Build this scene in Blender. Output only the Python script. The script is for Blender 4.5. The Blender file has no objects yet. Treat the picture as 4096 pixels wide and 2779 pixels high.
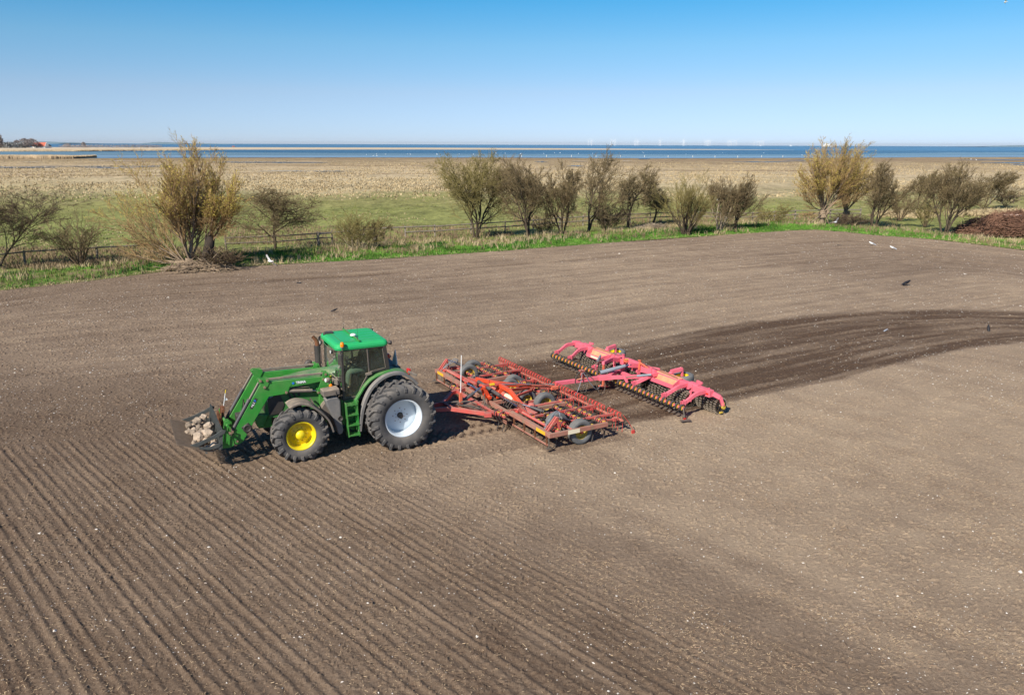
import bpy, math, random
import numpy as np
from mathutils import Vector, Matrix
R = math.radians
# ------------------------------------------------------------------ camera, sky, sun
scene = bpy.context.scene
COL = scene.collection
CAM_H = 8.377
FPX, PW, PH, HOR, ROLL = 3186.0, 4096.0, 2779.0, 579.0, R(0.2)
PITCH = math.atan((PH/2-HOR)/FPX)
cam_d = bpy.data.cameras.new("camera"); cam_d.sensor_width = 36.0; cam_d.lens = 36.0*FPX/PW
cam_d.clip_start = 0.1; cam_d.clip_end = 120000
cam = bpy.data.objects.new("camera", cam_d); COL.objects.link(cam)
cam.matrix_world = Matrix.Translation((0, 0, CAM_H)) @ Matrix.Rotation(math.pi/2-PITCH, 4, 'X') @ Matrix.Rotation(ROLL, 4, 'Z')
scene.camera = cam
SUN_EL, SUN_DIR = R(37.5), Vector((-0.545, -0.839, 0)).normalized()
world = bpy.data.worlds.new("World"); scene.world = world; world.use_nodes = True
wn = world.node_tree.nodes; wn.clear()
sky = wn.new('ShaderNodeTexSky'); sky.sky_type = 'NISHITA'; sky.sun_disc = False
sky.sun_elevation = SUN_EL; sky.sun_rotation = math.atan2(SUN_DIR.x, SUN_DIR.y)
sky.altitude = 2000; sky.air_density = 1.0; sky.dust_density = 0.0; sky.ozone_density = 10.0
bg = wn.new('ShaderNodeBackground'); bg.inputs['Strength'].default_value = 0.083
wo = wn.new('ShaderNodeOutputWorld')
# the spring sky of the day: grade of the sky's own colour with elevation above the sea
_tc = wn.new('ShaderNodeTexCoord'); _sp = wn.new('ShaderNodeSeparateXYZ'); world.node_tree.links.new(_tc.outputs['Generated'], _sp.inputs[0])
_cr = wn.new('ShaderNodeValToRGB'); world.node_tree.links.new(_sp.outputs[2], _cr.inputs[0])
_st = [(0.0, (.90, .87, 1.0)), (.013, (.95, .90, 1.0)), (.06, (1.25, 1.0, .90)), (.113, (1.05, 1.14, .95)), (.161, (.57, 1.14, 1.02)), (.35, (.62, .95, 1.0)), (1.0, (.85, .95, 1.0))]
_e = _cr.color_ramp.elements; _e[0].position = 0; _e[0].color = (*[c/1.3 for c in _st[0][1]], 1); _e[1].position = 1; _e[1].color = (*[c/1.3 for c in _st[-1][1]], 1)
for _p, _c in _st[1:-1]: _k = _e.new(_p); _k.color = (*[c/1.3 for c in _c], 1)
_m1 = wn.new('ShaderNodeMix'); _m1.data_type = 'RGBA'; _m1.blend_type = 'MULTIPLY'; _m1.inputs[0].default_value = 1
_m2 = wn.new('ShaderNodeMix'); _m2.data_type = 'RGBA'; _m2.blend_type = 'MULTIPLY'; _m2.inputs[0].default_value = 1; _m2.inputs[7].default_value = (1.3, 1.3, 1.3, 1)
world.node_tree.links.new(sky.outputs[0], _m1.inputs[6]); world.node_tree.links.new(_cr.outputs[0], _m1.inputs[7]); world.node_tree.links.new(_m1.outputs[2], _m2.inputs[6]); world.node_tree.links.new(_m2.outputs[2], bg.inputs[0]); world.node_tree.links.new(bg.outputs[0], wo.inputs[0])
sun_d = bpy.data.lights.new("sun", 'SUN'); sun_d.energy = 4.6; sun_d.angle = R(0.53); sun_d.color = (1.0, 0.94, 0.84)
sun = bpy.data.objects.new("sun", sun_d); COL.objects.link(sun)
sd = Vector((SUN_DIR.x*math.cos(SUN_EL), SUN_DIR.y*math.cos(SUN_EL), math.sin(SUN_EL)))
sun.rotation_euler = sd.to_track_quat('Z', 'Y').to_euler()
vs = scene.view_settings; vs.view_transform = 'Standard'; vs.look = 'None'; vs.exposure = 0.52; vs.gamma = 1
try: vs.use_curve_mapping = False
except Exception: pass
scene.render.resolution_x = 1024; scene.render.resolution_y = 694

# ------------------------------------------------------------------ surveying helpers (points on the real ground)
def ground_at(u, v, z=0.0):
    a0, b0 = u-PW/2, v-PH/2
    a = a0*math.cos(ROLL)+b0*math.sin(ROLL); b = -a0*math.sin(ROLL)+b0*math.cos(ROLL)
    d = (a/FPX, math.cos(PITCH)-b/FPX*math.sin(PITCH), -math.sin(PITCH)-b/FPX*math.cos(PITCH))
    t = (z-CAM_H)/d[2]
    return d[0]*t, d[1]*t
def far_at(u, dv):                       # dv: photo pixels below the sea horizon
    d = CAM_H*FPX/dv*1.0
    return (u-PW/2)/FPX*d*1.03, d

# ------------------------------------------------------------------ mesh helpers
def vnorm(v):
    v = np.asarray(v, float); n = np.linalg.norm(v); return v/n if n > 1e-12 else v
class MB:
    def __init__(s): s.v = []; s.f = []; s.n = 0; s.sm = []
    def add(s, vs, fs, smooth=False):
        s.v.extend([tuple(map(float, p)) for p in vs]); s.f.extend([tuple(i+s.n for i in f) for f in fs])
        s.sm.extend([smooth]*len(fs)); s.n += len(vs); return s
    def box(s, c, size, rz=0, ry=0, rx=0):
        M = Matrix.Rotation(rz, 3, 'Z') @ Matrix.Rotation(ry, 3, 'Y') @ Matrix.Rotation(rx, 3, 'X')
        x, y, z = size[0]/2, size[1]/2, size[2]/2
        P = [M @ Vector(p)+Vector(c) for p in ((-x,-y,-z),(x,-y,-z),(x,y,-z),(-x,y,-z),(-x,-y,z),(x,-y,z),(x,y,z),(-x,y,z))]
        return s.add(P, [(0,3,2,1),(4,5,6,7),(0,1,5,4),(1,2,6,5),(2,3,7,6),(3,0,4,7)])
    def bb(s, x0, x1, y0, y1, z0, z1): return s.box(((x0+x1)/2, (y0+y1)/2, (z0+z1)/2), (abs(x1-x0), abs(y1-y0), abs(z1-z0)))
    def beam(s, a, b, w, h, up=(0, 0, 1), bev=0.0):
        a, b = np.array(a, float), np.array(b, float); d = vnorm(b-a); u = np.array(up, float)
        if abs(np.dot(d, u)) > .97: u = np.array((1., 0, 0))
        r = vnorm(np.cross(d, u)); u = np.cross(r, d)
        if bev <= 0: prof = [(-w/2,-h/2),(w/2,-h/2),(w/2,h/2),(-w/2,h/2)]
        else:
            q = bev; prof = [(-w/2+q,-h/2),(w/2-q,-h/2),(w/2,-h/2+q),(w/2,h/2-q),(w/2-q,h/2),(-w/2+q,h/2),(-w/2,h/2-q),(-w/2,-h/2+q)]
        n = len(prof); P = [a+r*p[0]+u*p[1] for p in prof]+[b+r*p[0]+u*p[1] for p in prof]
        F = [tuple(range(n-1, -1, -1)), tuple(range(n, 2*n))]+[(i, (i+1) % n, n+(i+1) % n, n+i) for i in range(n)]
        return s.add(P, F)
    def tube(s, pts, r, n=8, cap=True, closed=False):
        pts = [np.array(p, float) for p in pts]; m = len(pts)
        rr = r if hasattr(r, '__len__') else [r]*m
        u = None; V = []
        for i, p in enumerate(pts):
            if closed: d = pts[(i+1) % m]-pts[i-1]
            else: d = pts[min(i+1, m-1)]-pts[max(i-1, 0)]
            d = vnorm(d)
            if u is None: u = np.array((0, 0, 1.)) if abs(d[2]) < .9 else np.array((1., 0, 0))
            u = vnorm(u-d*np.dot(u, d)); w = np.cross(d, u)
            for k in range(n):
                a = 2*math.pi*k/n; V.append(p+(u*math.cos(a)+w*math.sin(a))*rr[i])
        F = [(i*n+k, i*n+(k+1) % n, ((i+1) % m)*n+(k+1) % n, ((i+1) % m)*n+k) for i in range(m if closed else m-1) for k in range(n)]
        s.add(V, F, n > 4)
        if cap and not closed:
            s.add(V[:n], [tuple(range(n-1, -1, -1))]); s.add(V[-n:], [tuple(range(n))])
        return s
    def cyl(s, a, b, r, n=16, r2=None): return s.tube([a, b], [r, r if r2 is None else r2], n)
    def lathe(s, prof, o=(0, 0, 0), axis='y', n=32, smooth=True, closed=True):
        V = []; m = len(prof)
        for k in range(n):
            a = 2*math.pi*k/n; c, q = math.cos(a), math.sin(a)
            for (r, h) in prof:
                p = (r*c, h, r*q) if axis == 'y' else ((r*c, r*q, h) if axis == 'z' else (h, r*c, r*q))
                V.append((p[0]+o[0], p[1]+o[1], p[2]+o[2]))
        F = []
        for k in range(n):
            k2 = (k+1) % n
            for i in range(m-1): F.append((k*m+i, k2*m+i, k2*m+i+1, k*m+i+1))
        return s.add(V, F, smooth)
    def extr(s, poly, y0, y1, plane='xz'):
        n = len(poly)
        def P(a, b, t): return (a, t, b) if plane == 'xz' else ((a, b, t) if plane == 'xy' else (t, a, b))
        V = [P(a, b, y0) for a, b in poly]+[P(a, b, y1) for a, b in poly]
        F = [tuple(range(n)), tuple(range(2*n-1, n-1, -1))]+[(i, n+i, n+(i+1) % n, (i+1) % n) for i in range(n)]
        return s.add(V, F)
    def loft(s, secs, cap=True, smooth=False, closed=True):
        n = len(secs[0]); V = [p for c in secs for p in c]; F = []
        for i in range(len(secs)-1):
            for k in range(n if closed else n-1): F.append((i*n+k, i*n+(k+1) % n, (i+1)*n+(k+1) % n, (i+1)*n+k))
        s.add(V, F, smooth)
        if cap: s.add(secs[0], [tuple(range(n-1, -1, -1))]); s.add(secs[-1], [tuple(range(n))])
        return s
    def ico(s, c, r, seed=0, sub=1, sq=(1, 1, 1), jag=.25):
        rnd = random.Random(seed); t = (1+5**.5)/2
        V = [vnorm(p) for p in ((-1,t,0),(1,t,0),(-1,-t,0),(1,-t,0),(0,-1,t),(0,1,t),(0,-1,-t),(0,1,-t),(t,0,-1),(t,0,1),(-t,0,-1),(-t,0,1))]
        F = [(0,11,5),(0,5,1),(0,1,7),(0,7,10),(0,10,11),(1,5,9),(5,11,4),(11,10,2),(10,7,6),(7,1,8),(3,9,4),(3,4,2),(3,2,6),(3,6,8),(3,8,9),(4,9,5),(2,4,11),(6,2,10),(8,6,7),(9,8,1)]
        for _ in range(sub):
            mid = {}; G = []
            def md(a, b):
                k = (min(a, b), max(a, b))
                if k not in mid: V.append(vnorm(V[a]+V[b])); mid[k] = len(V)-1
                return mid[k]
            for a, b, c_ in F:
                x, y, z = md(a, b), md(b, c_), md(c_, a); G += [(a, x, z), (b, y, x), (c_, z, y), (x, y, z)]
            F = G
        P = [np.array(c)+v*r*np.array(sq)*(1+jag*(rnd.random()*2-1)) for v in V]
        return s.add(P, F)
    def build(s, name, m, parent=None, bevel=0.0, smooth=None):
        me = bpy.data.meshes.new(name); me.from_pydata(s.v, [], s.f); me.update()
        fl = s.sm if smooth is None else [smooth]*len(s.f)
        me.polygons.foreach_set('use_smooth', fl)
        me.materials.append(m)
        o = bpy.data.objects.new(name, me); COL.objects.link(o)
        if parent: o.parent = parent
        if bevel:
            b = o.modifiers.new('bevel', 'BEVEL'); b.width = bevel; b.segments = 2; b.limit_method = 'ANGLE'; b.angle_limit = R(40)
            if any(fl):
                pass
        return o
def npmesh(name, V, F, m, smooth=False, attrs=None, parent=None):
    V = np.asarray(V, np.float32); F = np.asarray(F, np.int32); k = F.shape[1]
    me = bpy.data.meshes.new(name); me.vertices.add(len(V)); me.vertices.foreach_set('co', V.ravel())
    me.loops.add(F.size); me.loops.foreach_set('vertex_index', F.ravel())
    me.polygons.add(len(F)); me.polygons.foreach_set('loop_start', np.arange(0, F.size, k, dtype=np.int32))
    try: me.polygons.foreach_set('loop_total', np.full(len(F), k, np.int32))
    except Exception: pass
    me.polygons.foreach_set('use_smooth', np.full(len(F), smooth, bool))
    for an, av in (attrs or {}).items():
        a = me.attributes.new(an, 'FLOAT', 'POINT'); a.data.foreach_set('value', np.asarray(av, np.float32))
    me.update(calc_edges=True); me.validate()
    me.materials.append(m)
    o = bpy.data.objects.new(name, me); COL.objects.link(o)
    if parent: o.parent = parent
    return o
def tag(o, label=None, cat=None, group=None, kind=None):
    if label: o['label'] = label
    if cat: o['category'] = cat
    if group: o['group'] = group
    if kind: o['kind'] = kind
    return o
def empty(name, loc, rz=0, label=None, cat=None, group=None):
    o = bpy.data.objects.new(name, None); COL.objects.link(o); o.location = loc; o.rotation_euler = (0, 0, rz)
    o.empty_display_size = 0.2
    return tag(o, label, cat, group)
def copy_part(o, parent, loc=None, rot=None):
    c = o.copy(); COL.objects.link(c); c.parent = parent
    if loc is not None: c.location = loc
    if rot is not None: c.rotation_euler = rot
    for ch in [k for k in COL.objects if k.parent == o]: copy_part(ch, c)
    return c

# ------------------------------------------------------------------ materials
DUST = (0.36, 0.28, 0.205)
def mat(name, col, rough=.55, metal=0.0, spec=.5, var=.12, vs_=3.0, dust=0.0, dcol=DUST, bump=0.0, bs=25.0, trans=0.0, emit=0.0, wear=None):
    m = bpy.data.materials.new(name); m.use_nodes = True; nt = m.node_tree; N = nt.nodes; L = nt.links
    b = N['Principled BSDF']; b.inputs['Roughness'].default_value = rough; b.inputs['Metallic'].default_value = metal
    if 'Specular IOR Level' in b.inputs: b.inputs['Specular IOR Level'].default_value = spec
    tc = N.new('ShaderNodeTexCoord')
    no = N.new('ShaderNodeTexNoise'); no.inputs['Scale'].default_value = vs_; no.inputs['Detail'].default_value = 6; no.inputs['Roughness'].default_value = .65
    L.new(tc.outputs['Object'], no.inputs['Vector'])
    mr = N.new('ShaderNodeMapRange'); mr.inputs[1].default_value = .3; mr.inputs[2].default_value = .7
    mr.inputs[3].default_value = 1-var; mr.inputs[4].default_value = 1+var; L.new(no.outputs[0], mr.inputs[0])
    mx = N.new('ShaderNodeMix'); mx.data_type = 'RGBA'; mx.blend_type = 'MULTIPLY'; mx.inputs[0].default_value = 1
    mx.inputs[6].default_value = (*col, 1); L.new(mr.outputs[0], mx.inputs[7])
    out = mx.outputs[2]
    if wear:
        n3 = N.new('ShaderNodeTexNoise'); n3.inputs['Scale'].default_value = wear[1]; n3.inputs['Detail'].default_value = 8; n3.inputs['Roughness'].default_value = .7
        L.new(tc.outputs['Object'], n3.inputs['Vector'])
        r3 = N.new('ShaderNodeMapRange'); r3.inputs[1].default_value = wear[2]; r3.inputs[2].default_value = wear[2]+.08; L.new(n3.outputs[0], r3.inputs[0])
        m3 = N.new('ShaderNodeMix'); m3.data_type = 'RGBA'; L.new(r3.outputs[0], m3.inputs[0]); L.new(out, m3.inputs[6]); m3.inputs[7].default_value = (*wear[0], 1); out = m3.outputs[2]
    if dust > 0:
        g = N.new('ShaderNodeNewGeometry'); sx = N.new('ShaderNodeSeparateXYZ'); L.new(g.outputs['Normal'], sx.inputs[0])
        r2 = N.new('ShaderNodeMapRange'); r2.inputs[1].default_value = -.3; r2.inputs[2].default_value = 1.0; r2.inputs[3].default_value = .28; r2.inputs[4].default_value = 1; L.new(sx.outputs[2], r2.inputs[0])
        n2 = N.new('ShaderNodeTexNoise'); n2.inputs['Scale'].default_value = 2.3; n2.inputs['Detail'].default_value = 8; n2.inputs['Roughness'].default_value = .7; L.new(tc.outputs['Object'], n2.inputs['Vector'])
        r4 = N.new('ShaderNodeMapRange'); r4.inputs[1].default_value = .35; r4.inputs[2].default_value = .65; r4.inputs[3].default_value = .35*dust; r4.inputs[4].default_value = 1.25*dust; L.new(n2.outputs[0], r4.inputs[0])
        mu = N.new('ShaderNodeMath'); mu.operation = 'MULTIPLY'; mu.use_clamp = True; L.new(r2.outputs[0], mu.inputs[0]); L.new(r4.outputs[0], mu.inputs[1])
        m2 = N.new('ShaderNodeMix'); m2.data_type = 'RGBA'; L.new(mu.outputs[0], m2.inputs[0]); L.new(out, m2.inputs[6]); m2.inputs[7].default_value = (*dcol, 1); out = m2.outputs[2]
        rr = N.new('ShaderNodeMapRange'); rr.inputs[3].default_value = rough; rr.inputs[4].default_value = .95; L.new(mu.outputs[0], rr.inputs[0]); L.new(rr.outputs[0], b.inputs['Roughness'])
    L.new(out, b.inputs['Base Color'])
    if bump:
        nb = N.new('ShaderNodeTexNoise'); nb.inputs['Scale'].default_value = bs; nb.inputs['Detail'].default_value = 5; L.new(tc.outputs['Object'], nb.inputs['Vector'])
        bp = N.new('ShaderNodeBump'); bp.inputs['Strength'].default_value = bump; bp.inputs['Distance'].default_value = .02; L.new(nb.outputs[0], bp.inputs['Height']); L.new(bp.outputs[0], b.inputs['Normal'])
    if emit: b.inputs['Emission Color'].default_value = (*col, 1); b.inputs['Emission Strength'].default_value = emit
    return m
M = {}
M['green'] = mat('green_paint', (.004, .20, .022), .34, dust=.34, var=.14, wear=((.10, .16, .06), 2.5, .60))
M['green_loader'] = mat('loader_green_paint', (.004, .24, .018), .32, dust=.34, var=.14, wear=((.12, .20, .07), 2.0, .62))
M['roof'] = mat('roof_green_with_sky', (.012, .40, .115), .38, dust=.06, var=.05)  # lighter, bluer than the body green: sky reflection put into the colour
M['hood'] = mat('hood_paint', (.004, .17, .022), .28, dust=.42, var=.12, wear=((.12, .17, .08), 2.0, .60))
M['yellow'] = mat('yellow_paint', (.78, .60, .004), .38, dust=.10, var=.06)
M['yellow_dusty'] = mat('dusty_yellow_paint', (.55, .38, .02), .6, dust=.40, var=.2)
M['white'] = mat('white_rim_paint', (.62, .68, .72), .35, dust=.05, var=.04)
M['tyre'] = mat('tyre_rubber', (.042, .045, .05), .75, dust=.55, dcol=(.26, .22, .18), var=.3, vs_=5)
M['tyre2'] = mat('old_tyre_rubber', (.10, .105, .11), .8, dust=.45, dcol=(.24, .22, .19), var=.2, vs_=6)
M['black'] = mat('black_plastic', (.018, .018, .02), .5, dust=.22, var=.2)
M['blackm'] = mat('black_metal', (.022, .022, .025), .45, dust=.35, var=.2)
M['dusty'] = mat('dusty_plastic', (.06, .058, .058), .7, dust=.95, var=.15)
M['greyp'] = mat('grey_mudguard_plastic', (.12, .12, .12), .7, dust=.75, dcol=(.33, .29, .25), var=.15)
M['steel'] = mat('worn_steel', (.16, .14, .12), .5, .6, dust=.4, var=.25, vs_=8)
M['rod'] = mat('bright_rod', (.62, .64, .66), .2, 1.0, var=.03)
M['dkcyl'] = mat('ram_black', (.03, .035, .045), .35, dust=.3, var=.15)
M['rust'] = mat('rusty_steel', (.16, .06, .025), .85, var=.4, vs_=12, bump=.3)
M['rock'] = mat('field_rock', (.33, .255, .185), .9, var=.40, vs_=3.5, bump=.8, bs=22)
M['grate'] = mat('grate_steel', (.07, .085, .085), .5, .3, dust=.22, var=.25, vs_=7)
M['grate_r'] = mat('grate_worn_brown', (.15, .11, .08), .6, .3, dust=.4, var=.3, vs_=7)
M['red'] = mat('cultivator_red', (.52, .045, .042), .5, dust=.62, dcol=(.42, .27, .20), var=.18, wear=((.30, .15, .09), 5.0, .60))
M['orange'] = mat('cultivator_orange_red', (.70, .065, .015), .4, dust=.22, var=.1)
M['redd'] = mat('dusty_red_beam', (.36, .12, .085), .7, dust=.75, dcol=(.36, .24, .17), var=.2, wear=((.22, .14, .09), 4.0, .52))
M['rakered'] = mat('rake_red', (.58, .05, .04), .5, dust=.12, var=.1)
M['rakebar'] = mat('rake_bar_faded', (.56, .16, .11), .7, dust=.4, var=.2)
M['pink'] = mat('roller_faded_red', (.74, .135, .185), .55, dust=.07, dcol=(.8, .33, .30), var=.10, wear=((.85, .30, .22), 3.0, .66))
M['pinkdust'] = mat('roller_box_dust', (.78, .28, .15), .8, var=.25, vs_=4, dust=.25, dcol=(.75, .42, .22))
M['jack'] = mat('jack_orange_red', (.70, .13, .06), .6, dust=.3, var=.2)
M['tine'] = mat('tine_steel', (.05, .052, .056), .55, .4, dust=.3, var=.25)
M['clampy'] = mat('clamp_yellow', (.72, .48, .02), .5, dust=.35, dcol=(.7, .5, .3), var=.12)
_nt = M['rock'].node_tree; _oi = _nt.nodes.new('ShaderNodeObjectInfo'); _mr = _nt.nodes.new('ShaderNodeMapRange'); _mr.inputs[3].default_value = .55; _mr.inputs[4].default_value = 1.45; _nt.links.new(_oi.outputs['Random'], _mr.inputs[0])
_mx = _nt.nodes.new('ShaderNodeMix'); _mx.data_type = 'RGBA'; _mx.blend_type = 'MULTIPLY'; _mx.inputs[0].default_value = 1; _b = _nt.nodes['Principled BSDF']; _src = _b.inputs['Base Color'].links[0].from_socket; _nt.links.new(_src, _mx.inputs[6]); _nt.links.new(_mr.outputs[0], _mx.inputs[7]); _nt.links.new(_mx.outputs[2], _b.inputs['Base Color'])
M['ring'] = mat('roller_ring_iron', (.10, .08, .06), .4, .6, var=.4, vs_=14)
M['ringtip'] = mat('polished_iron', (.36, .30, .23), .4, .3, var=.3, vs_=14)
M['hose'] = mat('rubber_hose', (.03, .03, .032), .5, dust=.5, var=.2)
M['greyram'] = mat('grey_ram', (.18, .23, .28), .5, dust=.3, var=.15)
M['whitep'] = mat('white_plastic', (.78, .78, .76), .4, var=.03)
M['signy'] = mat('yellow_sticker', (.85, .62, .02), .5, var=.05)
M['amber'] = mat('amber_lens', (.85, .22, .005), .2, var=.1, vs_=8)
M['redlens'] = mat('red_lens', (.55, .03, .02), .25, var=.1)
M['seat'] = mat('seat_fabric', (.02, .02, .022), .8, var=.2)
M['skin'] = mat('skin', (.55, .33, .24), .5, var=.06)
M['shirt'] = mat('dark_jacket', (.03, .03, .035), .8, var=.15)
M['trouser'] = mat('pale_work_trousers', (.34, .33, .30), .85, var=.12)
M['hair'] = mat('dark_cap', (.02, .018, .016), .8, var=.2)
M['wood'] = mat('weathered_fence_wood', (.17, .14, .105), .9, var=.35, vs_=7)
M['woodl'] = mat('pale_fence_wood', (.24, .20, .16), .9, var=.3, vs_=7)
M['blue'] = mat('sticker_blue', (.02, .16, .62), .4, var=.03)
def glass_mat():
    m = bpy.data.materials.new('tinted_glass'); m.use_nodes = True; nt = m.node_tree; N = nt.nodes; L = nt.links
    N.clear(); o = N.new('ShaderNodeOutputMaterial'); t = N.new('ShaderNodeBsdfTransparent'); t.inputs[0].default_value = (.76, .86, .78, 1)
    g = N.new('ShaderNodeBsdfGlossy'); g.inputs['Roughness'].default_value = .03; g.inputs[0].default_value = (.9, .95, .92, 1)
    d = N.new('ShaderNodeBsdfDiffuse'); d.inputs[0].default_value = (.30, .33, .27, 1)
    fr = N.new('ShaderNodeFresnel'); fr.inputs[0].default_value = 1.5
    m1 = N.new('ShaderNodeMixShader'); L.new(fr.outputs[0], m1.inputs[0]); L.new(t.outputs[0], m1.inputs[1]); L.new(g.outputs[0], m1.inputs[2])
    m2 = N.new('ShaderNodeMixShader'); tc = N.new('ShaderNodeTexCoord'); no = N.new('ShaderNodeTexNoise'); no.inputs['Scale'].default_value = 2.0; no.inputs['Detail'].default_value = 6
    L.new(tc.outputs['Object'], no.inputs['Vector']); mr = N.new('ShaderNodeMapRange'); mr.inputs[1].default_value = .35; mr.inputs[2].default_value = .7; mr.inputs[3].default_value = .03; mr.inputs[4].default_value = .13
    L.new(no.outputs[0], mr.inputs[0]); L.new(mr.outputs[0], m2.inputs[0]); L.new(m1.outputs[0], m2.inputs[1]); L.new(d.outputs[0], m2.inputs[2]); L.new(m2.outputs[0], o.inputs[0])
    return m
M['glass'] = glass_mat()

# ------------------------------------------------------------------ numpy noise
_perm = np.random.RandomState(7).permutation(4096).astype(np.int64)
_val = np.random.RandomState(11).rand(4096)
def vnoise(x, y, sc, seed=0):
    x = x/sc+seed*17.3; y = y/sc-seed*9.1
    xi = np.floor(x).astype(np.int64); yi = np.floor(y).astype(np.int64); fx = x-xi; fy = y-yi
    fx = fx*fx*(3-2*fx); fy = fy*fy*(3-2*fy)
    def h(i, j): return _val[_perm[(_perm[i & 4095]+j) & 4095]]
    return (h(xi, yi)*(1-fx)+h(xi+1, yi)*fx)*(1-fy)+(h(xi, yi+1)*(1-fx)+h(xi+1, yi+1)*fx)*fy
def fbm(x, y, sc, o=4, seed=0):
    t = 0; a = 1; s = 0
    for i in range(o): t = t+a*vnoise(x, y, sc/2**i, seed+i); s += a; a *= .5
    return t/s
def sstep(a, b, x):
    t = np.clip((x-a)/(b-a), 0, 1); return t*t*(3-2*t)
# ------------------------------------------------------------------ the ploughed field
EX = [-90,-60,-40,-30.1,-27.1,-23.7,-18.6,-10.4,-1,10.1,23.5,29,31,33,35.2,39.4,42.75,50,60,90]
EY = [5,24,38,46.2,48.9,53.5,56.3,59.9,64.9,71.8,79.1,82.2,82.6,81.2,77.7,74,66.5,55,42,8]
def edge_y(x): return np.interp(x, EX, EY)
def band_u(x): return np.interp(x, [-3,0,2.9,8.1,11.6,16,19,23.1,26.7,32,40,50], [29.2,30.3,31.7,35.8,38,40,40.9,41.3,40.8,39,34,26])
def band_l(x): return np.interp(x, [-3,1.5,3.3,7.2,11.4,15.5,19.4,22.9,27,32,40,50], [19.5,21.9,23.1,25.5,27.9,30.7,33,34.4,34.6,33.5,29.5,22])
def head_y(x): return np.interp(x, [-40,-20,-14.5,-11.5,-9.5,-4,5], [10,18.4,21.2,22.3,24.3,23.6,21])
def field_fields(x, y):
    s = .7314*x+.682*y; t_ = .682*x-.7314*y
    # furrows of the last pass
    fm = (1-sstep(-.5, .4, y-head_y(x)+.5*(fbm(x, y, .8, 3, 5)-.5)))*(1-sstep(8.6, 13.2, s))
    grp = .55+.45*np.cos(2*np.pi*s/1.62+.8)*np.cos(2*np.pi*s/.71)
    ph = s/.222+.20*(fbm(x, y, 1.6, 2, 3)-.5)+.16*(fbm(x, y, .22, 2, 13)-.5)+.4*vnoise(s, s*0, .9, 8)
    w = (.5-.5*np.cos(2*np.pi*ph))**1.6
    rough = .62+.4*fbm(x, y, .7, 2, 21)
    h = fm*(.034*(w-.5)*np.clip(grp, .35, 1)*rough*1.35)
    # clods
    c1 = np.maximum(fbm(x, y, .13, 3, 31)-.62, 0)*.15*(1-.75*fm)
    c2 = np.maximum(fbm(x, y, .07, 2, 41)-.60, 0)*.10
    tex = .7+.6*fbm(x, y, 5, 3, 51)
    d = edge_y(x)-y
    bm = sstep(-.4, .3, band_u(x)-y+.6*(fbm(x, y, 1.2, 3, 61)-.5))*sstep(-.3, .4, y-band_l(x)+.7*(fbm(x, y, 1.4, 3, 71)-.5))
    kx = -(x+.80)*math.cos(R(30))-(y-24.27)*math.sin(R(30))
    bm = bm*(1-sstep(-2.7, -2.3, kx))
    right = sstep(9.5, 14, s)*(1-bm)*(y < band_l(x))
    cl = (1-.55*right)
    h = h+(c1*cl+c2)*tex+bm*np.maximum(fbm(x, y, .3, 3, 81)-.5, 0)*.10
    h = h+.010*(fbm(x, y, .5, 3, 91)-.5)*(1-.4*right)+.05*(fbm(x, y, 4.5, 3, 95)-.5)
    # long lines parallel to the field edge
    gr = 0
    for k, (dd, wd, am) in enumerate(((1.6,.14,.7),(3.2,.12,.6),(5.1,.2,.8),(7.4,.16,1.5),(8.0,.13,1.2),(10.6,.14,.8),(12.3,.15,1.),(14.6,.13,.6),(17.5,.15,.9),(18.1,.12,.6),(21,.2,.5))):
        br = sstep(.34, .6, fbm(x+y*.4, dd+0*x, 3.2, 3, 100+k))
        slope = 0.045*np.maximum(x+18, 0)
        gr = gr+am*br*np.exp(-((d-dd-slope)/(wd*2.0))**2)
    hm = (y > head_y(x)+.3)*(y > band_u(x)-1)
    gr = gr*hm
    strip = (fbm(d*1.0, (x+.3*y)*.06, .34, 3, 131)-.5)*hm*(1-bm)
    wv = (y-band_l(x))/(band_u(x)-band_l(x)+1e-6)
    bstr = (fbm(wv*9, (x+.3*y)*.08, .33, 3, 141)-.5)*bm
    cr = np.hypot(x-25, (y-66)*1.0); rings = (.5+.5*np.sin(cr*6.3))*np.exp(-((cr-8.5)/3.5)**2)*(x < 36)*hm
    cr2 = np.hypot(x-27, y-50); rings = rings+(.5+.5*np.sin(cr2*5.0+2*fbm(x, y, 2, 2, 9)))*np.exp(-((cr2-9.)/2.5)**2)*(x > 28)*hm
    h = h-.05*gr+.06*strip+.07*bstr+.012*rings
    # wheel prints left by the tractor
    A = .471; dx, dy = x+3.815, y-22.718
    lx = -dx*math.cos(A)-dy*math.sin(A); ly = dx*math.sin(A)-dy*math.cos(A)
    wz = np.abs(np.abs(ly)-1.25)
    tm = sstep(.62, .5, wz)*sstep(.1, -.2, lx)*(kx > -.1)
    lug = np.sin(2*np.pi*(lx+.9*np.abs(np.abs(ly)-.95-.6*(np.abs(ly) > 1.25)))/.30)
    h = h*(1-.3*tm)+tm*(.035*np.clip(lug*2, -1, 1)-.02)+.03*np.exp(-((wz-.68)/.08)**2)*sstep(.1, -.2, lx)*(kx > -.1)
    # cultivated soil under the cultivator
    ky = (x+.80)*math.sin(R(30))-(y-24.27)*math.cos(R(30))
    cm = (kx < .1)*(kx > -2.8)*(np.abs(ky) < 4)
    h = h+cm*(.05*(fbm(kx*.25, ky, .22, 2, 151)-.5))
    # colour tone
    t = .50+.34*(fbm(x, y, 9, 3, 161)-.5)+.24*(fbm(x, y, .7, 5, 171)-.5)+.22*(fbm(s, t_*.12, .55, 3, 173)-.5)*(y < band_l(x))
    t = t+.10*sstep(-25, 8, x)*hm  # left-to-right gain from sun backscatter, put into the soil tone
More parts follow.
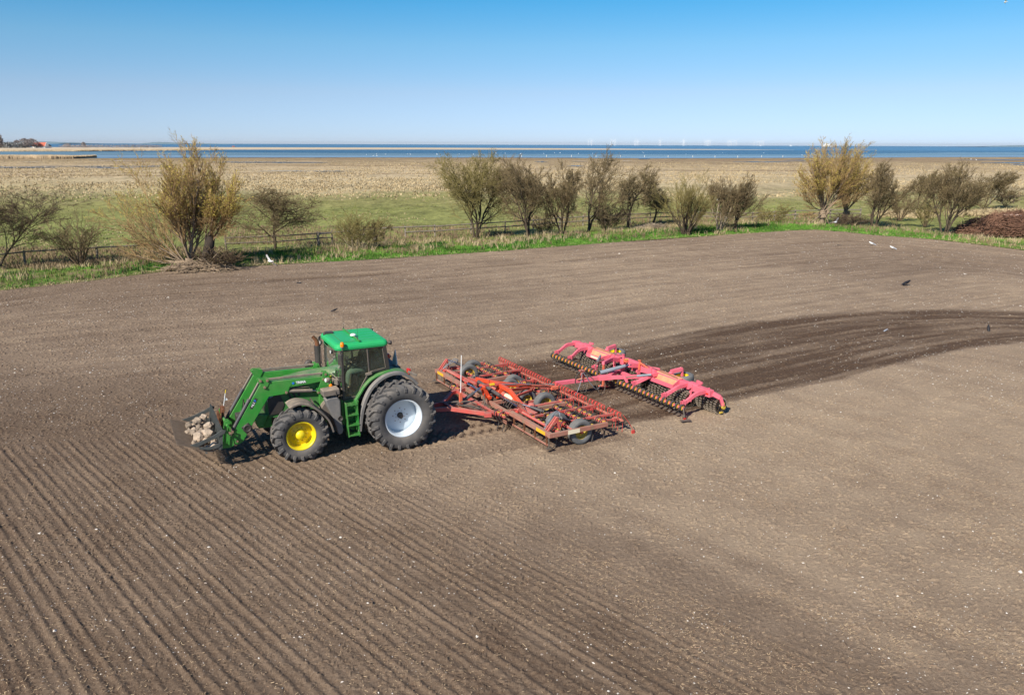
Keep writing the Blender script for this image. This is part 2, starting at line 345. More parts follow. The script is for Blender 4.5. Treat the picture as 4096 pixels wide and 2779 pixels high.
    low = (1-sstep(8.0, 14.5, s+1.2*(fbm(x, y, 2.5, 3, 175)-.5)))*sstep(12, 3, y-head_y(x))
    t = t-.20*low-.09*sstep(8, -1, s)*low  # lens corner darkening put into the tone, along with damp soil
    t = t+.25*sstep(9, 17, s)*(y < band_l(x))*(1-.45*sstep(15, 26, x+.4*(y-20)))  # paler dry strawy soil, with sun backscatter put into the tone
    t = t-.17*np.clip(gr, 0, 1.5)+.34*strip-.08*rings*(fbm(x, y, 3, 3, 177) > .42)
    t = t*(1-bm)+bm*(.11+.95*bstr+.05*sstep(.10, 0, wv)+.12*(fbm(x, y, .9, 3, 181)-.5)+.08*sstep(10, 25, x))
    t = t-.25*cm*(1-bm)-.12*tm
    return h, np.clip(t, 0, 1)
def soil_material():
    m = bpy.data.materials.new('dry_soil'); m.use_nodes = True; nt = m.node_tree; N = nt.nodes; L = nt.links; b = N['Principled BSDF']
    b.inputs['Roughness'].default_value = .95; b.inputs['Specular IOR Level'].default_value = .12
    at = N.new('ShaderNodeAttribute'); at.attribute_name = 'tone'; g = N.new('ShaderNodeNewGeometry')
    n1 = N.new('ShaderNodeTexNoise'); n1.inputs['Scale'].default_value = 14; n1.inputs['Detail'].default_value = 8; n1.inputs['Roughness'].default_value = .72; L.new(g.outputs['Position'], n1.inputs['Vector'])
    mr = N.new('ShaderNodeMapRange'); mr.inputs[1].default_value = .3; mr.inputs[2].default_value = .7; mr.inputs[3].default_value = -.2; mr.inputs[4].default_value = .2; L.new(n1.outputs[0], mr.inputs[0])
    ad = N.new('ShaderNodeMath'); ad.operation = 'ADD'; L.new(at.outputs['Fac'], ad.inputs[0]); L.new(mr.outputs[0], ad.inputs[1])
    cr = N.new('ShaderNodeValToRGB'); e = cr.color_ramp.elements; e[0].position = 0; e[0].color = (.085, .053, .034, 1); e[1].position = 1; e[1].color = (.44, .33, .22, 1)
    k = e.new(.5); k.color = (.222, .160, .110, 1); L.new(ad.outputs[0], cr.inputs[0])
    # straw coloured chaff
    n2 = N.new('ShaderNodeTexNoise'); n2.inputs['Scale'].default_value = 55; n2.inputs['Detail'].default_value = 2; L.new(g.outputs['Position'], n2.inputs['Vector'])
    r2 = N.new('ShaderNodeMapRange'); r2.inputs[1].default_value = .66; r2.inputs[2].default_value = .74; r2.inputs[4].default_value = .55; L.new(n2.outputs[0], r2.inputs[0])
    mx = N.new('ShaderNodeMix'); mx.data_type = 'RGBA'; L.new(r2.outputs[0], mx.inputs[0]); L.new(cr.outputs[0], mx.inputs[6]); mx.inputs[7].default_value = (.36, .25, .15, 1)
    L.new(mx.outputs[2], b.inputs['Base Color'])
    nb = N.new('ShaderNodeTexNoise'); nb.inputs['Scale'].default_value = 16; nb.inputs['Detail'].default_value = 9; nb.inputs['Roughness'].default_value = .78; L.new(g.outputs['Position'], nb.inputs['Vector'])
    bp = N.new('ShaderNodeBump'); bp.inputs['Strength'].default_value = .9; bp.inputs['Distance'].default_value = .035; L.new(nb.outputs[0], bp.inputs['Height']); L.new(bp.outputs[0], b.inputs['Normal'])
    return m
def build_field():
    ny = 980; nx = 900
    ys = 6.0*np.exp(np.linspace(0, math.log(86/6.0), ny)); u = np.linspace(-1, 1, nx)
    half = ys*.74+4.5
    X = u[None, :]*half[:, None]; Y = np.repeat(ys[:, None], nx, 1)
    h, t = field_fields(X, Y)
    inside = Y < edge_y(X)+.25*(fbm(X, Y, 1.5, 3, 191)-.5)*3
    V = np.stack([X, Y, h], -1).reshape(-1, 3)
    i = np.arange(ny-1)[:, None]*nx+np.arange(nx-1)[None, :]
    F = np.stack([i, i+1, i+nx+1, i+nx], -1).reshape(-1, 4)
    ok = inside.ravel(); F = F[ok[F].all(1)]
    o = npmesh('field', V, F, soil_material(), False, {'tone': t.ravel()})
    return tag(o, kind='structure')
build_field()
def fh(x, y):
    h, t = field_fields(np.asarray(x, float), np.asarray(y, float)); return h, t

# ------------------------------------------------------------------ straw and pebbles lying on the field
rs = np.random.RandomState(5)
def scatter_field(n, dens):
    out = []
    while sum(len(o) for o in out) < n:
        y = np.exp(rs.uniform(math.log(9), math.log(83), n)); x = rs.uniform(-1, 1, n)*(y*.72+3)
        k = rs.rand(n) < np.clip(dens(x, y), 0, 1)
        k &= y < edge_y(x)-.2
        out.append(np.stack([x[k], y[k]], 1))
    return np.concatenate(out)[:n]
def straw_density(x, y):
    s = .7314*x+.682*y
    w = .55*fbm(x, y, .9, 3, 201)+.75*fbm(s*1.0, (.682*x-.7314*y)*.22, 1.1, 3, 203)-.12
    return (.30+.70*sstep(8, 13, s)*(y < band_l(x)))*sstep(.38, .72, w)*np.where(y < 26, 1, .45)+.04
P = scatter_field(60000, straw_density)
h, _ = fh(P[:, 0], P[:, 1]); n = len(P)
dist = np.hypot(P[:, 0], P[:, 1]); ln = rs.uniform(.015, .062, n)*np.where(rs.rand(n) < .012, 2.6, 1); wd = rs.uniform(.003, .0065, n)+dist*.00014
an = rs.normal(-.55, .8, n); dx, dy = np.cos(an), np.sin(an); tz = rs.uniform(-.2, .35, n)
c = np.stack([P[:, 0], P[:, 1], h+.010], 1); d = np.stack([dx, dy, tz], 1)*ln[:, None]/2; w = np.stack([-dy, dx, rs.uniform(-.5, .5, n)], 1)*wd[:, None]/2
kk = np.stack([-dy, dx, 0*dx], 1)*(rs.normal(0, .05, n)*ln)[:, None]
V = np.stack([c-d-w, c+kk-w, c+d-w, c+d+w, c+kk+w, c-d+w], 1).reshape(-1, 3)
i = np.arange(n)[:, None]*6
F = np.concatenate([i+np.array([0, 1, 4, 5]), i+np.array([1, 2, 3, 4])])
M['straw'] = mat('straw_bits', (.54, .39, .23), .8, var=.4, vs_=2.2); M['strawb'] = mat('brown_straw_bits', (.27, .17, .10), .8, var=.4, vs_=2.2)
selb = rs.rand(n) < .45; V = V.reshape(-1, 6, 3)
for nm, sel, mm in (('straw_litter', ~selb, 'straw'), ('brown_straw_litter', selb, 'strawb')):
    k_ = int(sel.sum()); i = np.arange(k_)[:, None]*6
    tag(npmesh(nm, V[sel].reshape(-1, 3), np.concatenate([i+np.array([0, 1, 4, 5]), i+np.array([1, 2, 3, 4])]), M[mm]), kind='stuff')
P = scatter_field(15000, lambda x, y: (.30+.70*(fbm(x, y, 3, 3, 211) > .5))*np.where(y < 24, .42, 1))
h, _ = fh(P[:, 0], P[:, 1]); n = len(P); dist = np.hypot(P[:, 0], P[:, 1])
sz = np.exp(rs.normal(math.log(.0105), .40, n))+dist*.00036; sz[rs.rand(n) < .004] *= 2.4
oct_ = np.array([(1,0,0),(0,1,0),(-1,0,0),(0,-1,0),(0,0,1.),(.6,.6,.5)]); OF = np.array([(0,5,4),(5,1,4),(1,2,4),(2,3,4),(3,0,4),(0,1,5)])
a = rs.uniform(0, 6.28, n); ca, sa = np.cos(a), np.sin(a)
q = oct_[None]*(sz[:, None, None]*rs.uniform(.6, 1.3, (n, 6, 1))); q[:, :, 1] *= rs.uniform(.5, 1, n)[:, None]; q[:, :, 2] *= .6
V = np.stack([q[:, :, 0]*ca[:, None]-q[:, :, 1]*sa[:, None]+P[:, :1], q[:, :, 0]*sa[:, None]+q[:, :, 1]*ca[:, None]+P[:, 1:], q[:, :, 2]+h[:, None]-.002], -1)
pale = rs.rand(n) < .62
for nm, sel, mm in (('pale_pebbles', pale, mat('pale_flint', (.62, .57, .50), .8, var=.35, vs_=.9)), ('field_pebbles', ~pale, mat('brown_pebble', (.27, .215, .17), .9, var=.4, vs_=.9))):
    vv = V[sel].reshape(-1, 3); k = sel.sum()
    tag(npmesh(nm, vv, (np.arange(k)[:, None, None]*6+OF[None]).reshape(-1, 3), mm), kind='stuff')

# ------------------------------------------------------------------ meadow, water, spit, sea, far coast
def ramp_material(name, stops, axis_warp=26.0, bump=.4):
    """salt meadow: plant cover changes with the distance from the field"""
    m = bpy.data.materials.new(name); m.use_nodes = True; nt = m.node_tree; N = nt.nodes; L = nt.links; b = N['Principled BSDF']
    b.inputs['Roughness'].default_value = .95; b.inputs['Specular IOR Level'].default_value = .1
    g = N.new('ShaderNodeNewGeometry'); sp = N.new('ShaderNodeSeparateXYZ'); L.new(g.outputs['Position'], sp.inputs[0])
    mp = N.new('ShaderNodeMapping'); mp.inputs['Scale'].default_value = (.9, .45, 1); L.new(g.outputs['Position'], mp.inputs[0])
    def noise(sc, det=6, src=mp.outputs[0], rough=.6):
        n = N.new('ShaderNodeTexNoise'); n.inputs['Scale'].default_value = sc; n.inputs['Detail'].default_value = det; n.inputs['Roughness'].default_value = rough; L.new(src, n.inputs['Vector']); return n.outputs[0]
    def math_(op, a, b_=None, c_=None):
        q = N.new('ShaderNodeMath'); q.operation = op
        for k, s_ in enumerate((a, b_, c_)):
            if s_ is None: continue
            if isinstance(s_, (int, float)): q.inputs[k].default_value = s_
            else: L.new(s_, q.inputs[k])
        return q.outputs[0]
    ly = math_('LOGARITHM', sp.outputs[1], 10)
    wn_ = math_('SUBTRACT', noise(.035, 7), .5); w2 = math_('SUBTRACT', noise(.22, 6), .5)
    t = math_('ADD', math_('ADD', ly, math_('MULTIPLY', wn_, .42)), math_('MULTIPLY', w2, .16))
    mr = N.new('ShaderNodeMapRange'); mr.inputs[1].default_value = 1.6; mr.inputs[2].default_value = 2.9; L.new(t, mr.inputs[0])
    cr = N.new('ShaderNodeValToRGB'); L.new(mr.outputs[0], cr.inputs[0]); e = cr.color_ramp.elements
    st = [((math.log10(y)-1.6)/1.3, c) for y, c in stops]
    e[0].position = st[0][0]; e[0].color = (*st[0][1], 1); e[1].position = st[-1][0]; e[1].color = (*st[-1][1], 1)
    for p_, c in st[1:-1]: k = e.new(p_); k.color = (*c, 1)
    # tussocks, in several sizes
    f1 = noise(.55, 10, rough=.8); f2 = noise(.09, 8, rough=.75); f3 = noise(2.2, 8, rough=.85)
    v = math_('ADD', math_('ADD', math_('MULTIPLY', f1, 1.0), math_('MULTIPLY', f2, .7)), math_('MULTIPLY', f3, .7))
    r2 = N.new('ShaderNodeMapRange'); r2.inputs[1].default_value = .9; r2.inputs[2].default_value = 1.5; r2.inputs[3].default_value = .30; r2.inputs[4].default_value = 1.65; L.new(v, r2.inputs[0])
    mx = N.new('ShaderNodeMix'); mx.data_type = 'RGBA'; mx.blend_type = 'MULTIPLY'; mx.inputs[0].default_value = 1; L.new(cr.outputs[0], mx.inputs[6]); L.new(r2.outputs[0], mx.inputs[7])
    # wet brown runnels, long in x
    mp2 = N.new('ShaderNodeMapping'); mp2.inputs['Scale'].default_value = (.10, 1, 1); mp2.inputs['Rotation'].default_value = (0, 0, .05); L.new(g.outputs['Position'], mp2.inputs[0])
    rn = noise(.055, 6, mp2.outputs[0], .62); r3 = N.new('ShaderNodeMapRange'); r3.inputs[1].default_value = .55; r3.inputs[2].default_value = .64; r3.inputs[4].default_value = .7; L.new(rn, r3.inputs[0])
    r4 = N.new('ShaderNodeMapRange'); r4.inputs[1].default_value = 120; r4.inputs[2].default_value = 230; L.new(sp.outputs[1], r4.inputs[0])
    m2 = N.new('ShaderNodeMix'); m2.data_type = 'RGBA'; L.new(math_('MULTIPLY', r3.outputs[0], r4.outputs[0]), m2.inputs[0]); L.new(mx.outputs[2], m2.inputs[6]); m2.inputs[7].default_value = (.21, .135, .07, 1)
    L.new(m2.outputs[2], b.inputs['Base Color'])
    bp = N.new('ShaderNodeBump'); bp.inputs['Strength'].default_value = bump; bp.inputs['Distance'].default_value = .25; L.new(v, bp.inputs['Height']); L.new(bp.outputs[0], b.inputs['Normal'])
    return m
M['meadow'] = ramp_material('salt_meadow', [(42, (.205, .215, .066)), (75, (.215, .23, .070)), (105, (.24, .24, .078)), (125, (.27, .25, .09)), (142, (.33, .285, .13)), (165, (.43, .345, .19)), (210, (.50, .395, .235)), (280, (.47, .36, .215)), (350, (.40, .30, .175)), (440, (.33, .245, .14)), (530, (.29, .205, .12)), (620, (.33, .245, .15)), (780, (.40, .32, .22))])
def sheet(name, poly, z, m, kind='structure'):
    me = bpy.data.meshes.new(name); me.from_pydata([(x, y, z) for x, y in poly], [], [tuple(range(len(poly)))]); me.update(); me.materials.append(m)
    if me.polygons[0].normal.z < 0: me.flip_normals()
    o = bpy.data.objects.new(name, me); COL.objects.link(o); return tag(o, kind=kind)
# gently tussocky meadow grid near the field, merging into the flat ground farther out
ny, nx = 420, 520
ys = np.concatenate([np.linspace(-30, 36, 12), 38*np.exp(np.linspace(0, math.log(900/38.), ny-12))]); u = np.linspace(-1, 1, nx)
X = u[None]*(np.abs(ys)*.95+60)[:, None]; Y = np.repeat(ys[:, None], nx, 1)
Z = -.17+np.where(Y > edge_y(X)+2, .16*(fbm(X, Y, 3.0, 4, 221)-.5)+.20*np.maximum(fbm(X*.6, Y, 1.1, 3, 231)-.55, 0)*sstep(110, 170, Y+20*(fbm(X, Y, 20, 2, 3)-.5)), 0)
Z = np.where(Y > 560, -.12, Z)
i = np.arange(ny-1)[:, None]*nx+np.arange(nx-1)[None, :]
tag(npmesh('meadow', np.stack([X, Y, Z], -1).reshape(-1, 3), np.stack([i, i+1, i+nx+1, i+nx], -1).reshape(-1, 4), M['meadow'], True), kind='structure')

def water_mat(name, col, bump, sc=(1, 1, 1), rough=.25, spec=.3, wscale=.5):
    m = bpy.data.materials.new(name); m.use_nodes = True; nt = m.node_tree; N = nt.nodes; L = nt.links; b = N['Principled BSDF']
    b.inputs['Roughness'].default_value = rough; b.inputs['Specular IOR Level'].default_value = spec
    g = N.new('ShaderNodeNewGeometry'); mp = N.new('ShaderNodeMapping'); mp.inputs['Scale'].default_value = sc; L.new(g.outputs['Position'], mp.inputs[0])
    n = N.new('ShaderNodeTexNoise'); n.inputs['Scale'].default_value = wscale; n.inputs['Detail'].default_value = 5; L.new(mp.outputs[0], n.inputs['Vector'])
    bp = N.new('ShaderNodeBump'); bp.inputs['Strength'].default_value = bump; bp.inputs['Distance'].default_value = .4; L.new(n.outputs[0], bp.inputs['Height']); L.new(bp.outputs[0], b.inputs['Normal'])
    n2 = N.new('ShaderNodeTexNoise'); n2.inputs['Scale'].default_value = .012; n2.inputs['Detail'].default_value = 5
    mp2 = N.new('ShaderNodeMapping'); mp2.inputs['Scale'].default_value = (.25, 1, 1); L.new(g.outputs['Position'], mp2.inputs[0]); L.new(mp2.outputs[0], n2.inputs['Vector'])
    r = N.new('ShaderNodeMapRange'); r.inputs[1].default_value = .35; r.inputs[2].default_value = .65; r.inputs[3].default_value = .82; r.inputs[4].default_value = 1.18; L.new(n2.outputs[0], r.inputs[0])
    mx = N.new('ShaderNodeMix'); mx.data_type = 'RGBA'; mx.blend_type = 'MULTIPLY'; mx.inputs[0].default_value = 1; mx.inputs[6].default_value = (*col, 1); L.new(r.outputs[0], mx.inputs[7]); L.new(mx.outputs[2], b.inputs['Base Color'])
    return m
M['deep'] = water_mat('lagoon_water', (.012, .055, .105), .8, spec=.06)
M['shallow'] = water_mat('shallow_water', (.125, .175, .18), .6, spec=.06)
M['wetflat'] = water_mat('pale_shallow_water', (.17, .23, .28), .6, spec=.08)  # shallow waters greyed: reflected sky put into their base colours
M['sea'] = water_mat('sea_water', (.012, .085, .17), .8, wscale=.05, spec=.08)  # diffuse blue carries the sky the waves reflect; specular kept low
M['creek'] = water_mat('creek_water', (.03, .09, .17), .3, spec=.25)
rr_ = random.Random(3)
def shore(pts, z, name, m, jit=.02, n=10):
    """pts: near shoreline then far shoreline as (u, dv); returns a sheet with an uneven outline"""
    out = []
    for (a, b) in zip(pts, pts[1:]+pts[:1]):
        for k in range(n):
            t = k/n; u = a[0]+(b[0]-a[0])*t; dv = a[1]+(b[1]-a[1])*t
            out.append(far_at(u, dv*(1+rr_.uniform(-jit, jit))))
    return sheet(name, out, z, m)
# sea to the horizon, then nearer and shallower water on top of it
sheet('sea', [(-60000, 760), (60000, 760), (60000, 60000), (-60000, 60000)], -.10, M['sea'])
shore([(-2600, 32), (0, 32), (2048, 34), (3000, 36), (4096, 34), (6400, 32), (6400, 17), (4200, 16), (2900, 18), (2400, 18.5), (1500, 19), (600, 24), (-2600, 26)], -.06, 'lagoon', M['deep'], .008)
shore([(-2600, 58), (200, 58), (420, 57), (900, 53), (1500, 50), (2048, 49), (2600, 49.5), (3200, 46), (3600, 42), (4096, 39), (6400, 38), (6400, 18), (4400, 19), (3700, 24), (3200, 33), (2048, 35), (800, 33), (-2600, 31)], -.04, 'shallow_water', M['shallow'], .008)
shore([(150, 57.3), (420, 56.5), (900, 52.7), (1500, 49.5), (2048, 48.5), (2600, 49), (3200, 45.5), (3600, 41.5), (4096, 38.5), (4096, 33), (3400, 38), (2600, 42), (2048, 42.5), (1400, 43), (800, 44), (300, 46)], -.02, 'wet_shore', M['wetflat'], .01)
M['strawland'] = mat('dry_reed_land', (.56, .44, .29), .95, var=.25, vs_=.05)
M['sand'] = mat('sand_spit', (.55, .47, .36), .95, var=.2, vs_=.02)
shore([(-2600, 30), (0, 30), (300, 30.5), (600, 27), (900, 23), (1300, 21), (1700, 19.5), (2048, 19), (2400, 18), (2750, 17), (2870, 15.8), (2700, 14.5), (2300, 13.3), (1800, 12.6), (1400, 13), (1000, 13.5), (500, 15), (0, 17), (-2600, 17)], -.01, 'reed_spit', M['strawland'], .01)
shore([(2250, 18.5), (2600, 17.6), (3050, 16.2), (3120, 15.6), (2800, 14.6), (2250, 14)], .02, 'sand_spit', M['sand'], .008)
shore([(3190, 14.4), (3420, 13.4), (3420, 12.9), (3190, 13.6)], .02, 'sand_bar', M['sand'], .004)
# creeks and pools in the salt meadow
for k, (u0, u1, dv, th) in enumerate(((0, 330, 92, 1.8), (230, 720, 88, 1.6), (420, 620, 93, 1.6), (560, 760, 86, 1.2), (900, 1350, 70, 1.9), (1080, 1450, 103, 1.2), (2130, 2180, 64, 1.6), (2255, 2320, 80, 2.0), (2520, 2570, 52, 1.6), (2880, 3100, 62, 1.5), (3050, 3220, 58, 1.0), (3080, 3200, 54, .8), (3820, 4300, 62, 3.2), (3930, 4300, 70, 3.0), (3700, 4050, 51, 1.5))):
    top = []; bot = []
    for q in range(13):
        t = q/12; u = u0+(u1-u0)*t; w_ = th*math.sin(math.pi*min(max(t, .02), .98))**.6*(rr_.uniform(.5, 1.3)); m_ = dv+rr_.uniform(-.25, .25)*th
        top.append(far_at(u, m_-w_/2)); bot.append(far_at(u, m_+w_/2))
    sheet('creek' if u1-u0 > 250 else 'pool', bot+top[::-1], .03, M['creek'])
for k, (u0, u1, dv, th) in enumerate(((440, 660, 66, 1.4), (180, 260, 72, 1.0), (2270, 2330, 62, 1.4), (2460, 2500, 60, 1.2), (1500, 1600, 58, 1.0))):
    top = []; bot = []
    for q in range(13):
        t = q/12; u = u0+(u1-u0)*t; w_ = th*math.sin(math.pi*min(max(t, .02), .98))**.6*(rr_.uniform(.5, 1.3)); m_ = dv+rr_.uniform(-.25, .25)*th
        top.append(far_at(u, m_-w_/2)); bot.append(far_at(u, m_+w_/2))
    sheet('mud_flat', bot+top[::-1], .035, M['sand'])
# low far coasts
M['coast'] = mat('far_coast', (.16, .24, .27), 1, var=.15, vs_=.001)  # blue-grey of distant air put into the land colour
def coast(name, u0, u1, D, hmax, seed):
    n = 60; x0 = (u0-PW/2)/FPX*D*1.03; x1 = (u1-PW/2)/FPX*D*1.03; xs = np.linspace(x0, x1, n)
    prof = hmax*np.sin(np.linspace(.05, math.pi-.05, n))**.5*(.35+.65*fbm(xs, xs*0, (x1-x0)/9, 4, seed)*1.3)
    mb = MB(); V = []
    for k in range(n): V += [(xs[k], D, -1), (xs[k], D+hmax*6, prof[k]), (xs[k], D+hmax*40, -1)]
    F = []
    for k in range(n-1):
        for j in range(2): F.append((k*3+j, (k+1)*3+j, (k+1)*3+j+1, k*3+j+1))
    mb.add(V, F, True); return tag(mb.build(name, M['coast']), kind='structure')
coast('far_hills', 40, 330, 9000, 34, 3); coast('far_hills', 300, 400, 9500, 22, 4); coast('far_hills', 630, 790, 9800, 30, 5); coast('far_coast', 3850, 4700, 14000, 42, 8)
coast('far_coast', 500, 1000, 15000, 14, 9)
# ------------------------------------------------------------------ tractor (local frame: x forward, y left, z up, rear axle over the origin)
TRX, TRY, TRA = -3.815, 22.718, .471
TR = empty('tractor', (TRX, TRY, -.015), math.pi+TRA, 'green farm tractor with front loader and stone-filled fork, driving left', 'tractor')
def tw(x, y, z):
    c, s = math.cos(math.pi+TRA), math.sin(math.pi+TRA); return (TRX+x*c-y*s, TRY+x*s+y*c, z-.015)
def text_mesh(name, body, size, m, parent, mtx, ext=.003, bold=0.0):
    cu = bpy.data.curves.new('t', 'FONT'); cu.body = body; cu.size = size; cu.extrude = ext; cu.offset = bold; cu.align_x = 'CENTER'; cu.align_y = 'CENTER'; cu.resolution_u = 3
    ob = bpy.data.objects.new('t', cu); COL.objects.link(ob); dg = bpy.context.evaluated_depsgraph_get()
    me = bpy.data.meshes.new_from_object(ob.evaluated_get(dg)); bpy.data.objects.remove(ob); me.materials.clear(); me.materials.append(m)
    me.transform(mtx); o = bpy.data.objects.new(name, me); COL.objects.link(o); o.parent = parent; return o
def ag_tyre(Rr, w, rim, nl, lh, lw, name, m, parent, smoothp=False):
    mb = MB(); h = w/2; Rc = Rr-lh
    prof = [(rim, -h*.70), (rim+.03, -h*.86), (rim+(Rc-rim)*.45, -h*1.0), (Rc-.07, -h*.98), (Rc-.02, -h*.86), (Rc, -h*.5), (Rc+.005, 0), (Rc, h*.5), (Rc-.02, h*.86), (Rc-.07, h*.98), (rim+(Rc-rim)*.45, h*1.0), (rim+.03, h*.86), (rim, h*.70)]
    mb.lathe(prof, n=48)
    if nl:
        for side in (-1, 1):
            for k in range(nl):
                th0 = 2*math.pi*(k+(.5 if side > 0 else 0))/nl; secs = []
                for (f, rr, ex) in ((.02, Rc, .0), (.30, Rc, .085), (.62, Rc-.004, .175), (.90, Rc-.02, .24), (1.0, Rc-.06, .262), (1.015, Rc-.13, .27)):
                    th = th0+ex*1.15*(.93/Rr); y = side*h*f; last = f > .95
                    hh = lh+.006 if f < .95 else (.03 if f < 1.01 else .006)
                    a = np.array((math.cos(th), 0, math.sin(th))); tn = np.array((-math.sin(th), 0, math.cos(th))); ax = np.array((0, side, 0.))
                    out = a if f < .95 else vnorm(a*.35+ax) if f > 1.01 else vnorm(a+ax*.6)
                    p = a*(rr-.012)+np.array((0, y, 0)); wv = vnorm(tn*1.0-ax*.55*(1 if f < .95 else .2))
                    b = lw*(1.0 if f > .1 else .8)
                    secs.append([p-wv*b*.62, p+wv*b*.62, p+wv*b*.42+out*(hh+.012), p-wv*b*.42+out*(hh+.012)])
                mb.loft(secs)
    return mb.build(name, m, parent)
def disc_lathe(mb, prof, y, n=40): return mb.lathe([(r, h+y) for r, h in prof], n=n)
def wheel(parent, cx, cy, Rr, w, rimr, side, mrim, kind, nl, steer=0):
    """side +1: outer face towards +y"""
    if kind == 'dual':   # dished white disc with a dark centre
        mb = MB(); y0 = cy+side*-.10
        mb.lathe([(.085, y0), (.30, y0+side*.0), (.40, y0-side*.012), (rimr-.03, y0-side*.03), (rimr-.005, y0-side*.06)], n=48)
        ob = mb.build('wheel', mrim, parent)
        mb = MB(); mb.lathe([(.001, y0-side*.05), (.09, y0-side*.05), (.09, y0+side*.001)], n=24); mb.build('hub_hole', M['black'], ob)
        mb = MB(); mb.cyl((0, y0-side*.1, 0), (0, y0+side*.05, 0), .035, 10); mb.build('hub_shaft', M['rust'], ob)
        for k in range(16):
            a = 2*math.pi*k/8+(.39 if k > 7 else 0); r = .21 if k < 8 else .135
            mb = MB(); mb.cyl((r*math.cos(a), y0-side*.01, r*math.sin(a)), (r*math.cos(a), y0+side*.006, r*math.sin(a)), .014 if k < 8 else .01, 8); mb.build('bolt_hole', M['rust'], ob)
    else:
        mb = MB(); y0 = cy+side*.02
        mb.lathe([(.001, y0+side*.16), (.09, y0+side*.15), (.125, y0+side*.12), (.135, y0+side*.02), (.16, y0), (.24, y0), (.27, y0-side*.03), (rimr-.02, y0-side*.04), (rimr-.005, y0-side*.02)], n=40)
        ob = mb.build('wheel', mrim, parent)
        for k in range(10):
            a = 2*math.pi*k/10; r = .195; mb = MB(); mb.cyl((r*math.cos(a), y0, r*math.sin(a)), (r*math.cos(a), y0+side*.028, r*math.sin(a)), .016, 6); mb.build('wheel_nut', M['yellow_dusty'], ob)
    h = w/2
    mb = MB(); q = [(rimr-.01, -h*.78), (rimr+.028, -h*.78), (rimr+.028, -h*.74), (rimr-.005, -h*.68), (rimr-.03, -h*.25), (rimr-.03, h*.25), (rimr-.005, h*.68), (rimr+.028, h*.74), (rimr+.028, h*.80), (rimr-.008, h*.80), (rimr-.03, h*.60), (rimr-.045, h*.25), (rimr-.045, -h*.25), (rimr-.03, -h*.60), (rimr-.01, -h*.78)]
    mb.lathe([(r, cy+t*(1 if side > 0 else 1)) for r, t in q], n=48); mb.build('rim', mrim, ob)
    ty = ag_tyre(Rr, w, rimr+.005, nl, .056, .074, 'tyre', M['tyre'], ob); ty.location = (0, cy, 0)
    ob.location = (cx, 0, Rr-.025)
    return ob
for s in (1, -1):
    wheel(TR, 0, s*1.50, .965, .60, .53, s, M['white'], 'dual', 21)
    wheel(TR, 0, s*.86, .965, .60, .53, s, M['yellow'], 'hub', 21)
    wheel(TR, 2.77, s*1.10, .755, .53, .385, s, M['yellow'], 'hub', 18)
# chassis and axles
mb = MB(); mb.bb(-.35, 3.35, -.27, .27, .62, 1.12); mb.bb(1.0, 2.3, -.34, .34, .52, .9); mb.cyl((0, -.8, .93), (0, .8, .93), .17, 16); mb.bb(-.5, .5, -.42, .42, .65, 1.35)
mb.build('chassis', M['blackm'], TR, .01)
mb = MB(); mb.cyl((0, -1.5, .93), (0, 1.5, .93), .07, 12); mb.build('rear_axle', M['blackm'], TR)
mb = MB(); mb.beam((2.77, -.85, .73), (2.77, .85, .73), .18, .16); mb.cyl((2.77, .72, .73), (2.77, .95, .73), .14); mb.cyl((2.77, -.72, .73), (2.77, -.95, .73), .14); mb.build('front_axle', M['yellow_dusty'], TR)
# bonnet
def hood_sec(x, ztop, hw, zb, rnd_=.10):
    return [(x, -hw-.03, zb), (x, -hw-.02, ztop-rnd_*2.2), (x, -hw, ztop-rnd_), (x, -hw+.07, ztop-.03), (x, -hw*.45, ztop), (x, hw*.45, ztop), (x, hw-.07, ztop-.03), (x, hw, ztop-rnd_), (x, hw+.02, ztop-rnd_*2.2), (x, hw+.03, zb)]
mb = MB(); mb.loft([hood_sec(1.60, 2.17, .40, 1.18), hood_sec(2.2, 2.14, .40, 1.14), hood_sec(2.8, 2.06, .395, 1.08), hood_sec(3.2, 1.96, .37, 1.06), hood_sec(3.42, 1.82, .33, 1.05), hood_sec(3.50, 1.62, .27, 1.08)], smooth=False)
hood = mb.build('bonnet', M['hood'], TR, .012)
mb = MB(); mb.extr([(3.50, 1.60), (3.53, 1.55), (3.50, 1.10), (3.30, 1.10), (3.30, 1.60)], -.24, .24); mb.build('front_grille', M['black'], hood)
for s in (1, -1):
    mb = MB(); mb.extr([(3.10, 1.72), (3.44, 1.62), (3.42, 1.16), (3.12, 1.16), (3.00, 1.40)], s*.33, s*.428); mb.build('side_grille', M['black'], hood)
for s in (1, -1):
    for (x0, z0) in ((2.50, 1.80), (2.62, 1.80), (2.40, 1.80), (2.52, 1.33), (2.64, 1.31), (2.76, 1.28), (2.55, 1.60), (2.67, 1.58), (2.79, 1.56)):
        mb = MB(); mb.extr([(x0, z0), (x0+.055, z0), (x0+.10, z0+.13), (x0+.045, z0+.13)], s*.415, s*.437); mb.build('vent', M['black'], hood)
    mb = MB(); mb.extr([(2.25, 2.00), (1.66, 2.06), (1.66, 1.98), (1.9, 1.99)], s*.395, s*.432); mb.build('yellow_stripe', M['signy'], hood)
    mb = MB(); mb.extr([(3.45, 1.60), (3.30, 1.70), (3.25, 1.64), (3.44, 1.52)], s*.30, s*.385); mb.build('headlight', M['whitep'], hood)
mb = MB(); mb.bb(3.35, 3.72, -.34, .34, .78, 1.12); mb.extr([(3.72, 1.22), (3.80, 1.05), (3.76, .86), (3.60, .82), (3.45, 1.16)], -.42, .42); mb.build('front_bracket', M['green'], TR, .02)
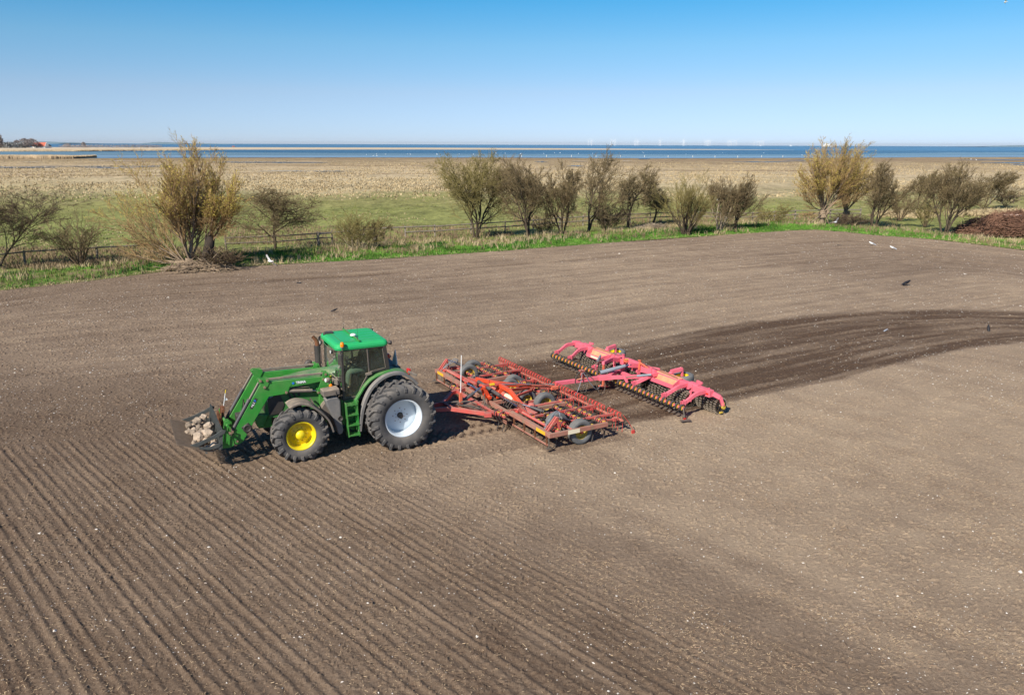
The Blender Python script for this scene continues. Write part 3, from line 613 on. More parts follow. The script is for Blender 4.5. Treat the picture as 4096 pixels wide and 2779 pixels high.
# loader sub-frame
mb = MB()
for s in (1, -1):
    mb.extr([(1.93, 2.25), (1.80, 2.23), (1.71, 1.95), (1.78, 1.60), (2.06, 1.58), (2.12, 1.70), (2.0, 2.0)], s*.43, s*.455)
    mb.extr([(1.93, 2.25), (1.80, 2.23), (1.71, 1.95), (1.78, 1.60), (2.06, 1.58), (2.12, 1.70), (2.0, 2.0)], s*.60, s*.622)
    mb.extr([(2.05, 1.66), (1.78, 1.66), (1.80, .75), (2.05, .75)], s*.42, s*.56)
    mb.bb(1.8, 2.06, s*.2, s*.5, .72, .95); mb.cyl((1.93, s*.40, 2.04), (1.93, s*.64, 2.04), .03); mb.cyl((1.86, s*.40, 2.18), (1.86, s*.64, 2.18), .03); mb.cyl((2.09, s*.40, 1.68), (2.09, s*.64, 1.68), .03)
    mb.cyl((1.80, s*.62, 1.88), (1.80, s*.65, 1.88), .035)
mb.build('loader_bracket', M['green_loader'], TR, .004)
M['pin'] = mat('dusty_pin', (.20, .13, .08), .7, dust=.4, var=.2)
ARM = [(1.90, 2.11), (1.90, 1.98), (2.40, 1.94), (2.84, 1.92), (2.90, 1.75), (3.12, 1.74), (3.42, 1.73), (3.62, 1.44), (3.83, 1.13), (4.18, .57), (4.30, .50), (4.45, .56), (4.46, .74), (4.37, .95), (4.0, 1.52), (3.66, 2.06), (3.60, 2.13), (3.39, 2.15), (2.6, 2.135)]
for s in (1, -1):
    mb = MB(); mb.extr(ARM, s*.46, s*.58); arm = mb.build('loader_arm', M['green_loader'], TR, .012)
    mb = MB(); mb.extr([(3.70, 2.22), (3.64, 2.27), (3.40, 2.25), (3.37, 2.17), (3.48, 1.97), (3.55, 1.97)], s*.585, s*.607); mb.extr([(3.70, 2.22), (3.64, 2.27), (3.40, 2.25), (3.37, 2.17), (3.48, 1.97), (3.55, 1.97)], s*.433, s*.455); mb.build('link_plate', M['green_loader'], arm, .003)
    mb = MB(); mb.extr([(3.50, 1.86), (3.42, 1.745), (2.92, 1.765), (2.87, 1.93), (2.80, 1.99), (2.90, 2.125), (3.38, 2.14), (3.60, 2.12), (3.66, 1.98)], s*.581, s*.588); mb.build('reinforcing_plate', M['green_loader'], arm)
    for px_, pz in ((3.62, 2.21), (3.44, 2.20), (3.52, 2.02), (2.96, 1.80), (4.34, .62), (4.44, .90), (1.93, 2.04), (1.86, 2.18), (2.09, 1.68)):
        mb = MB(); mb.cyl((px_, s*.44, pz), (px_, s*.645, pz), .028, 10); mb.cyl((px_, s*.61, pz), (px_, s*.625, pz), .04, 12); mb.build('pin', M['pin'], arm)
    mb = MB(); mb.beam((1.86, s*.52, 2.19), (3.44, s*.52, 2.21), .05, .055); mb.build('levelling_link', M['dusty'], arm, .006)
    mb = MB(); mb.cyl((3.62, s*.52, 2.21), (3.98, s*.535, 1.64), .032, 10); mb.build('ram_rod', M['steel'], arm)
    mb = MB(); mb.tube([(3.95, s*.535, 1.69), (4.40, s*.55, .97)], .048, 14); mb.cyl((3.96, s*.535, 1.67), (3.93, s*.535, 1.72), .055, 14); mb.cyl((4.40, s*.55, .97), (4.44, s*.55, .90), .035, 8); mb.build('bucket_ram', M['dkcyl'], arm)
    mb = MB(); mb.cyl((2.97, s*.52, 1.81), (2.24, s*.52, 1.73), .052, 14); mb.tube([(2.9, s*.53, 1.87), (2.6, s*.53, 1.87), (2.32, s*.53, 1.85), (2.30, s*.53, 1.78)], .009, 6); mb.build('lift_ram', M['dusty'], arm)
    mb = MB(); mb.cyl((2.24, s*.52, 1.73), (2.09, s*.52, 1.70), .026, 10); mb.build('lift_rod', M['rod'], arm)
    mb = MB(); mb.tube([(4.05+.09*math.cos(a)-.0*a, s*.587, .93+.09*math.sin(a)) for a in np.linspace(0, 2*math.pi, 13)[:-1]], .035, 8, closed=True); mb.box((4.05+.0, s*.588, .93), (.22, .03, .24), ry=.55); mb.build('rubber_bumper', M['black'], arm, .01)
mb = MB(); mb.cyl((4.02, -.47, 1.05), (4.02, .47, 1.05), .075, 14); mb.bb(3.90, 4.12, -.25, .2, 1.02, 1.16); mb.build('cross_tube', M['green_loader'], TR)
mb = MB(); mb.bb(4.08, 4.26, -.12, .22, 1.0, 1.2); mb.build('valve_block', M['black'], TR, .02)
for k in range(4):
    mb = MB(); a = k*.5
    mb.tube([(4.10, .3-.15*k, 1.1), (4.15-.05*k, .40-.12*k, 1.30+.06*k), (4.05, .42-.1*k, 1.45+.05*k), (3.95, .45-.25*k, 1.36)], .012, 6); mb.build('hose', M['hose'], TR)
# lettering on the near and far arm
MXt = Matrix(((-1, 0, 0, 2.545), (0, 0, 1, .592), (0, 1, 0, 2.032), (0, 0, 0, 1)))
text_mesh('lettering', 'TRIMA', .092, M['whitep'], TR, MXt, .002, .004)
lg = MB()
for k in range(6):
    a = math.pi/3*k; lg.cyl((2.755+.022*math.cos(a), .586, 2.03+.022*math.sin(a)), (2.755+.022*math.cos(a), .5935, 2.03+.022*math.sin(a)), .013, 8)
lg.cyl((2.755, .586, 2.03), (2.755, .594, 2.03), .014, 8); lg.build('logo', M['blue'], TR)
X_ = Vector((-.53, 0, .848)); Y_ = Vector((.848, 0, .53)); o_ = Vector((3.835, .587, 1.60))
mb = MB(); P_ = [o_+X_*a+Y_*b for a, b in ((-.16, -.035), (.16, -.035), (.16, .04), (-.16, .04))]; mb.add([(p.x, .5825, p.z) for p in P_]+[(p.x, .586, p.z) for p in P_], [(0,1,2,3),(7,6,5,4),(0,4,5,1),(1,5,6,2),(2,6,7,3),(3,7,4,0)]); mb.build('decal', M['black'], TR)
MX2 = Matrix(((X_.x, Y_.x, 0, o_.x-.0*X_.x), (0, 0, 1, .5885), (X_.z, Y_.z, 0, o_.z), (0, 0, 0, 1)))
text_mesh('lettering', '+6.1', .085, M['whitep'], TR, MX2 @ Matrix.Translation((-.035, 0, 0)), .001, .003)
text_mesh('lettering', 'P', .085, M['blue'], TR, MX2 @ Matrix.Translation((.085, 0, 0)), .001, .005)
# carrier and stone fork
mb = MB()
for s in (1, -1):
    for (a, b) in ((s*.44, s*.46), (s*.58, s*.60)): mb.extr([(4.60, 1.22), (4.52, 1.24), (4.47, 1.18), (4.55, .98), (4.53, .80), (4.44, .70), (4.42, .52), (4.52, .46), (4.72, .47), (4.80, .58), (4.70, .80), (4.68, 1.0)], a, b)
mb.cyl((4.56, -.7, 1.10), (4.56, .7, 1.10), .04); mb.beam((4.60, -.6, .60), (4.60, .6, .60), .05, .12)
mb.build('tool_carrier', M['green_loader'], TR, .004)
FB = MB()
for s in (1, -1):
    FB.extr([(5.56, .88), (5.40, .80), (4.95, .96), (4.70, 1.06), (4.66, 1.14), (4.74, 1.17), (4.98, 1.05), (5.3, .94)], s*1.09, s*1.115)
    FB.extr([(5.38, .80), (5.30, .72), (5.1, .67), (4.86, .70), (4.80, .78), (4.84, .82), (5.1, .75)], s*1.09, s*1.112)
    FB.extr([(4.86, .64), (4.78, .64), (4.72, 1.15), (4.80, 1.15)], s*1.06, s*1.09)
FB.beam((4.74, -1.1, 1.06), (4.74, 1.1, 1.06), .06, .05); FB.beam((4.84, -1.1, .66), (4.84, 1.1, .66), .07, .07); FB.beam((5.18, -1.1, .595), (5.18, 1.1, .595), .05, .03)
fork = FB.build('stone_fork', M['grate'], TR, .004)
for k in range(25):
    y = -1.05+k*2.1/24
    mb = MB(); pts = [(5.87, .945), (5.70, .885), (5.55, .815), (5.38, .72), (5.2, .635), (5.02, .605), (4.90, .66)]
    for p, q in zip(pts, pts[1:]): mb.beam((p[0], y, p[1]), (q[0], y, q[1]), .018, .034)
    mb.build('floor_tine', M['grate_r'], fork)
for k in range(25):
    y = -1.05+k*2.1/24
    if abs(k-13) < 1: continue
    mb = MB(); mb.beam((4.86, y, .66), (4.82, y, .9), .022, .03); mb.beam((4.82, y, .9), (4.775, y, 1.25), .022, .03); mb.build('wall_bar', M['grate'], fork)
mb = MB(); mb.beam((4.74, .0, .66), (4.70, .0, 1.34), .11, .06); mb.beam((4.62, -.16, .80), (4.54, -.16, 1.42), .10, .07); mb.beam((4.62, -.42, .80), (4.56, -.42, 1.34), .06, .06); mb.cyl((4.55, -.22, 1.34), (4.55, .0, 1.34), .035); mb.build('fork_post', M['rust'], fork, .005)
mb = MB(); mb.cyl((4.53, -.18, 1.36), (4.45, -.18, 1.76), .010, 8); mk = mb.build('marker_stick', M['whitep'], TR)
mb = MB(); mb.cyl((4.4497, -.18, 1.762), (4.43, -.18, 1.86), .009, 8); mb.build('marker_tip', M['signy'], mk)
mb = MB(); mb.extr([(4.49, 1.66), (4.41, 1.60), (4.40, 1.56), (4.47, 1.55)], -.19, -.186); mb.build('marker_flag', M['whitep'], mk)
# mudguards
def arc_guard(name, pts, y0, y1, th, m, parent, lip=0):
    mb = MB(); secs = []
    for i, p in enumerate(pts):
        a = pts[max(i-1, 0)]; b = pts[min(i+1, len(pts)-1)]; d = vnorm((b[0]-a[0], b[1]-a[1])); nrm = np.array((-d[1], d[0]))
        if nrm[1] < 0 and abs(nrm[1]) > .05: nrm = -nrm
        if abs(nrm[1]) <= .05: nrm = np.array((abs(nrm[0]), nrm[1]))
        q = (p[0]-nrm[0]*th, p[1]-nrm[1]*th); e = (p[0]-nrm[0]*(th+lip), p[1]-nrm[1]*(th+lip))
        if y1 > 0: secs.append([(p[0], y0, p[1]), (p[0], y1-.02, p[1]), (p[0]-nrm[0]*.012, y1, p[1]-nrm[1]*.012), (e[0], y1, e[1]), (e[0], y1-.015, e[1]), (q[0], y1-.02, q[1]), (q[0], y0, q[1])])
        else: secs.append([(p[0], y0, p[1]), (p[0], y1+.02, p[1]), (p[0]-nrm[0]*.012, y1, p[1]-nrm[1]*.012), (e[0], y1, e[1]), (e[0], y1+.015, e[1]), (q[0], y1+.02, q[1]), (q[0], y0, q[1])])
    mb.loft(secs, smooth=False); return mb.build(name, m, parent)
def sm(pts, n=4):
    out = []
    P_ = [pts[0]]+pts+[pts[-1]]
    for i in range(1, len(P_)-2):
        p0, p1, p2, p3 = [np.array(q, float) for q in P_[i-1:i+3]]
        for k in range(n):
            t = k/n; out.append(tuple(.5*((2*p1)+(-p0+p2)*t+(2*p0-5*p1+4*p2-p3)*t*t+(-p0+3*p1-3*p2+p3)*t**3)))
    out.append(tuple(pts[-1])); return out
for s in (1, -1):
    arc_guard('front_mudguard', sm([(3.06, 1.60), (2.95, 1.66), (2.75, 1.69), (2.45, 1.585), (2.14, 1.30), (1.97, 1.05), (1.88, .75)]), s*.86, s*1.40, .02, M['dusty'], TR, .035)
    arc_guard('rear_mudguard', sm([(1.16, 1.42), (1.03, 1.60), (.86, 1.83), (.62, 2.02), (.30, 2.13), (0, 2.16), (-.3, 2.09), (-.48, 1.97)]), s*.60, s*1.0, .03, M['green'], TR, .02)
    arc_guard('mudguard_extension', sm([(1.14, .55), (1.09, .9), (1.01, 1.25), (.86, 1.60), (.66, 1.86), (.36, 2.06), (.01, 2.14), (-.30, 2.07), (-.52, 1.90), (-.68, 1.72)]), s*1.0, s*1.16, .03, M['greyp'], TR, .05)
    mb = MB(); mb.beam((2.3, s*.5, 1.5), (2.3, s*.95, 1.42), .04, .04); mb.beam((2.77, s*.5, 1.3), (2.77, s*.95, 1.6), .04, .04); mb.build('mudguard_stay', M['blackm'], TR)
    mb = MB(); mb.bb(-.50, -.42, s*.86, s*1.02, 1.98, 2.14); mb.build('tail_lamp', M['redlens'], TR, .015)
    mb = MB(); mb.beam((-.40, s*1.05, 2.08), (-.62, s*1.18, 1.97), .05, .07); mb.build('lamp_guard', M['dusty'], TR, .01)
# green lower body beside the steps, inner wheel arch
for s in (1, -1):
    mb = MB(); mb.extr([(1.52, 1.44), (1.16, 1.44), (1.16, .55), (1.22, .48), (1.52, .75)], s*.62, s*.86); mb.extr([(1.17, 1.43), (1.08, 1.43), (1.14, .60), (1.17, .55)], s*.86, s*1.06); mb.build('lower_body_panel', M['green'], TR, .008)
for s in (1, -1):
    mb = MB(); mb.extr([(1.47, 1.40), (1.44, 1.40), (1.40, .42), (1.43, .40)], s*.87, s*1.14); mb.extr([(1.17, 1.40), (1.14, 1.40), (1.10, .40), (1.13, .40)], s*.87, s*1.16); st = mb.build('ladder', M['green'], TR, .004)
    for z in (1.36, 1.06, .76, .46):
        mb = MB(); x = 1.28+(z-.9)*.04
        for yy in (.90, .97, 1.04, 1.11, 1.17): mb.beam((x-.16, s*yy, z), (x+.16, s*yy, z), .018, .028)
        for xx in (-.15, 0, .15): mb.beam((x+xx, s*.90, z-.004), (x+xx, s*1.17, z-.004), .03, .02)
        mb.build('step', M['green'], st)
# diesel tank, toolbox (left side), second tank on the right
for s in (1, -1):
    mb = MB(); prof = [(2.02, 1.58), (1.90, 1.63), (1.68, 1.63), (1.60, 1.50), (1.60, 1.10), (1.56, .62), (1.60, .53), (1.70, .52), (1.76, .75), (1.84, 1.05), (1.96, 1.35)]
    mb.extr(prof, s*.80, s*1.10); tk = mb.build('fuel_tank', M['greyp'] if s > 0 else M['black'], TR, .035)
    mb = MB(); mb.cyl((1.78, s*.98, 1.62), (1.78, s*.98, 1.70), .05, 12); mb.cyl((1.78, s*.98, 1.70), (1.78, s*.98, 1.75), .065, 12); mb.build('tank_cap', M['dusty'], tk)
    mb = MB(); mb.lathe([(.01, s*1.105), (.055, s*1.105), (.06, s*1.12), (.075, s*1.12), (.075, s*1.10)], o=(1.63, 0, 1.0), n=16); mb.build('cap_ring', M['black'], tk)
    mb = MB(); mb.box((1.85, s*.97, 1.78), (.46, .36, .17), ry=.06); tb = mb.build('toolbox', M['dusty'], TR, .02)
    mb = MB(); mb.cyl((1.75, s*1.16, 1.82), (1.73, s*1.175, 1.70), .012, 6); mb.build('latch', M['steel'], tb)
    mb = MB(); mb.cyl((1.78, s*.45, 1.15), (1.78, s*.80, 1.15), .30, 20); mb.build('air_tank', M['dusty'], TR, .02)
# ---------------------------------------------------------------- cab
mb = MB(); mb.bb(.15, 1.50, -.84, .84, 1.36, 1.46); mb.extr([(1.50, 1.44), (1.50, 2.0), (1.60, 2.12), (1.66, 1.9), (1.66, 1.3), (1.5, 1.3)], -.45, .45); mb.bb(.10, .22, -.84, .84, 1.4, 2.10)
cab = mb.build('cab_floor', M['black'], TR, .01)
mb = MB()
for s in (1, -1):
    mb.extr([(.95, 1.46), (.86, 1.72), (.62, 1.98), (.2, 2.08), (.2, 1.46)], s*.52, s*.80)
mb.build('inner_arch', M['black'], TR)
for s in (1, -1):
    Y = s*.86
    pl = [('front_pillar', [(1.44, Y, 1.44), (1.45, Y, 2.0), (1.43, Y, 2.86)], .055), ('rear_door_pillar', [(1.03, Y, 1.47), (.93, Y, 1.72), (.78, Y, 1.98), (.67, Y, 2.14), (.72, Y, 2.86)], .035), ('rear_pillar', [(.12, Y*.97, 2.14), (.22, Y, 2.90)], .075)]
    for nm, pts, w in pl:
        mb = MB()
        for a, b in zip(pts, pts[1:]): mb.beam(a, b, w, w*1.3)
        mb.build(nm, M['black'], TR, .008)
    mb = MB(); mb.beam((1.46, Y, 1.45), (1.02, Y, 1.45), .05, .07); mb.beam((1.44, Y, 2.86), (.20, Y, 2.87), .05, .05); mb.beam((.68, Y, 2.14), (.14, Y, 2.20), .04, .04); mb.build('door_sill', M['black'], TR)
    mb = MB(); mb.extr([(1.41, 2.84), (.73, 2.84), (.69, 2.14), (.80, 1.97), (.95, 1.72), (1.04, 1.49), (1.42, 1.49)], Y-.006, Y+.006); dr = mb.build('door_glass', M['glass'], TR)
    mb = MB(); mb.tube([(1.41, Y+s*.012, 1.50), (1.05, Y+s*.012, 1.50), (.96, Y+s*.012, 1.73), (.81, Y+s*.012, 1.98), (.70, Y+s*.012, 2.15)], .010, 6); mb.beam((.80, Y+s*.03, 2.10), (.62, Y+s*.03, 2.13), .04, .07); mb.build('door_frame', M['dusty'], dr)
    mb = MB(); mb.extr([(.70, 2.83), (.27, 2.83), (.19, 2.22), (.66, 2.16)], Y-.006, Y+.006); sg = mb.build('side_glass', M['glass'], TR)
    mb = MB(); mb.tube([(.655, Y+s*.012, 2.17), (.20, Y+s*.012, 2.235), (.275, Y+s*.012, 2.80)], .010, 6); mb.beam((.695, Y+s*.01, 2.16), (.725, Y+s*.01, 2.83), .02, .02); mb.build('glass_seal', M['dusty'], sg)
    # mirrors
    mb = MB(); mb.tube([(1.46, s*.88, 2.86), (1.52, s*1.04, 2.90), (1.56, s*1.14, 2.86), (1.56, s*1.15, 2.6)], .012, 8); mb.tube([(1.50, s*.9, 1.5), (1.56, s*1.0, 1.55), (1.57, s*1.02, 2.05), (1.56, s*1.10, 2.55)], .012, 8)
    ma = mb.build('mirror_arm', M['black'], TR)
    mb = MB(); mb.box((1.57, s*1.15, 2.70), (.05, .16, .29), rz=s*.5); mi = mb.build('mirror', M['black'], ma, .02)
    mb = MB(); mb.lathe([(.001, .03), (.055, .03), (.06, 0), (.05, -.04), (.001, -.05)], o=(1.66, s*.60, 2.80), axis='x', n=16); wl = mb.build('work_lamp', M['black'], TR)
    mb = MB(); mb.lathe([(.001, .036), (.05, .032)], o=(1.66, s*.60, 2.80), axis='x', n=16); mb.build('lens', M['whitep'], wl)
    mb = MB(); mb.lathe([(.001, -.05), (.055, -.04), (.06, 0), (.045, .05), (.001, .07)], o=(.05, s*.88, 2.95), axis='x', n=16); wl = mb.build('work_lamp', M['black'], TR)
    mb = MB(); mb.lathe([(.001, -.054), (.05, -.045)], o=(.05, s*.88, 2.95), axis='x', n=16); mb.build('lens', M['whitep'], wl)
    mb = MB(); mb.beam((1.66, s*.55, 1.95), (1.62, s*.95, 2.0), .05, .16); mb.build('lamp_bracket', M['dusty'], TR, .01)
    mb = MB(); mb.ico((1.85, s*.78, 2.05), .075, 1, 2, (1.1, .9, 1), 0); hl = mb.build('side_headlight', M['dusty'], TR)
    mb = MB(); mb.ico((1.90, s*.78, 2.05), .06, 1, 2, (.6, .9, 1), 0); mb.build('lens', M['whitep'], hl)
    mb = MB(); mb.ico((1.78, s*.80, 1.89), .05, 1, 2, (1, .8, 1), 0); mb.build('indicator', M['amber'], TR)
    mb = MB(); mb.cyl((1.78, s*.8, 1.60), (1.82, s*.79, 2.02), .018, 8); mb.build('lamp_stalk', M['dusty'], TR)
mb = MB(); mb.bb(1.90, 1.97, .608, .626, 1.72, 1.80); mb.build('warning_label', M['signy'], TR)
# windscreen: curved glass with a dropped, rounded lower edge
secs = []
for k in range(17):
    t = -1+2*k/16; y = t*.84; x = 1.47+.19*(1-abs(t)**2.4); zb = 2.13-.22*abs(t)**3.0 if abs(t) < .9 else 1.94-.35*(abs(t)-.9)*10*.6
    secs.append([(x, y, zb), (x+.012, y, zb), (x-.0, y, 2.86), (x-.012, y, 2.86)])
mb = MB(); mb.loft(secs, smooth=False); ws = mb.build('windscreen', M['glass'], TR)
mb = MB(); mb.tube([(c[0][0]+.008, c[0][1], c[0][2]) for c in secs], .014, 6); mb.build('windscreen_seal', M['dusty'], ws)
mb = MB(); mb.tube([(1.60, -.30, 2.1), (1.68, -.22, 2.4), (1.66, -.18, 2.72)], .008, 6); mb.build('wiper', M['black'], ws)
mb = MB(); mb.extr([(.13, 2.12), (.14, 2.12), (.23, 2.86), (.22, 2.86)], -.78, .78); mb.build('rear_glass', M['glass'], TR)
# roof
def rrect(x0, x1, hw, r, z, n=6, bow=.0):
    out = []
    for cx, cy, a0 in ((x1-r, hw-r, 0), (x0+r, hw-r, 90), (x0+r, -hw+r, 180), (x1-r, -hw+r, 270)):
        for k in range(n):
            a = R(a0+90*k/(n-1)); x = cx+r*math.cos(a); y = cy+r*math.sin(a)
            if x > x1-r*1.2: x += bow*(1-(y/hw)**2)
            out.append((x, y, z))
    return out
mb = MB(); mb.loft([rrect(.14, 1.55, .86, .14, 2.855, bow=.10), rrect(.10, 1.57, .90, .14, 2.875, bow=.11), rrect(.09, 1.58, .915, .14, 2.93, bow=.12), rrect(.10, 1.57, .905, .14, 2.985, bow=.12), rrect(.13, 1.54, .87, .13, 3.03, bow=.11), rrect(.19, 1.49, .80, .12, 3.052, bow=.09), rrect(.24, 1.44, .74, .10, 3.056, bow=.06)])
roof = mb.build('cab_roof', M['roof'], TR)
for y in (-.62, -.32, 0, .32, .62):
    mb = MB(); mb.box((.50, y, 3.058), (.62, .016, .016)); mb.build('roof_rib', M['roof'], roof)
mb = MB(); mb.bb(.86, .875, -.74, .74, 3.054, 3.064); mb.bb(1.36, 1.375, -.66, .66, 3.052, 3.062); mb.bb(.88, 1.36, .70, .714, 3.053, 3.063); mb.bb(.88, 1.36, -.714, -.70, 3.053, 3.063); mb.build('roof_panel_edge', M['green'], roof)
mb = MB(); mb.beam((.92, -.85, 3.085), (.92, .85, 3.085), .05, .03); mb.build('roof_bar', M['green_loader'], roof)
mb = MB(); mb.lathe([(.001, .06), (.05, .052), (.085, .03), (.09, .0), (.001, -.01)], o=(.92, .22, 3.105), axis='z', n=20); mb.build('receiver_dome', M['whitep'], roof)
for y, hgt in ((-.80, .42), (.66, .40)):
    mb = MB(); mb.cyl((.92, y, 3.10), (.92, y, 3.15), .02, 8, .01); mb.cyl((.92, y, 3.14), (.91, y, 3.14+hgt), .004, 5, .003); mb.build('aerial', M['black'], roof)
mb = MB(); mb.lathe([(.001, .07), (.05, .05), (.055, .0), (.04, -.03), (.001, -.04)], o=(1.53, -.55, 3.05), axis='x', n=12); mb.bb(1.30, 1.52, -.68, -.48, 3.02, 3.10); mb.build('camera_box', M['black'], roof, .01)
mb = MB(); mb.cyl((1.44, .90, 2.78), (1.44, .95, 2.98), .012, 8); mb.cyl((1.44, .95, 2.97), (1.44, .95, 3.0), .05, 16); be = mb.build('beacon_stem', M['dusty'], TR)
mb = MB(); mb.lathe([(.052, 0), (.056, .04), (.052, .09), (.035, .12), (.001, .13)], o=(1.44, .95, 3.0), axis='z', n=18); mb.build('beacon', M['amber'], be)
mb = MB(); mb.bb(.26, 1.46, -.82, .82, 2.82, 2.85); mb.build('headliner', M['black'], TR)
# exhaust
mb = MB(); mb.cyl((1.77, -.62, 1.9), (1.77, -.62, 2.72), .085, 18); ex = mb.build('exhaust', M['black'], TR, .01)
mb = MB(); mb.tube([(1.77, -.62, 2.70), (1.77, -.62, 2.80), (1.80, -.62, 2.90), (1.88, -.62, 2.99)], [.062, .06, .055, .05], 14, cap=False); mb.build('exhaust_tip', M['rust'], ex)
mb = MB(); mb.tube([(1.52, -.86, 2.86), (1.66, -.84, 2.80), (1.70, -.84, 2.2), (1.60, -.84, 2.10)], .012, 6); mb.tube([(1.50, -.80, 3.0), (1.72, -.92, 3.05), (1.86, -1.0, 3.05)], .012, 6); mb.build('grab_rail', M['black'], TR)
mb = MB(); mb.cyl((1.70, -.55, 1.95), (2.35, -.55, 1.98), .10, 12); mb.lathe([(.05, -.05), (.13, -.04), (.13, .04), (.05, .05)], o=(2.0, -.80, 2.13), axis='y', n=18); mb.build('air_intake', M['black'], TR)
# interior
mb = MB(); mb.box((.62, 0, 1.90), (.48, .50, .14), ry=-.05); mb.box((.40, 0, 2.25), (.14, .48, .66), ry=-.12); mb.box((.40, 0, 2.62), (.10, .26, .16)); mb.bb(.42, .78, -.22, .22, 1.46, 1.84)
mb.build('driver_seat', M['seat'], TR, .05)
mb = MB(); mb.tube([(1.36, 0, 1.5), (1.30, 0, 1.9), (1.20, 0, 2.13)], .05, 10); sc = mb.build('steering_column', M['black'], TR)
mb = MB(); c_ = np.array((1.18, 0, 2.16)); uu = vnorm((.85, 0, -.5)); uu = vnorm((.87, 0, .49)); 
mb.tube([c_+.20*(math.cos(a)*np.array((0, 1, 0))+math.sin(a)*np.array((-.90, 0, -.42))) for a in np.linspace(0, 2*math.pi, 25)[:-1]], .013, 6, closed=True); mb.cyl(c_-np.array((0, .2, 0)), c_+np.array((0, .2, 0)), .012, 6); mb.build('steering_wheel', M['black'], sc)
mb = MB(); mb.bb(.35, .95, -.66, -.38, 1.85, 2.06); mb.box((.95, -.52, 2.22), (.06, .26, .2)); mb.build('armrest_console', M['black'], TR, .03)
mb = MB(); mb.bb(-.55, -.25, -.4, .4, .9, 1.1)
for s in (1, -1): mb.beam((-.45, s*.42, .75), (-1.15, s*.46, .62), .06, .08); mb.beam((-.35, s*.4, 1.3), (-.85, s*.44, 1.15), .06, .06); mb.beam((-.85, s*.44, 1.15), (-.95, s*.45, .68), .04, .04)
mb.bb(-.85, -.45, -.10, .10, .45, .55); mb.build('rear_linkage', M['blackm'], TR, .008)
mb = MB(); mb.extr([(-.22, 2.10), (-.26, 2.10), (-.33, 2.28), (-.26, 2.58), (-.23, 2.56), (-.17, 2.3)], .28, .60, 'xz'); 
mb = MB(); mb.add([(-.26, .12, 2.12), (-.26, .46, 2.12), (-.28, .50, 2.20), (-.30, .30, 2.56), (-.30, .27, 2.56), (-.28, .08, 2.20)]+[(-.245, .12, 2.12), (-.245, .46, 2.12), (-.265, .50, 2.20), (-.285, .30, 2.56), (-.285, .27, 2.56), (-.265, .08, 2.20)], [(5,4,3,2,1,0),(6,7,8,9,10,11)]+[(i, (i+1) % 6, 6+(i+1) % 6, 6+i) for i in range(6)]); mb.build('rear_sign', M['whitep'], TR)
mb = MB(); mb.bb(-.34, .12, -.55, .6, 2.02, 2.12); mb.build('rear_shelf', M['black'], TR, .01)

# ---------------------------------------------------------------- driver
def skin_body(name, joints, edges, m, loc, rz, sub=2):
    me = bpy.data.meshes.new(name); me.from_pydata([j[0] for j in joints], edges, []); me.update(); me.materials.append(m)
    o = bpy.data.objects.new(name, me); COL.objects.link(o); o.location = loc; o.rotation_euler = (0, 0, rz)
    sk = o.modifiers.new('skin', 'SKIN'); sk.use_smooth_shade = True
    for v, j in zip(me.skin_vertices[0].data, joints):
        r = j[1]; v.radius = r if isinstance(r, tuple) else (r, r)
    me.skin_vertices[0].data[0].use_root = True
    ss = o.modifiers.new('sub', 'SUBSURF'); ss.levels = sub; ss.render_levels = sub
    return o
px_, py_, pz_ = TRX, TRY, -.015
J = [((.62, 0, 2.06), (.15, .13)), ((.58, 0, 2.28), (.14, .12)), ((.56, 0, 2.48), (.16, .11)), ((.57, 0, 2.60), (.06, .06)), ((.60, 0, 2.68), (.085, .095)), ((.61, 0, 2.77), (.08, .09)),
     ((.58, .20, 2.50), .065), ((.70, .27, 2.25), .05), ((.97, .20, 2.20), .036), ((1.03, .18, 2.21), (.035, .02)),
     ((.58, -.20, 2.50), .065), ((.62, -.30, 2.24), .05), ((.90, -.30, 2.16), .036), ((.97, -.29, 2.17), (.035, .02)),
     ((.68, .11, 2.02), .10), ((1.06, .20, 2.02), .07), ((1.10, .22, 1.62), .048), ((1.22, .23, 1.55), (.04, .035)),
     ((.68, -.11, 2.02), .10), ((1.08, -.16, 2.02), .07), ((1.18, -.16, 1.62), .048), ((1.30, -.16, 1.55), (.04, .035))]
E_ = [(0,1),(1,2),(2,3),(3,4),(4,5),(2,6),(6,7),(7,8),(8,9),(2,10),(10,11),(11,12),(12,13),(0,14),(14,15),(15,16),(16,17),(0,18),(18,19),(19,20),(20,21)]
drv = skin_body('person', J, E_, M['skin'], (px_, py_, pz_), math.pi+TRA)
tag(drv, 'driver in dark jacket and pale trousers seated in the tractor cab, hands on the wheel', 'person')
def limb(nm, pts, rr, m):
    mb = MB(); mb.tube(sm([tuple(p) for p in pts], 4) if len(pts) > 2 else pts, np.interp(np.linspace(0, 1, (len(pts)-1)*4+1 if len(pts) > 2 else 2), np.linspace(0, 1, len(rr)), rr), 12); return mb.build(nm, m, drv)
limb('jacket', [(.62, 0, 2.06), (.585, 0, 2.28), (.56, 0, 2.46), (.57, 0, 2.58)], [.185, .18, .19, .10], M['shirt'])
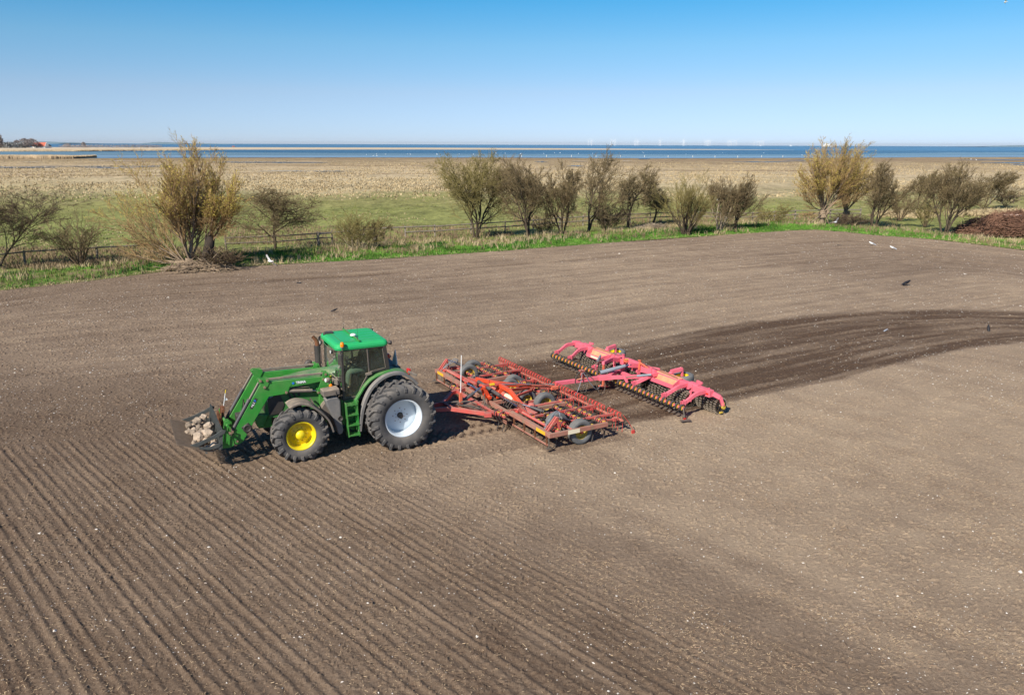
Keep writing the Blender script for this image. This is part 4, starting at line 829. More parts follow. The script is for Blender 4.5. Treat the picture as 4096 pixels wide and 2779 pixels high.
for s in (1, -1):
    limb('sleeve', [(.57, s*.14, 2.51), (.60, s*.24, 2.42), (.66 if s > 0 else .63, s*.285, 2.25), (.93 if s > 0 else .87, s*(.21 if s > 0 else .30), 2.20)], [.09, .078, .062, .048], M['shirt'])
    limb('trouser_leg', [(.62, s*.09, 2.04), (.90, s*.17, 2.045), (1.07, s*.19, 2.02), (1.12, s*.20, 1.85), (1.13, s*.20, 1.62)], [.13, .105, .085, .072, .06], M['trouser'])
    mb = MB(); mb.box((1.21, s*.20, 1.52), (.26, .09, .09)); mb.build('boot', M['seat'], drv, .03)
    mb = MB(); hx, hy, hz = (1.03, .18, 2.21) if s > 0 else (.97, -.29, 2.17)
    for k in range(4): mb.tube([(hx+.02, hy+(k-1.5)*.018, hz+.01), (hx+.07-.004*abs(k-1), hy+(k-1.5)*.02, hz+.005), (hx+.075, hy+(k-1.5)*.02, hz-.03)], .009, 6)
    mb.tube([(hx, hy-s*.03, hz), (hx+.04, hy-s*.06, hz+.0)], .01, 6); mb.build('fingers', M['skin'], drv)
mb = MB(); mb.ico((.605, 0, 2.79), .105, 3, 2, (1.05, .9, .75), .02); mb.box((.71, 0, 2.765), (.10, .15, .015), ry=.2); mb.build('cap', M['hair'], drv)
mb = MB(); mb.tube([(.69, 0, 2.735), (.715, 0, 2.705), (.69, 0, 2.69)], [.01, .018, .012], 6); mb.ico((.61, .092, 2.71), .025, 1, 1, (.8, .4, 1.2), 0); mb.ico((.61, -.092, 2.71), .025, 1, 1, (.8, .4, 1.2), 0); mb.build('face', M['skin'], drv)

# ---------------------------------------------------------------- stones lying in the fork
stones = [(5.36, .02, .86, .13, 'large flat grey stone in the middle of the stone fork'), (5.05, .48, .92, .19, 'large round buff stone nearest the grate wall of the fork'), (5.27, .50, .86, .17, 'tall wedge-shaped stone standing at the near side of the fork'), (5.20, -.50, .98, .12, 'pale angular stone at the far side on top of the pile'),
 (5.47, -.12, .83, .12, 'pointed triangular grey stone by the fork tines'), (5.03, -.62, 1.0, .14, 'yellowish lumpy stone at the top far corner of the pile'), (5.44, -.52, .86, .11, 'smooth oval stone at the far left edge of the pile'), (5.42, .75, .78, .10, 'small round stone lowest at the front of the near side'), (5.15, .98, .72, .09, 'brown stone showing under the near side bar'), (4.98, .98, .74, .10, 'dull stone showing under the near side bar next to the carrier'), (4.98, .05, .98, .13, 'pale cream stone against the centre of the grate wall')]
rnd = random.Random(9)
STN = []
for k, (x, y, z, r, lb) in enumerate(stones):
    mb = MB(); mb.ico((0, 0, 0), r*.98, 40+k, 1, (rnd.uniform(.75, 1.15), rnd.uniform(.75, 1.1), rnd.uniform(.7, 1.05)), .20)
    o = mb.build('stone', M['rock']); o.location = tw(x, y, z); o.rotation_euler = (rnd.random()*3, rnd.random()*3, rnd.random()*6)
    tag(o, lb, 'stone', 'stones heaped in the loader fork'); STN.append(o)
for k in range(26):
    x = rnd.uniform(4.95, 5.45); y = rnd.uniform(-.85, .85); z = .74+rnd.random()*.24*(1-abs(y)); r = rnd.uniform(.06, .095)
    mb = MB(); mb.ico((0, 0, 0), r, 80+k, 2, (rnd.uniform(.8, 1.2), 1, rnd.uniform(.7, 1)), .12)
    o = mb.build('stone', M['rock']); o.location = tw(x, y, z); o.rotation_euler = (rnd.random()*3, rnd.random()*3, rnd.random()*6)
    tag(o, 'small %s field stone %s in the stone fork' % (('brown', 'buff', 'grey', 'pale')[k % 4], 'near the grate wall' if x < 5.12 else ('by the tine tips' if x > 5.32 else 'in the middle of the heap')), 'stone', 'stones heaped in the loader fork')
# ------------------------------------------------------------------ cultivator (x forward, y left, z up; origin on the ground below the middle of the front beam)
CU = empty('cultivator', (-.80, 24.27, 0), math.pi+R(30), 'wide red trailed cultivator with rows of black spring tines behind the tractor', 'cultivator')
def part(mb, name, m, parent=CU, bevel=0.0): return mb.build(name, m, parent, bevel)
M['refl'] = mat('yellow_reflector', (.80, .42, .02), .4, dust=.12, var=.05)
M['reflw'] = mat('white_reflector', (.80, .72, .52), .4, dust=.2, var=.05)
for s in (1, -1):
    mb = MB(); mb.beam((0, s*1.55, .50), (0, s*3.83, .50), .13, .13); fb = part(mb, 'front_beam', M['redd'], CU, .008)
    mb = MB(); mb.bb(.066, .072, s*3.12, s*3.60, .45, .55); part(mb, 'reflector', M['refl'], fb)
    mb = MB(); mb.beam((-.065, s*3.80, .50), (-1.95, s*3.80, .50), .07, .13); sb = part(mb, 'side_beam', M['redd'] if s > 0 else M['red'], CU, .006)
    mb = MB(); mb.bb(-.95, -.55, s*3.836, s*3.842, .44, .56); part(mb, 'reflector', M['reflw'], sb)
    for z, xx in ((.20, .05),):
        mb = MB(); mb.beam((xx, s*1.75, z), (xx, s*3.72, z), .035, .045); part(mb, 'levelling_board', M['redd'])
    for y in (1.85, 2.45, 3.05, 3.68):
        mb = MB(); mb.beam((.07, s*y, .46), (.05, s*y, .17), .05, .02, up=(0, 1, 0)); part(mb, 'board_bracket', M['rust'])
    mb = MB(); mb.box((.06, s*3.80, .14), (.22, .10, .02), rz=s*.2); mb.beam((.05, s*3.76, .45), (.05, s*3.78, .14), .04, .02); part(mb, 'end_skid', M['steel'])
    mb = MB(); mb.cyl((-.17, s*1.85, .60), (-.17, s*3.45, .60), .045, 12); mb.beam((-.17, s*1.95, .60), (-.02, s*1.95, .74), .10, .03, up=(0, 1, 0)); part(mb, 'adjusting_tube', M['red'])
    for y in (1.72, 3.40):
        mb = MB(); mb.tube([(-.12+.042*math.cos(a), s*y+.042*math.sin(a), .32+.26*a/50) for a in np.linspace(0, 50, 90)], .011, 5); mb.cyl((-.12, s*y, .56), (-.12, s*y, .63), .055, 12); part(mb, 'coil_spring', M['rakered'])
        mb = MB(); mb.beam((-.17, s*(y-.12), .62), (-.08, s*(y+.04), .66), .14, .025); part(mb, 'spring_bracket', M['red'])
    # wing cross rails
    for y, x0, x1, mm, w in ((1.68, -.45, -1.85, 'redd', .10), (2.28, -.38, -2.62, 'red', .06), (3.12, -.38, -2.62, 'red', .06)):
        mb = MB(); mb.beam((x0, s*y, .54), (x1, s*(y+(0.04 if y < 3 else .12)), .54), w, w*1.1); part(mb, 'wing_rail', M[mm], CU, .004)
    for x in (-.33, -.81, -1.45, -1.92):
        y0 = {-.33: 2.05, -.81: 1.70, -1.45: 1.70, -1.92: 1.25}[x]
        mb = MB(); mb.beam((x, s*y0, .50), (x, s*3.77, .50), .065, .065); part(mb, 'tine_beam', M['red'], CU, .006)
    # corner struts and depth rams
    mb = MB(); mb.beam((.0, s*3.62, .57), (-.31, s*3.62, .94), .05, .05); mb.beam((-.31, s*3.62, .94), (-.40, s*3.62, .56), .05, .05); mb.beam((.0, s*3.50, .57), (-.31, s*3.54, .94), .04, .04); part(mb, 'corner_strut', M['red'], CU, .004)
    mb = MB(); mb.cyl((-.58, s*3.40, .80), (-1.02, s*3.18, .56), .055, 14); rm = part(mb, 'depth_ram', M['dkcyl'])
    mb = MB(); mb.cyl((-.31, s*3.56, .92), (-.58, s*3.40, .80), .022, 8); part(mb, 'ram_rod', M['rod'], rm)
    mb = MB(); mb.cyl((-.50, s*1.85, .70), (-.80, s*2.15, .58), .05, 12); rm = part(mb, 'depth_ram', M['dkcyl'])
    mb = MB(); mb.cyl((-.30, s*1.65, .76), (-.50, s*1.85, .70), .02, 8); part(mb, 'ram_rod', M['rod'], rm)
    mb = MB(); mb.beam((-.55, s*3.15, .46), (-1.05, s*3.15, .42), .10, .08); mb.cyl((-1.0, s*2.6, .37), (-1.1, s*3.75, .37), .04, 10); part(mb, 'wheel_bogie', M['red'])
# centre section
for y0, y1, z in ((.05, 1.5, .46), (-1.5, -.55, .46)):
    mb = MB(); mb.beam((.03, y0, z), (.03, y1, z), .11, .12); part(mb, 'centre_beam', M['redd'], CU, .006)
for y0, y1, x in ((-1.2, 1.2, -.81), (-1.1, 1.1, -1.92)):
    mb = MB(); mb.beam((x, y0, .48), (x, y1, .48), .065, .065); part(mb, 'tine_beam', M['red'], CU, .006)
for y in (-1.35, 1.35, -.35, .35):
    mb = MB(); mb.beam((.0, y, .46), (-1.9, y, .48), .09, .11); part(mb, 'chassis_rail', M['red' if abs(y) > 1 else 'redd'], CU, .006)
mb = MB()
for k in range(3): mb.beam((.10, .2, .16+.07*k), (.10, 1.5, .14+.07*k), .03, .03)
part(mb, 'levelling_board', M['redd'])
mb = MB()
for k in range(3): mb.beam((.10, -.5, .16+.07*k), (.10, -1.5, .14+.07*k), .03, .03)
part(mb, 'levelling_board', M['redd'])
# tongue
mb = MB()
for s in (1, -1): mb.beam((2.44, -.10+s*.03, .50), (1.38, s*.32-.03, .48), .09, .12); mb.beam((1.38, s*.32-.03, .48), (.66, s*1.20, .48), .10, .12); mb.beam((.66, s*1.20, .48), (.05, s*1.42, .46), .10, .12)
mb.beam((.44, -1.3, .48), (.44, 1.3, .48), .09, .10); mb.beam((1.35, -.35, .47), (1.35, .32, .47), .10, .10); mb.box((.66, 1.30, .47), (.22, .12, .13), rz=-.4)
tg = part(mb, 'drawbar', M['red'], CU, .006)
mb = MB(); mb.beam((1.4, -.03, .42), (.1, -.03, .40), .10, .12); mb.beam((1.2, .1, .44), (.44, .9, .44), .05, .05); mb.bb(.5, .95, -.1, .3, .40, .52); part(mb, 'drawbar_brace', M['redd'], tg)
mb = MB(); mb.bb(2.35, 2.62, -.17, -.03, .42, .52); mb.cyl((2.60, -.1, .38), (2.60, -.1, .56), .05, 10); part(mb, 'hitch_eye', M['steel'], tg)
mb = MB(); mb.beam((1.03, .22, .46), (1.05, .24, .95), .08, .08); ps = part(mb, 'marker_post', M['jack'])
mb = MB(); mb.cyl((1.05, .25, .90), (1.02, .28, 2.14), .014, 8); part(mb, 'marker_pole', M['whitep'], ps)
# mast, links and central rams
mb = MB()
for y in (.02, .24): mb.extr([(.20, 1.04), (.28, 1.0), (.20, .80), (.10, .55), (-.06, .55), (.10, .85)], y-.012, y+.012)
mb.cyl((.22, -.04, 1.0), (.22, .30, 1.0), .03, 10); mb.cyl((.06, -.1, .66), (.06, .36, .66), .05, 10); part(mb, 'mast', M['orange'])
mb = MB()
for y in (.02, .24): mb.extr([(-.40, .98), (-.48, .94), (-.50, .55), (-.20, .55)], y-.012, y+.012)
part(mb, 'mast', M['orange'])
mb = MB(); mb.beam((.22, .13, 1.02), (-.44, .13, .97), .06, .07); lk = part(mb, 'top_link', M['red'], CU, .006)
mb = MB(); mb.bb(-.02, -.20, .162, .166, .985, 1.03); mb.bb(-.02, -.20, .10, .16, 1.033, 1.037); part(mb, 'sticker', M['signy'], lk)
mb = MB(); mb.tube([(.95, .12, .60), (.52, .12, .82)], .055, 12); rm = part(mb, 'tilt_ram', M['dkcyl'])
mb = MB(); mb.cyl((.52, .12, .82), (.22, .12, 1.0), .026, 10); part(mb, 'ram_rod', M['rod'], rm)
for s in (1, -1):
    mb = MB(); mb.tube([(-.20, s*(-.95) if s > 0 else .95*1, .80), (-.20, s*.52, .72)] if s > 0 else [(-.05, .30, .62), (-.05, -.75, .62)], .062, 14); rm = part(mb, 'folding_ram', M['dkcyl'])
    mb = MB(); mb.cyl((-.20, .52, .72), (-.20, 1.62, .68), .03, 10) if s > 0 else mb.cyl((-.05, -.75, .62), (-.05, -1.45, .62), .03, 10); part(mb, 'ram_rod', M['rod'], rm)
# orange folding frame
ORG = [((-.36, -1.38, .76), (-.36, -.35, .92)), ((-.36, -.35, .92), (-.42, .10, .95)), ((-.42, .10, .93), (-.36, .84, .95)), ((-.36, .84, .95), (-.36, 1.66, .66))]
for a, b in ORG:
    mb = MB(); mb.beam(a, b, .10, .13); part(mb, 'folding_frame', M['orange'], CU, .008)
mb = MB(); mb.beam((-.42, .05, .94), (-1.62, .02, .70), .10, .11); bm_ = part(mb, 'rear_boom', M['orange'], CU, .008)
mb = MB(); mb.beam((-.42, .70, .93), (-1.45, .20, .70), .07, .08); mb.beam((-.50, 1.05, .82), (-1.40, .45, .70), .06, .07); mb.beam((-.42, -.5, .90), (-1.50, -.10, .70), .06, .07); mb.beam((-.66, .42, .86), (-.66, .42, .48), .09, .05); mb.beam((-1.30, .2, .72), (-1.52, .2, .44), .06, .06); part(mb, 'boom_brace', M['orange'], bm_, .005)
mb = MB(); mb.cyl((-.46, -1.5, .66), (-.46, 1.62, .66), .085, 16); tb_ = part(mb, 'torsion_tube', M['red'])
mb = MB(); mb.tube([(-.46+.088*math.cos(a), y, .66+.088*math.sin(a)) for y in (.70, ) for a in np.linspace(.3, 1.9, 5)], .004, 4); mb.loft([[(-.46+.088*math.cos(a), .45, .66+.088*math.sin(a)) for a in np.linspace(.2, 1.9, 6)], [(-.46+.088*math.cos(a), .95, .66+.088*math.sin(a)) for a in np.linspace(.2, 1.9, 6)]], cap=False, closed=False); part(mb, 'plate', M['reflw'], tb_)
mb = MB(); mb.beam((-.22, -3.35, .60), (-.22, -1.15, .66), .06, .07); part(mb, 'wing_brace', M['red'], CU, .005)
mb = MB(); mb.beam((-.36, 1.66, .64), (-.50, 2.2, .56), .12, .10); mb.beam((-.36, 1.62, .62), (-.36, 2.2, .50), .10, .16); part(mb, 'wing_hinge', M['red'], CU, .006)
mb = MB(); mb.beam((-.36, -1.45, .68), (-.50, -2.2, .56), .12, .10); part(mb, 'wing_hinge', M['red'], CU, .006)
mb = MB(); mb.ico((-.62, 1.72, .68), .12, 4, 2, (1, 1, .8), 0); part(mb, 'hinge_cap', M['red'])
mb = MB(); mb.beam((-1.60, .02, .70), (-2.45, .20, .60), .07, .07); mb.bb(-2.55, -2.30, .12, .28, .52, .62); part(mb, 'rear_hitch', M['jack'], CU, .006)
# wheels
def imp_wheel(x, y, z, r, w, parent, lab=None):
    mb = MB(); h = w/2; rr = r*.56
    mb.lathe([(.001, y+.05), (.05, y+.05), (.06, y+.02), (rr-.03, y-.01), (rr-.01, y+h*.4), (rr+.015, y+h*.72)], n=28); wh = mb.build('wheel', M['yellow_dusty'], parent)
    mb = MB(); mb.lathe([(rr+.0, y+h*.72), (rr+.02, y+h*.76), (rr+.02, y-h*.76), (rr-.01, y-h*.7), (rr-.02, y)], n=28); mb.build('rim', M['yellow_dusty'], wh)
    mb = MB(); pr = [(rr, -h*.7), (rr+.03, -h*.9), (r*.82, -h), (r*.95, -h*.92), (r*.99, -h*.8)]
    for k in range(-3, 4): pr += [(r, h*(k*.22-.06)), (r, h*(k*.22+.04)), (r-.012, h*(k*.22+.05)), (r-.012, h*(k*.22+.09))]
    pr += [(r*.99, h*.8), (r*.95, h*.92), (r*.82, h), (rr+.03, h*.9), (rr, h*.7)]
    mb.lathe([(a, b+y) for a, b in pr], n=36); mb.build('tyre', M['tyre2'], wh)
    for k in range(5):
        a = 2*math.pi*k/5; mb = MB(); mb.cyl((.09*math.cos(a), y+.01, .09*math.sin(a)), (.09*math.cos(a), y+.03, .09*math.sin(a)), .012, 6); mb.build('wheel_nut', M['rust'], wh)
    wh.location = (x, 0, z); return wh
for x, y, z, r, w in ((-1.12, 3.60, .36, .37, .26), (-.88, 2.72, .36, .36, .24), (-1.52, 1.05, .40, .37, .24), (-1.22, .42, .38, .34, .22), (-1.42, -.98, .38, .34, .22), (-1.74, -1.30, .38, .35, .22), (-.92, -3.10, .42, .36, .23), (-1.34, -3.58, .40, .36, .22)):
    imp_wheel(x, y, z, r, w, CU)
mb = MB(); mb.beam((-1.85, .72, .40), (-.95, .72, .42), .09, .10); mb.cyl((-1.52, .4, .42), (-1.52, 1.1, .42), .04); part(mb, 'wheel_bogie', M['red'])
mb = MB(); mb.beam((-1.95, -1.15, .40), (-1.1, -1.15, .42), .09, .10); part(mb, 'wheel_bogie', M['red'])
# spring tines
def tine_path(z0=.52):
    P_ = []
    for a in np.linspace(-60, 235, 17): P_.append((.015+.125*math.cos(R(a)), 0, .01+.125*math.sin(R(a))))
    P_ = P_[::-1]
    P_ = [(.0, 0, -.03)]+[(-.05, 0, -.075)]+P_[1:]
    return P_+[(.03, 0, -.20), (-.04, 0, -.29), (-.02, 0, -.38), (.05, 0, -z0-.02)]
def strip(mb, pts, w, t):
    secs = []
    for i, p in enumerate(pts):
        a = np.array(pts[max(i-1, 0)]); b = np.array(pts[min(i+1, len(pts)-1)]); d = vnorm(b-a); n = np.array((-d[2], 0, d[0])); q = np.array(p)
        secs.append([q-n*t/2+(0, -w/2, 0), q-n*t/2+(0, w/2, 0), q+n*t/2+(0, w/2, 0), q+n*t/2+(0, -w/2, 0)])
    mb.loft(secs)
mb = MB(); strip(mb, tine_path(), .036, .013); T0 = mb.build('tine', M['tine'], CU)
mb = MB(); mb.box((.0, 0, .040), (.06, .040, .024)); mb.box((-.045, 0, .0), (.02, .045, .09)); mb.build('clamp', M['clampy'], T0)
spots = []
for s in (1, -1):
    spots += [(-1.92, s*y) for y in (1.35, 1.64, 1.87, 2.2, 2.42, 2.67, 2.94, 3.18, 3.42, 3.64)]
    spots += [(-1.45, s*y) for y in (1.82, 2.07, 2.29, 2.51, 2.79, 3.04, 3.28, 3.48, 3.70)]
    spots += [(-.81, s*y) for y in (1.94, 2.15, 2.36, 2.70, 2.98, 3.26)]
    spots += [(-.33, s*y) for y in (2.25, 2.55, 2.83, 3.12, 3.52)]
    spots += [(.36, s*1.40), (.36, s*1.70)]
spots += [(-.81, y) for y in (-1.0, -.6, -.1, .9)]+[(-1.92, y) for y in (-.9, -.5, -.1, .35, .75)]
rnd = random.Random(4)
for k, (x, y) in enumerate(spots):
    o = T0 if k == 0 else copy_part(T0, CU)
    o.location = (x, y, .50); o.rotation_euler = (0, rnd.uniform(-.12, .12), rnd.uniform(-.1, .1))
for s in (1, -1):
    mb = MB(); mb.beam((.05, s*1.55, .50), (.36, s*1.30, .52), .06, .06); mb.beam((.36, s*1.28, .50), (.36, s*1.82, .50), .06, .06); mb.beam((.30, s*1.5, .48), (.30, s*1.5, .66), .05, .05); part(mb, 'front_tine_bracket', M['red'], CU, .005)
# rear rake
for (y0, y1) in ((-3.95, -2.55), (-2.50, -.30), (-.10, 1.85), (1.92, 3.62)):
    mb = MB(); mb.beam((-2.66, y0, .42), (-2.66, y1, .42), .045, .045)
    for q in np.arange(y0+.08, y1-.03, .17): mb.box((-2.66, q, .425), (.065, .05, .062))
    part(mb, 'rake_bar', M['rakebar'])
for y in (3.45, 2.30, 1.20, -.2, -1.2, -2.4, -3.4):
    mb = MB(); mb.beam((-1.95, y, .50), (-2.64, y, .43), .05, .05); mb.box((-2.45, y, .45), (.10, .09, .10)); part(mb, 'rake_arm', M['red'], CU, .004)
pts = [(-.0+.066*math.cos(a), .006*a/6.28*1.2, .0+.066*math.sin(a)) for a in np.linspace(math.pi*.5, math.pi*4.6, 30)]
mb = MB(); mb.tube([(.06, 0, -.17), (.062, 0, -.06)]+[(.066*math.cos(a), .010*(a/6.28), .066*math.sin(a)) for a in np.linspace(0, 4*math.pi+1.2, 34)]+[(-.06, .02, -.10), (-.12, .02, -.34), (-.10, .02, -.60)], .0085, 5)
K0 = mb.build('rake_tine', M['rakered'], CU)
ks = [y for y in np.arange(-3.82, 3.62, .162) if not any(abs(y-g) < .075 for g in (-2.52, -.2, 1.88, 2.86))]
for k, y in enumerate(ks):
    o = K0 if k == 0 else copy_part(K0, CU)
    o.location = (-2.62, y, .60); o.rotation_euler = (rnd.uniform(-.05, .05), rnd.uniform(-.1, .1), rnd.uniform(-.06, .06))
mb = MB(); mb.tube([(-2.66, 3.62, .60), (-2.85, 3.66, .35), (-3.0, 3.72, .08)], .009, 5); mb.box((-2.98, 3.72, .05), (.10, .04, .10)); part(mb, 'end_marker', M['rakered'])
# hoses along the drawbar
for k in range(5):
    mb = MB(); o_ = .05*k
    mb.tube(sm([(2.95, -.25+o_, .95), (2.5, -.2+o_, 1.02+.02*k), (2.05, -.15+o_*.6, .92), (1.75, -.1, .66), (1.3, -.08+o_*.5, .60), (.85, -.05+o_, .58)]), .012, 6); part(mb, 'hose', M['hose'])
for k in range(6):
    mb = MB(); a = random.Random(k).uniform(-.1, .1)
    mb.tube(sm([(1.2, .15, .55), (.9, .35+.08*k, .62+a), (.5, .5+.1*k, .50), (.25, .3, .66+a), (.1, .1, .8)]), .012, 6); part(mb, 'hose', M['hose'])
for k in range(5):
    mb = MB(); y = .9+.13*k
    mb.tube(sm([(-.02, y, .58), (-.08, y+.12, .78), (-.22, y+.30, .76+.02*k), (-.30, y+.55, .62)]), .012, 6); part(mb, 'hose', M['hose'])
for s in (1, -1):
    for k in range(2):
        mb = MB(); mb.tube(sm([(.0, s*3.45, .58), (-.15, s*(3.40-.05*k), .74), (-.45, s*3.3, .98-.08*k), (-.60, s*3.28, .93), (-.58, s*3.36, .84)]), .011, 6); part(mb, 'hose', M['greyram'])
mb = MB(); mb.tube(sm([(-.42, .25, 1.0), (-.80, .22, .93), (-1.1, .16, .90), (-1.5, .12, .80), (-1.9, .2, .76), (-2.35, .25, .72)]), .014, 6); part(mb, 'hose', M['greyram'])
mb = MB(); mb.tube(sm([(-.50, .5, .80), (-.42, .42, 1.0), (-.80, .30, .93), (-1.2, .28, .84), (-1.6, .18, .80), (-2.2, .3, .74)]), .012, 6); part(mb, 'hose', M['steel'])

# ------------------------------------------------------------------ roller
RO = empty('field_roller', (3.51, 26.99, 0), math.pi+R(30.3), 'faded red trailed roller with toothed iron rings and black ring tines, rearmost in the train', 'roller')
def rp(mb, name, m, parent=RO, bevel=0.0): return mb.build(name, m, parent, bevel)
for s in (1, -1):
    y0, y1 = (.22, 3.72) if s > 0 else (-3.80, -.40)
    mb = MB(); mb.beam((0, y0, .375), (0, y1, .375), .06, .06); rp(mb, 'tine_beam', M['pink'], RO, .005)
    a, b = (s*1.15, s*3.05)
    mb = MB(); mb.beam((-1.05, a, .72), (-1.05, s*2.92, .72), .21, .21); wb = rp(mb, 'wing_beam', M['pink'], RO, .012)
    mb = MB(); mb.beam((-1.05, s*3.08, .72), (-1.05, s*3.85, .72), .20, .22); mb.beam((-1.02, s*2.85, .80), (-1.08, s*3.25, .78), .20, .16); eb = rp(mb, 'end_beam', M['pink'], RO, .012)
    mb = MB(); mb.cyl((-.93, s*2.98, .72), (-.86, s*2.98, .72), .05, 14); mb.beam((-1.30, s*2.9, .86), (-1.30, s*3.15, .84), .06, .08); mb.beam((-1.18, s*2.95, .84), (-1.40, s*3.2, .66), .10, .03); rp(mb, 'hinge', M['pink'], RO, .004)
    for yy in (3.06, 3.62):
        mb = MB(); mb.bb(-1.17, -.94, s*(yy-.02), s*(yy+.02), .60, .85); rp(mb, 'clamp_plate', M['pink'], eb)
    mb = MB(); mb.bb(-.945, -.938, s*3.70, s*3.80, .68, .74); rp(mb, 'reflector', M['redlens'], eb)
    # stone tray
    q0, q1 = s*1.28, s*2.45
    mb = MB(); mb.add([(-.66, q0, .56), (-.66, q1, .56), (-.66, q1, .70), (-.66, q0, .70), (-.68, q1, .70), (-.68, q0, .70), (-.70, q1, .575), (-.70, q0, .575)], [(0,1,2,3),(3,2,4,5),(5,4,6,7),(7,6,1,0)])
    mb.extr([(-.66, .56), (-.66, .70), (-.94, .86), (-1.04, .86), (-1.0, .60), (-.8, .54)], q0-.008, q0+.008); mb.extr([(-.66, .56), (-.66, .70), (-.94, .86), (-1.04, .86), (-1.0, .60), (-.8, .54)], q1-.008, q1+.008)
    mb.add([(-.66, q0, .565), (-.66, q1, .565), (-.9, q1, .585), (-.9, q0, .585)], [(0,1,2,3)]); tr_ = rp(mb, 'ballast_tray', M['pink'])
    mb = MB(); mb.add([(-.70, q0, .60), (-.70, q1, .60), (-.90, q1, .66), (-.90, q0, .66), (-.97, q1, .852), (-.97, q0, .852), (-1.14, q1, .856), (-1.14, q0, .856)], [(0,1,2,3),(3,2,4,5),(5,4,6,7)]); rp(mb, 'tray_inside', M['pinkdust'], tr_)
    mb = MB(); mb.bb(-.657, -.652, (q0+q1)/2-.30, (q0+q1)/2+.25, .59, .67); rp(mb, 'sticker', M['reflw'] if s < 0 else M['pink'], tr_)
    # arms down to the tine beam
    for yb, yt in ((3.62, 3.66), (2.70, 2.80), (1.15, 1.35)):
        mb = MB(); pts = [(-.95, s*yt, .76), (-.62, s*yt, .745), (-.50, s*(yt-.01), .71), (-.12, s*yb, .50)]
        secs = []
        for i, p in enumerate(pts):
            hgt = (.12, .13, .13, .12)[i]; secs.append([(p[0], p[1]-.04, p[2]-hgt/2), (p[0], p[1]+.04, p[2]-hgt/2), (p[0], p[1]+.04, p[2]+hgt/2), (p[0], p[1]-.04, p[2]+hgt/2)])
        mb.loft(secs); mb.bb(-.15, -.11, s*yb-.055, s*yb+.055, .34, .60); mb.bb(-.13, .0, s*yb-.05, s*yb-.03, .34, .58); mb.bb(-.13, .0, s*yb+.03, s*yb+.05, .34, .58)
        rp(mb, 'support_arm', M['pink'], RO, .006)
    # levers and tension rams
    mb = MB(); mb.beam((.0, s*.92, .42), (.03, s*.86, .66), .09, .03, up=(0, 1, 0)); mb.beam((.0, s*.92, .45), (.05, s*.80, .68), .06, .08); rp(mb, 'lever', M['pink'], RO, .004)
    mb = MB(); mb.cyl((-.22, s*1.13, .74), (-.58, s*1.45, .82), .042, 12); rm = rp(mb, 'tension_ram', M['greyram'])
    mb = MB(); mb.cyl((.03, s*.86, .66), (-.22, s*1.13, .74), .018, 8); rp(mb, 'ram_rod', M['steel'], rm)
    # centre beam brackets
    mb = MB(); mb.beam((-1.0, s*1.2, .78), (-.98, s*.45, .72), .16, .20); mb.beam((-1.16, s*1.2, .86), (-1.12, s*.5, .80), .05, .08); mb.bb(-.92, -.88, s*1.02, s*1.08, .52, .92); rp(mb, 'centre_bracket', M['pink'], RO, .006)
    mb = MB(); mb.beam((-.86, s*.46, .70), (-.88, s*.46, 1.03), .07, .05); mb.beam((-.86, s*.46, .98), (-.95, s*.85, .84), .05, .05); mb.box((-.86, s*.46, 1.05), (.08, .10, .03)); rp(mb, 'upright', M['jack'] if s > 0 else M['pink'], RO, .004)
    mb = MB(); mb.extr([(-.82, .60), (-.95, .60), (-1.0, .30), (-.90, .22)], s*.38, s*.42); rp(mb, 'scraper_plate', M['pink'])
    mb = MB(); mb.beam((-.92, s*.42, .26), (-1.1, s*.62, .26), .10, .10); mb.ico((-1.0, s*.5, .30), .09, 3, 1, (1, 1, .8), .1); rp(mb, 'axle_box', M['yellow_dusty'])
    # folded transport wheel lying flat behind the beam, with its arm
    cx, cy, cz = -1.60, s*1.87, .66
    mb = MB(); mb.beam((-1.10, s*1.80, .84), (-1.20, s*1.80, .90), .12, .12); mb.beam((-1.14, s*1.80, .93), (-1.58, s*1.86, .98), .10, .13); mb.beam((-1.58, s*1.86, 1.0), (-1.60, s*1.86, .62), .08, .06); rp(mb, 'wheel_arm', M['pink'], RO, .008)
    wm = MB(); rr = .22; wm.lathe([(.001, -.02), (.05, -.02), (.18, -.05), (rr-.01, .0), (rr, .09)], axis='z', n=28); wh = wm.build('wheel', M['yellow'], RO)
    wm = MB(); wm.lathe([(rr, .10), (rr+.03, .125), (.33, .13), (.375, .10), (.39, .04), (.392, -.02), (.385, -.08), (.34, -.125), (rr, -.11)], axis='z', n=36); wm.build('tyre', M['tyre2'], wh)
    wh.location = (cx, cy, cz); wh.rotation_euler = (s*.05, .08, 0)
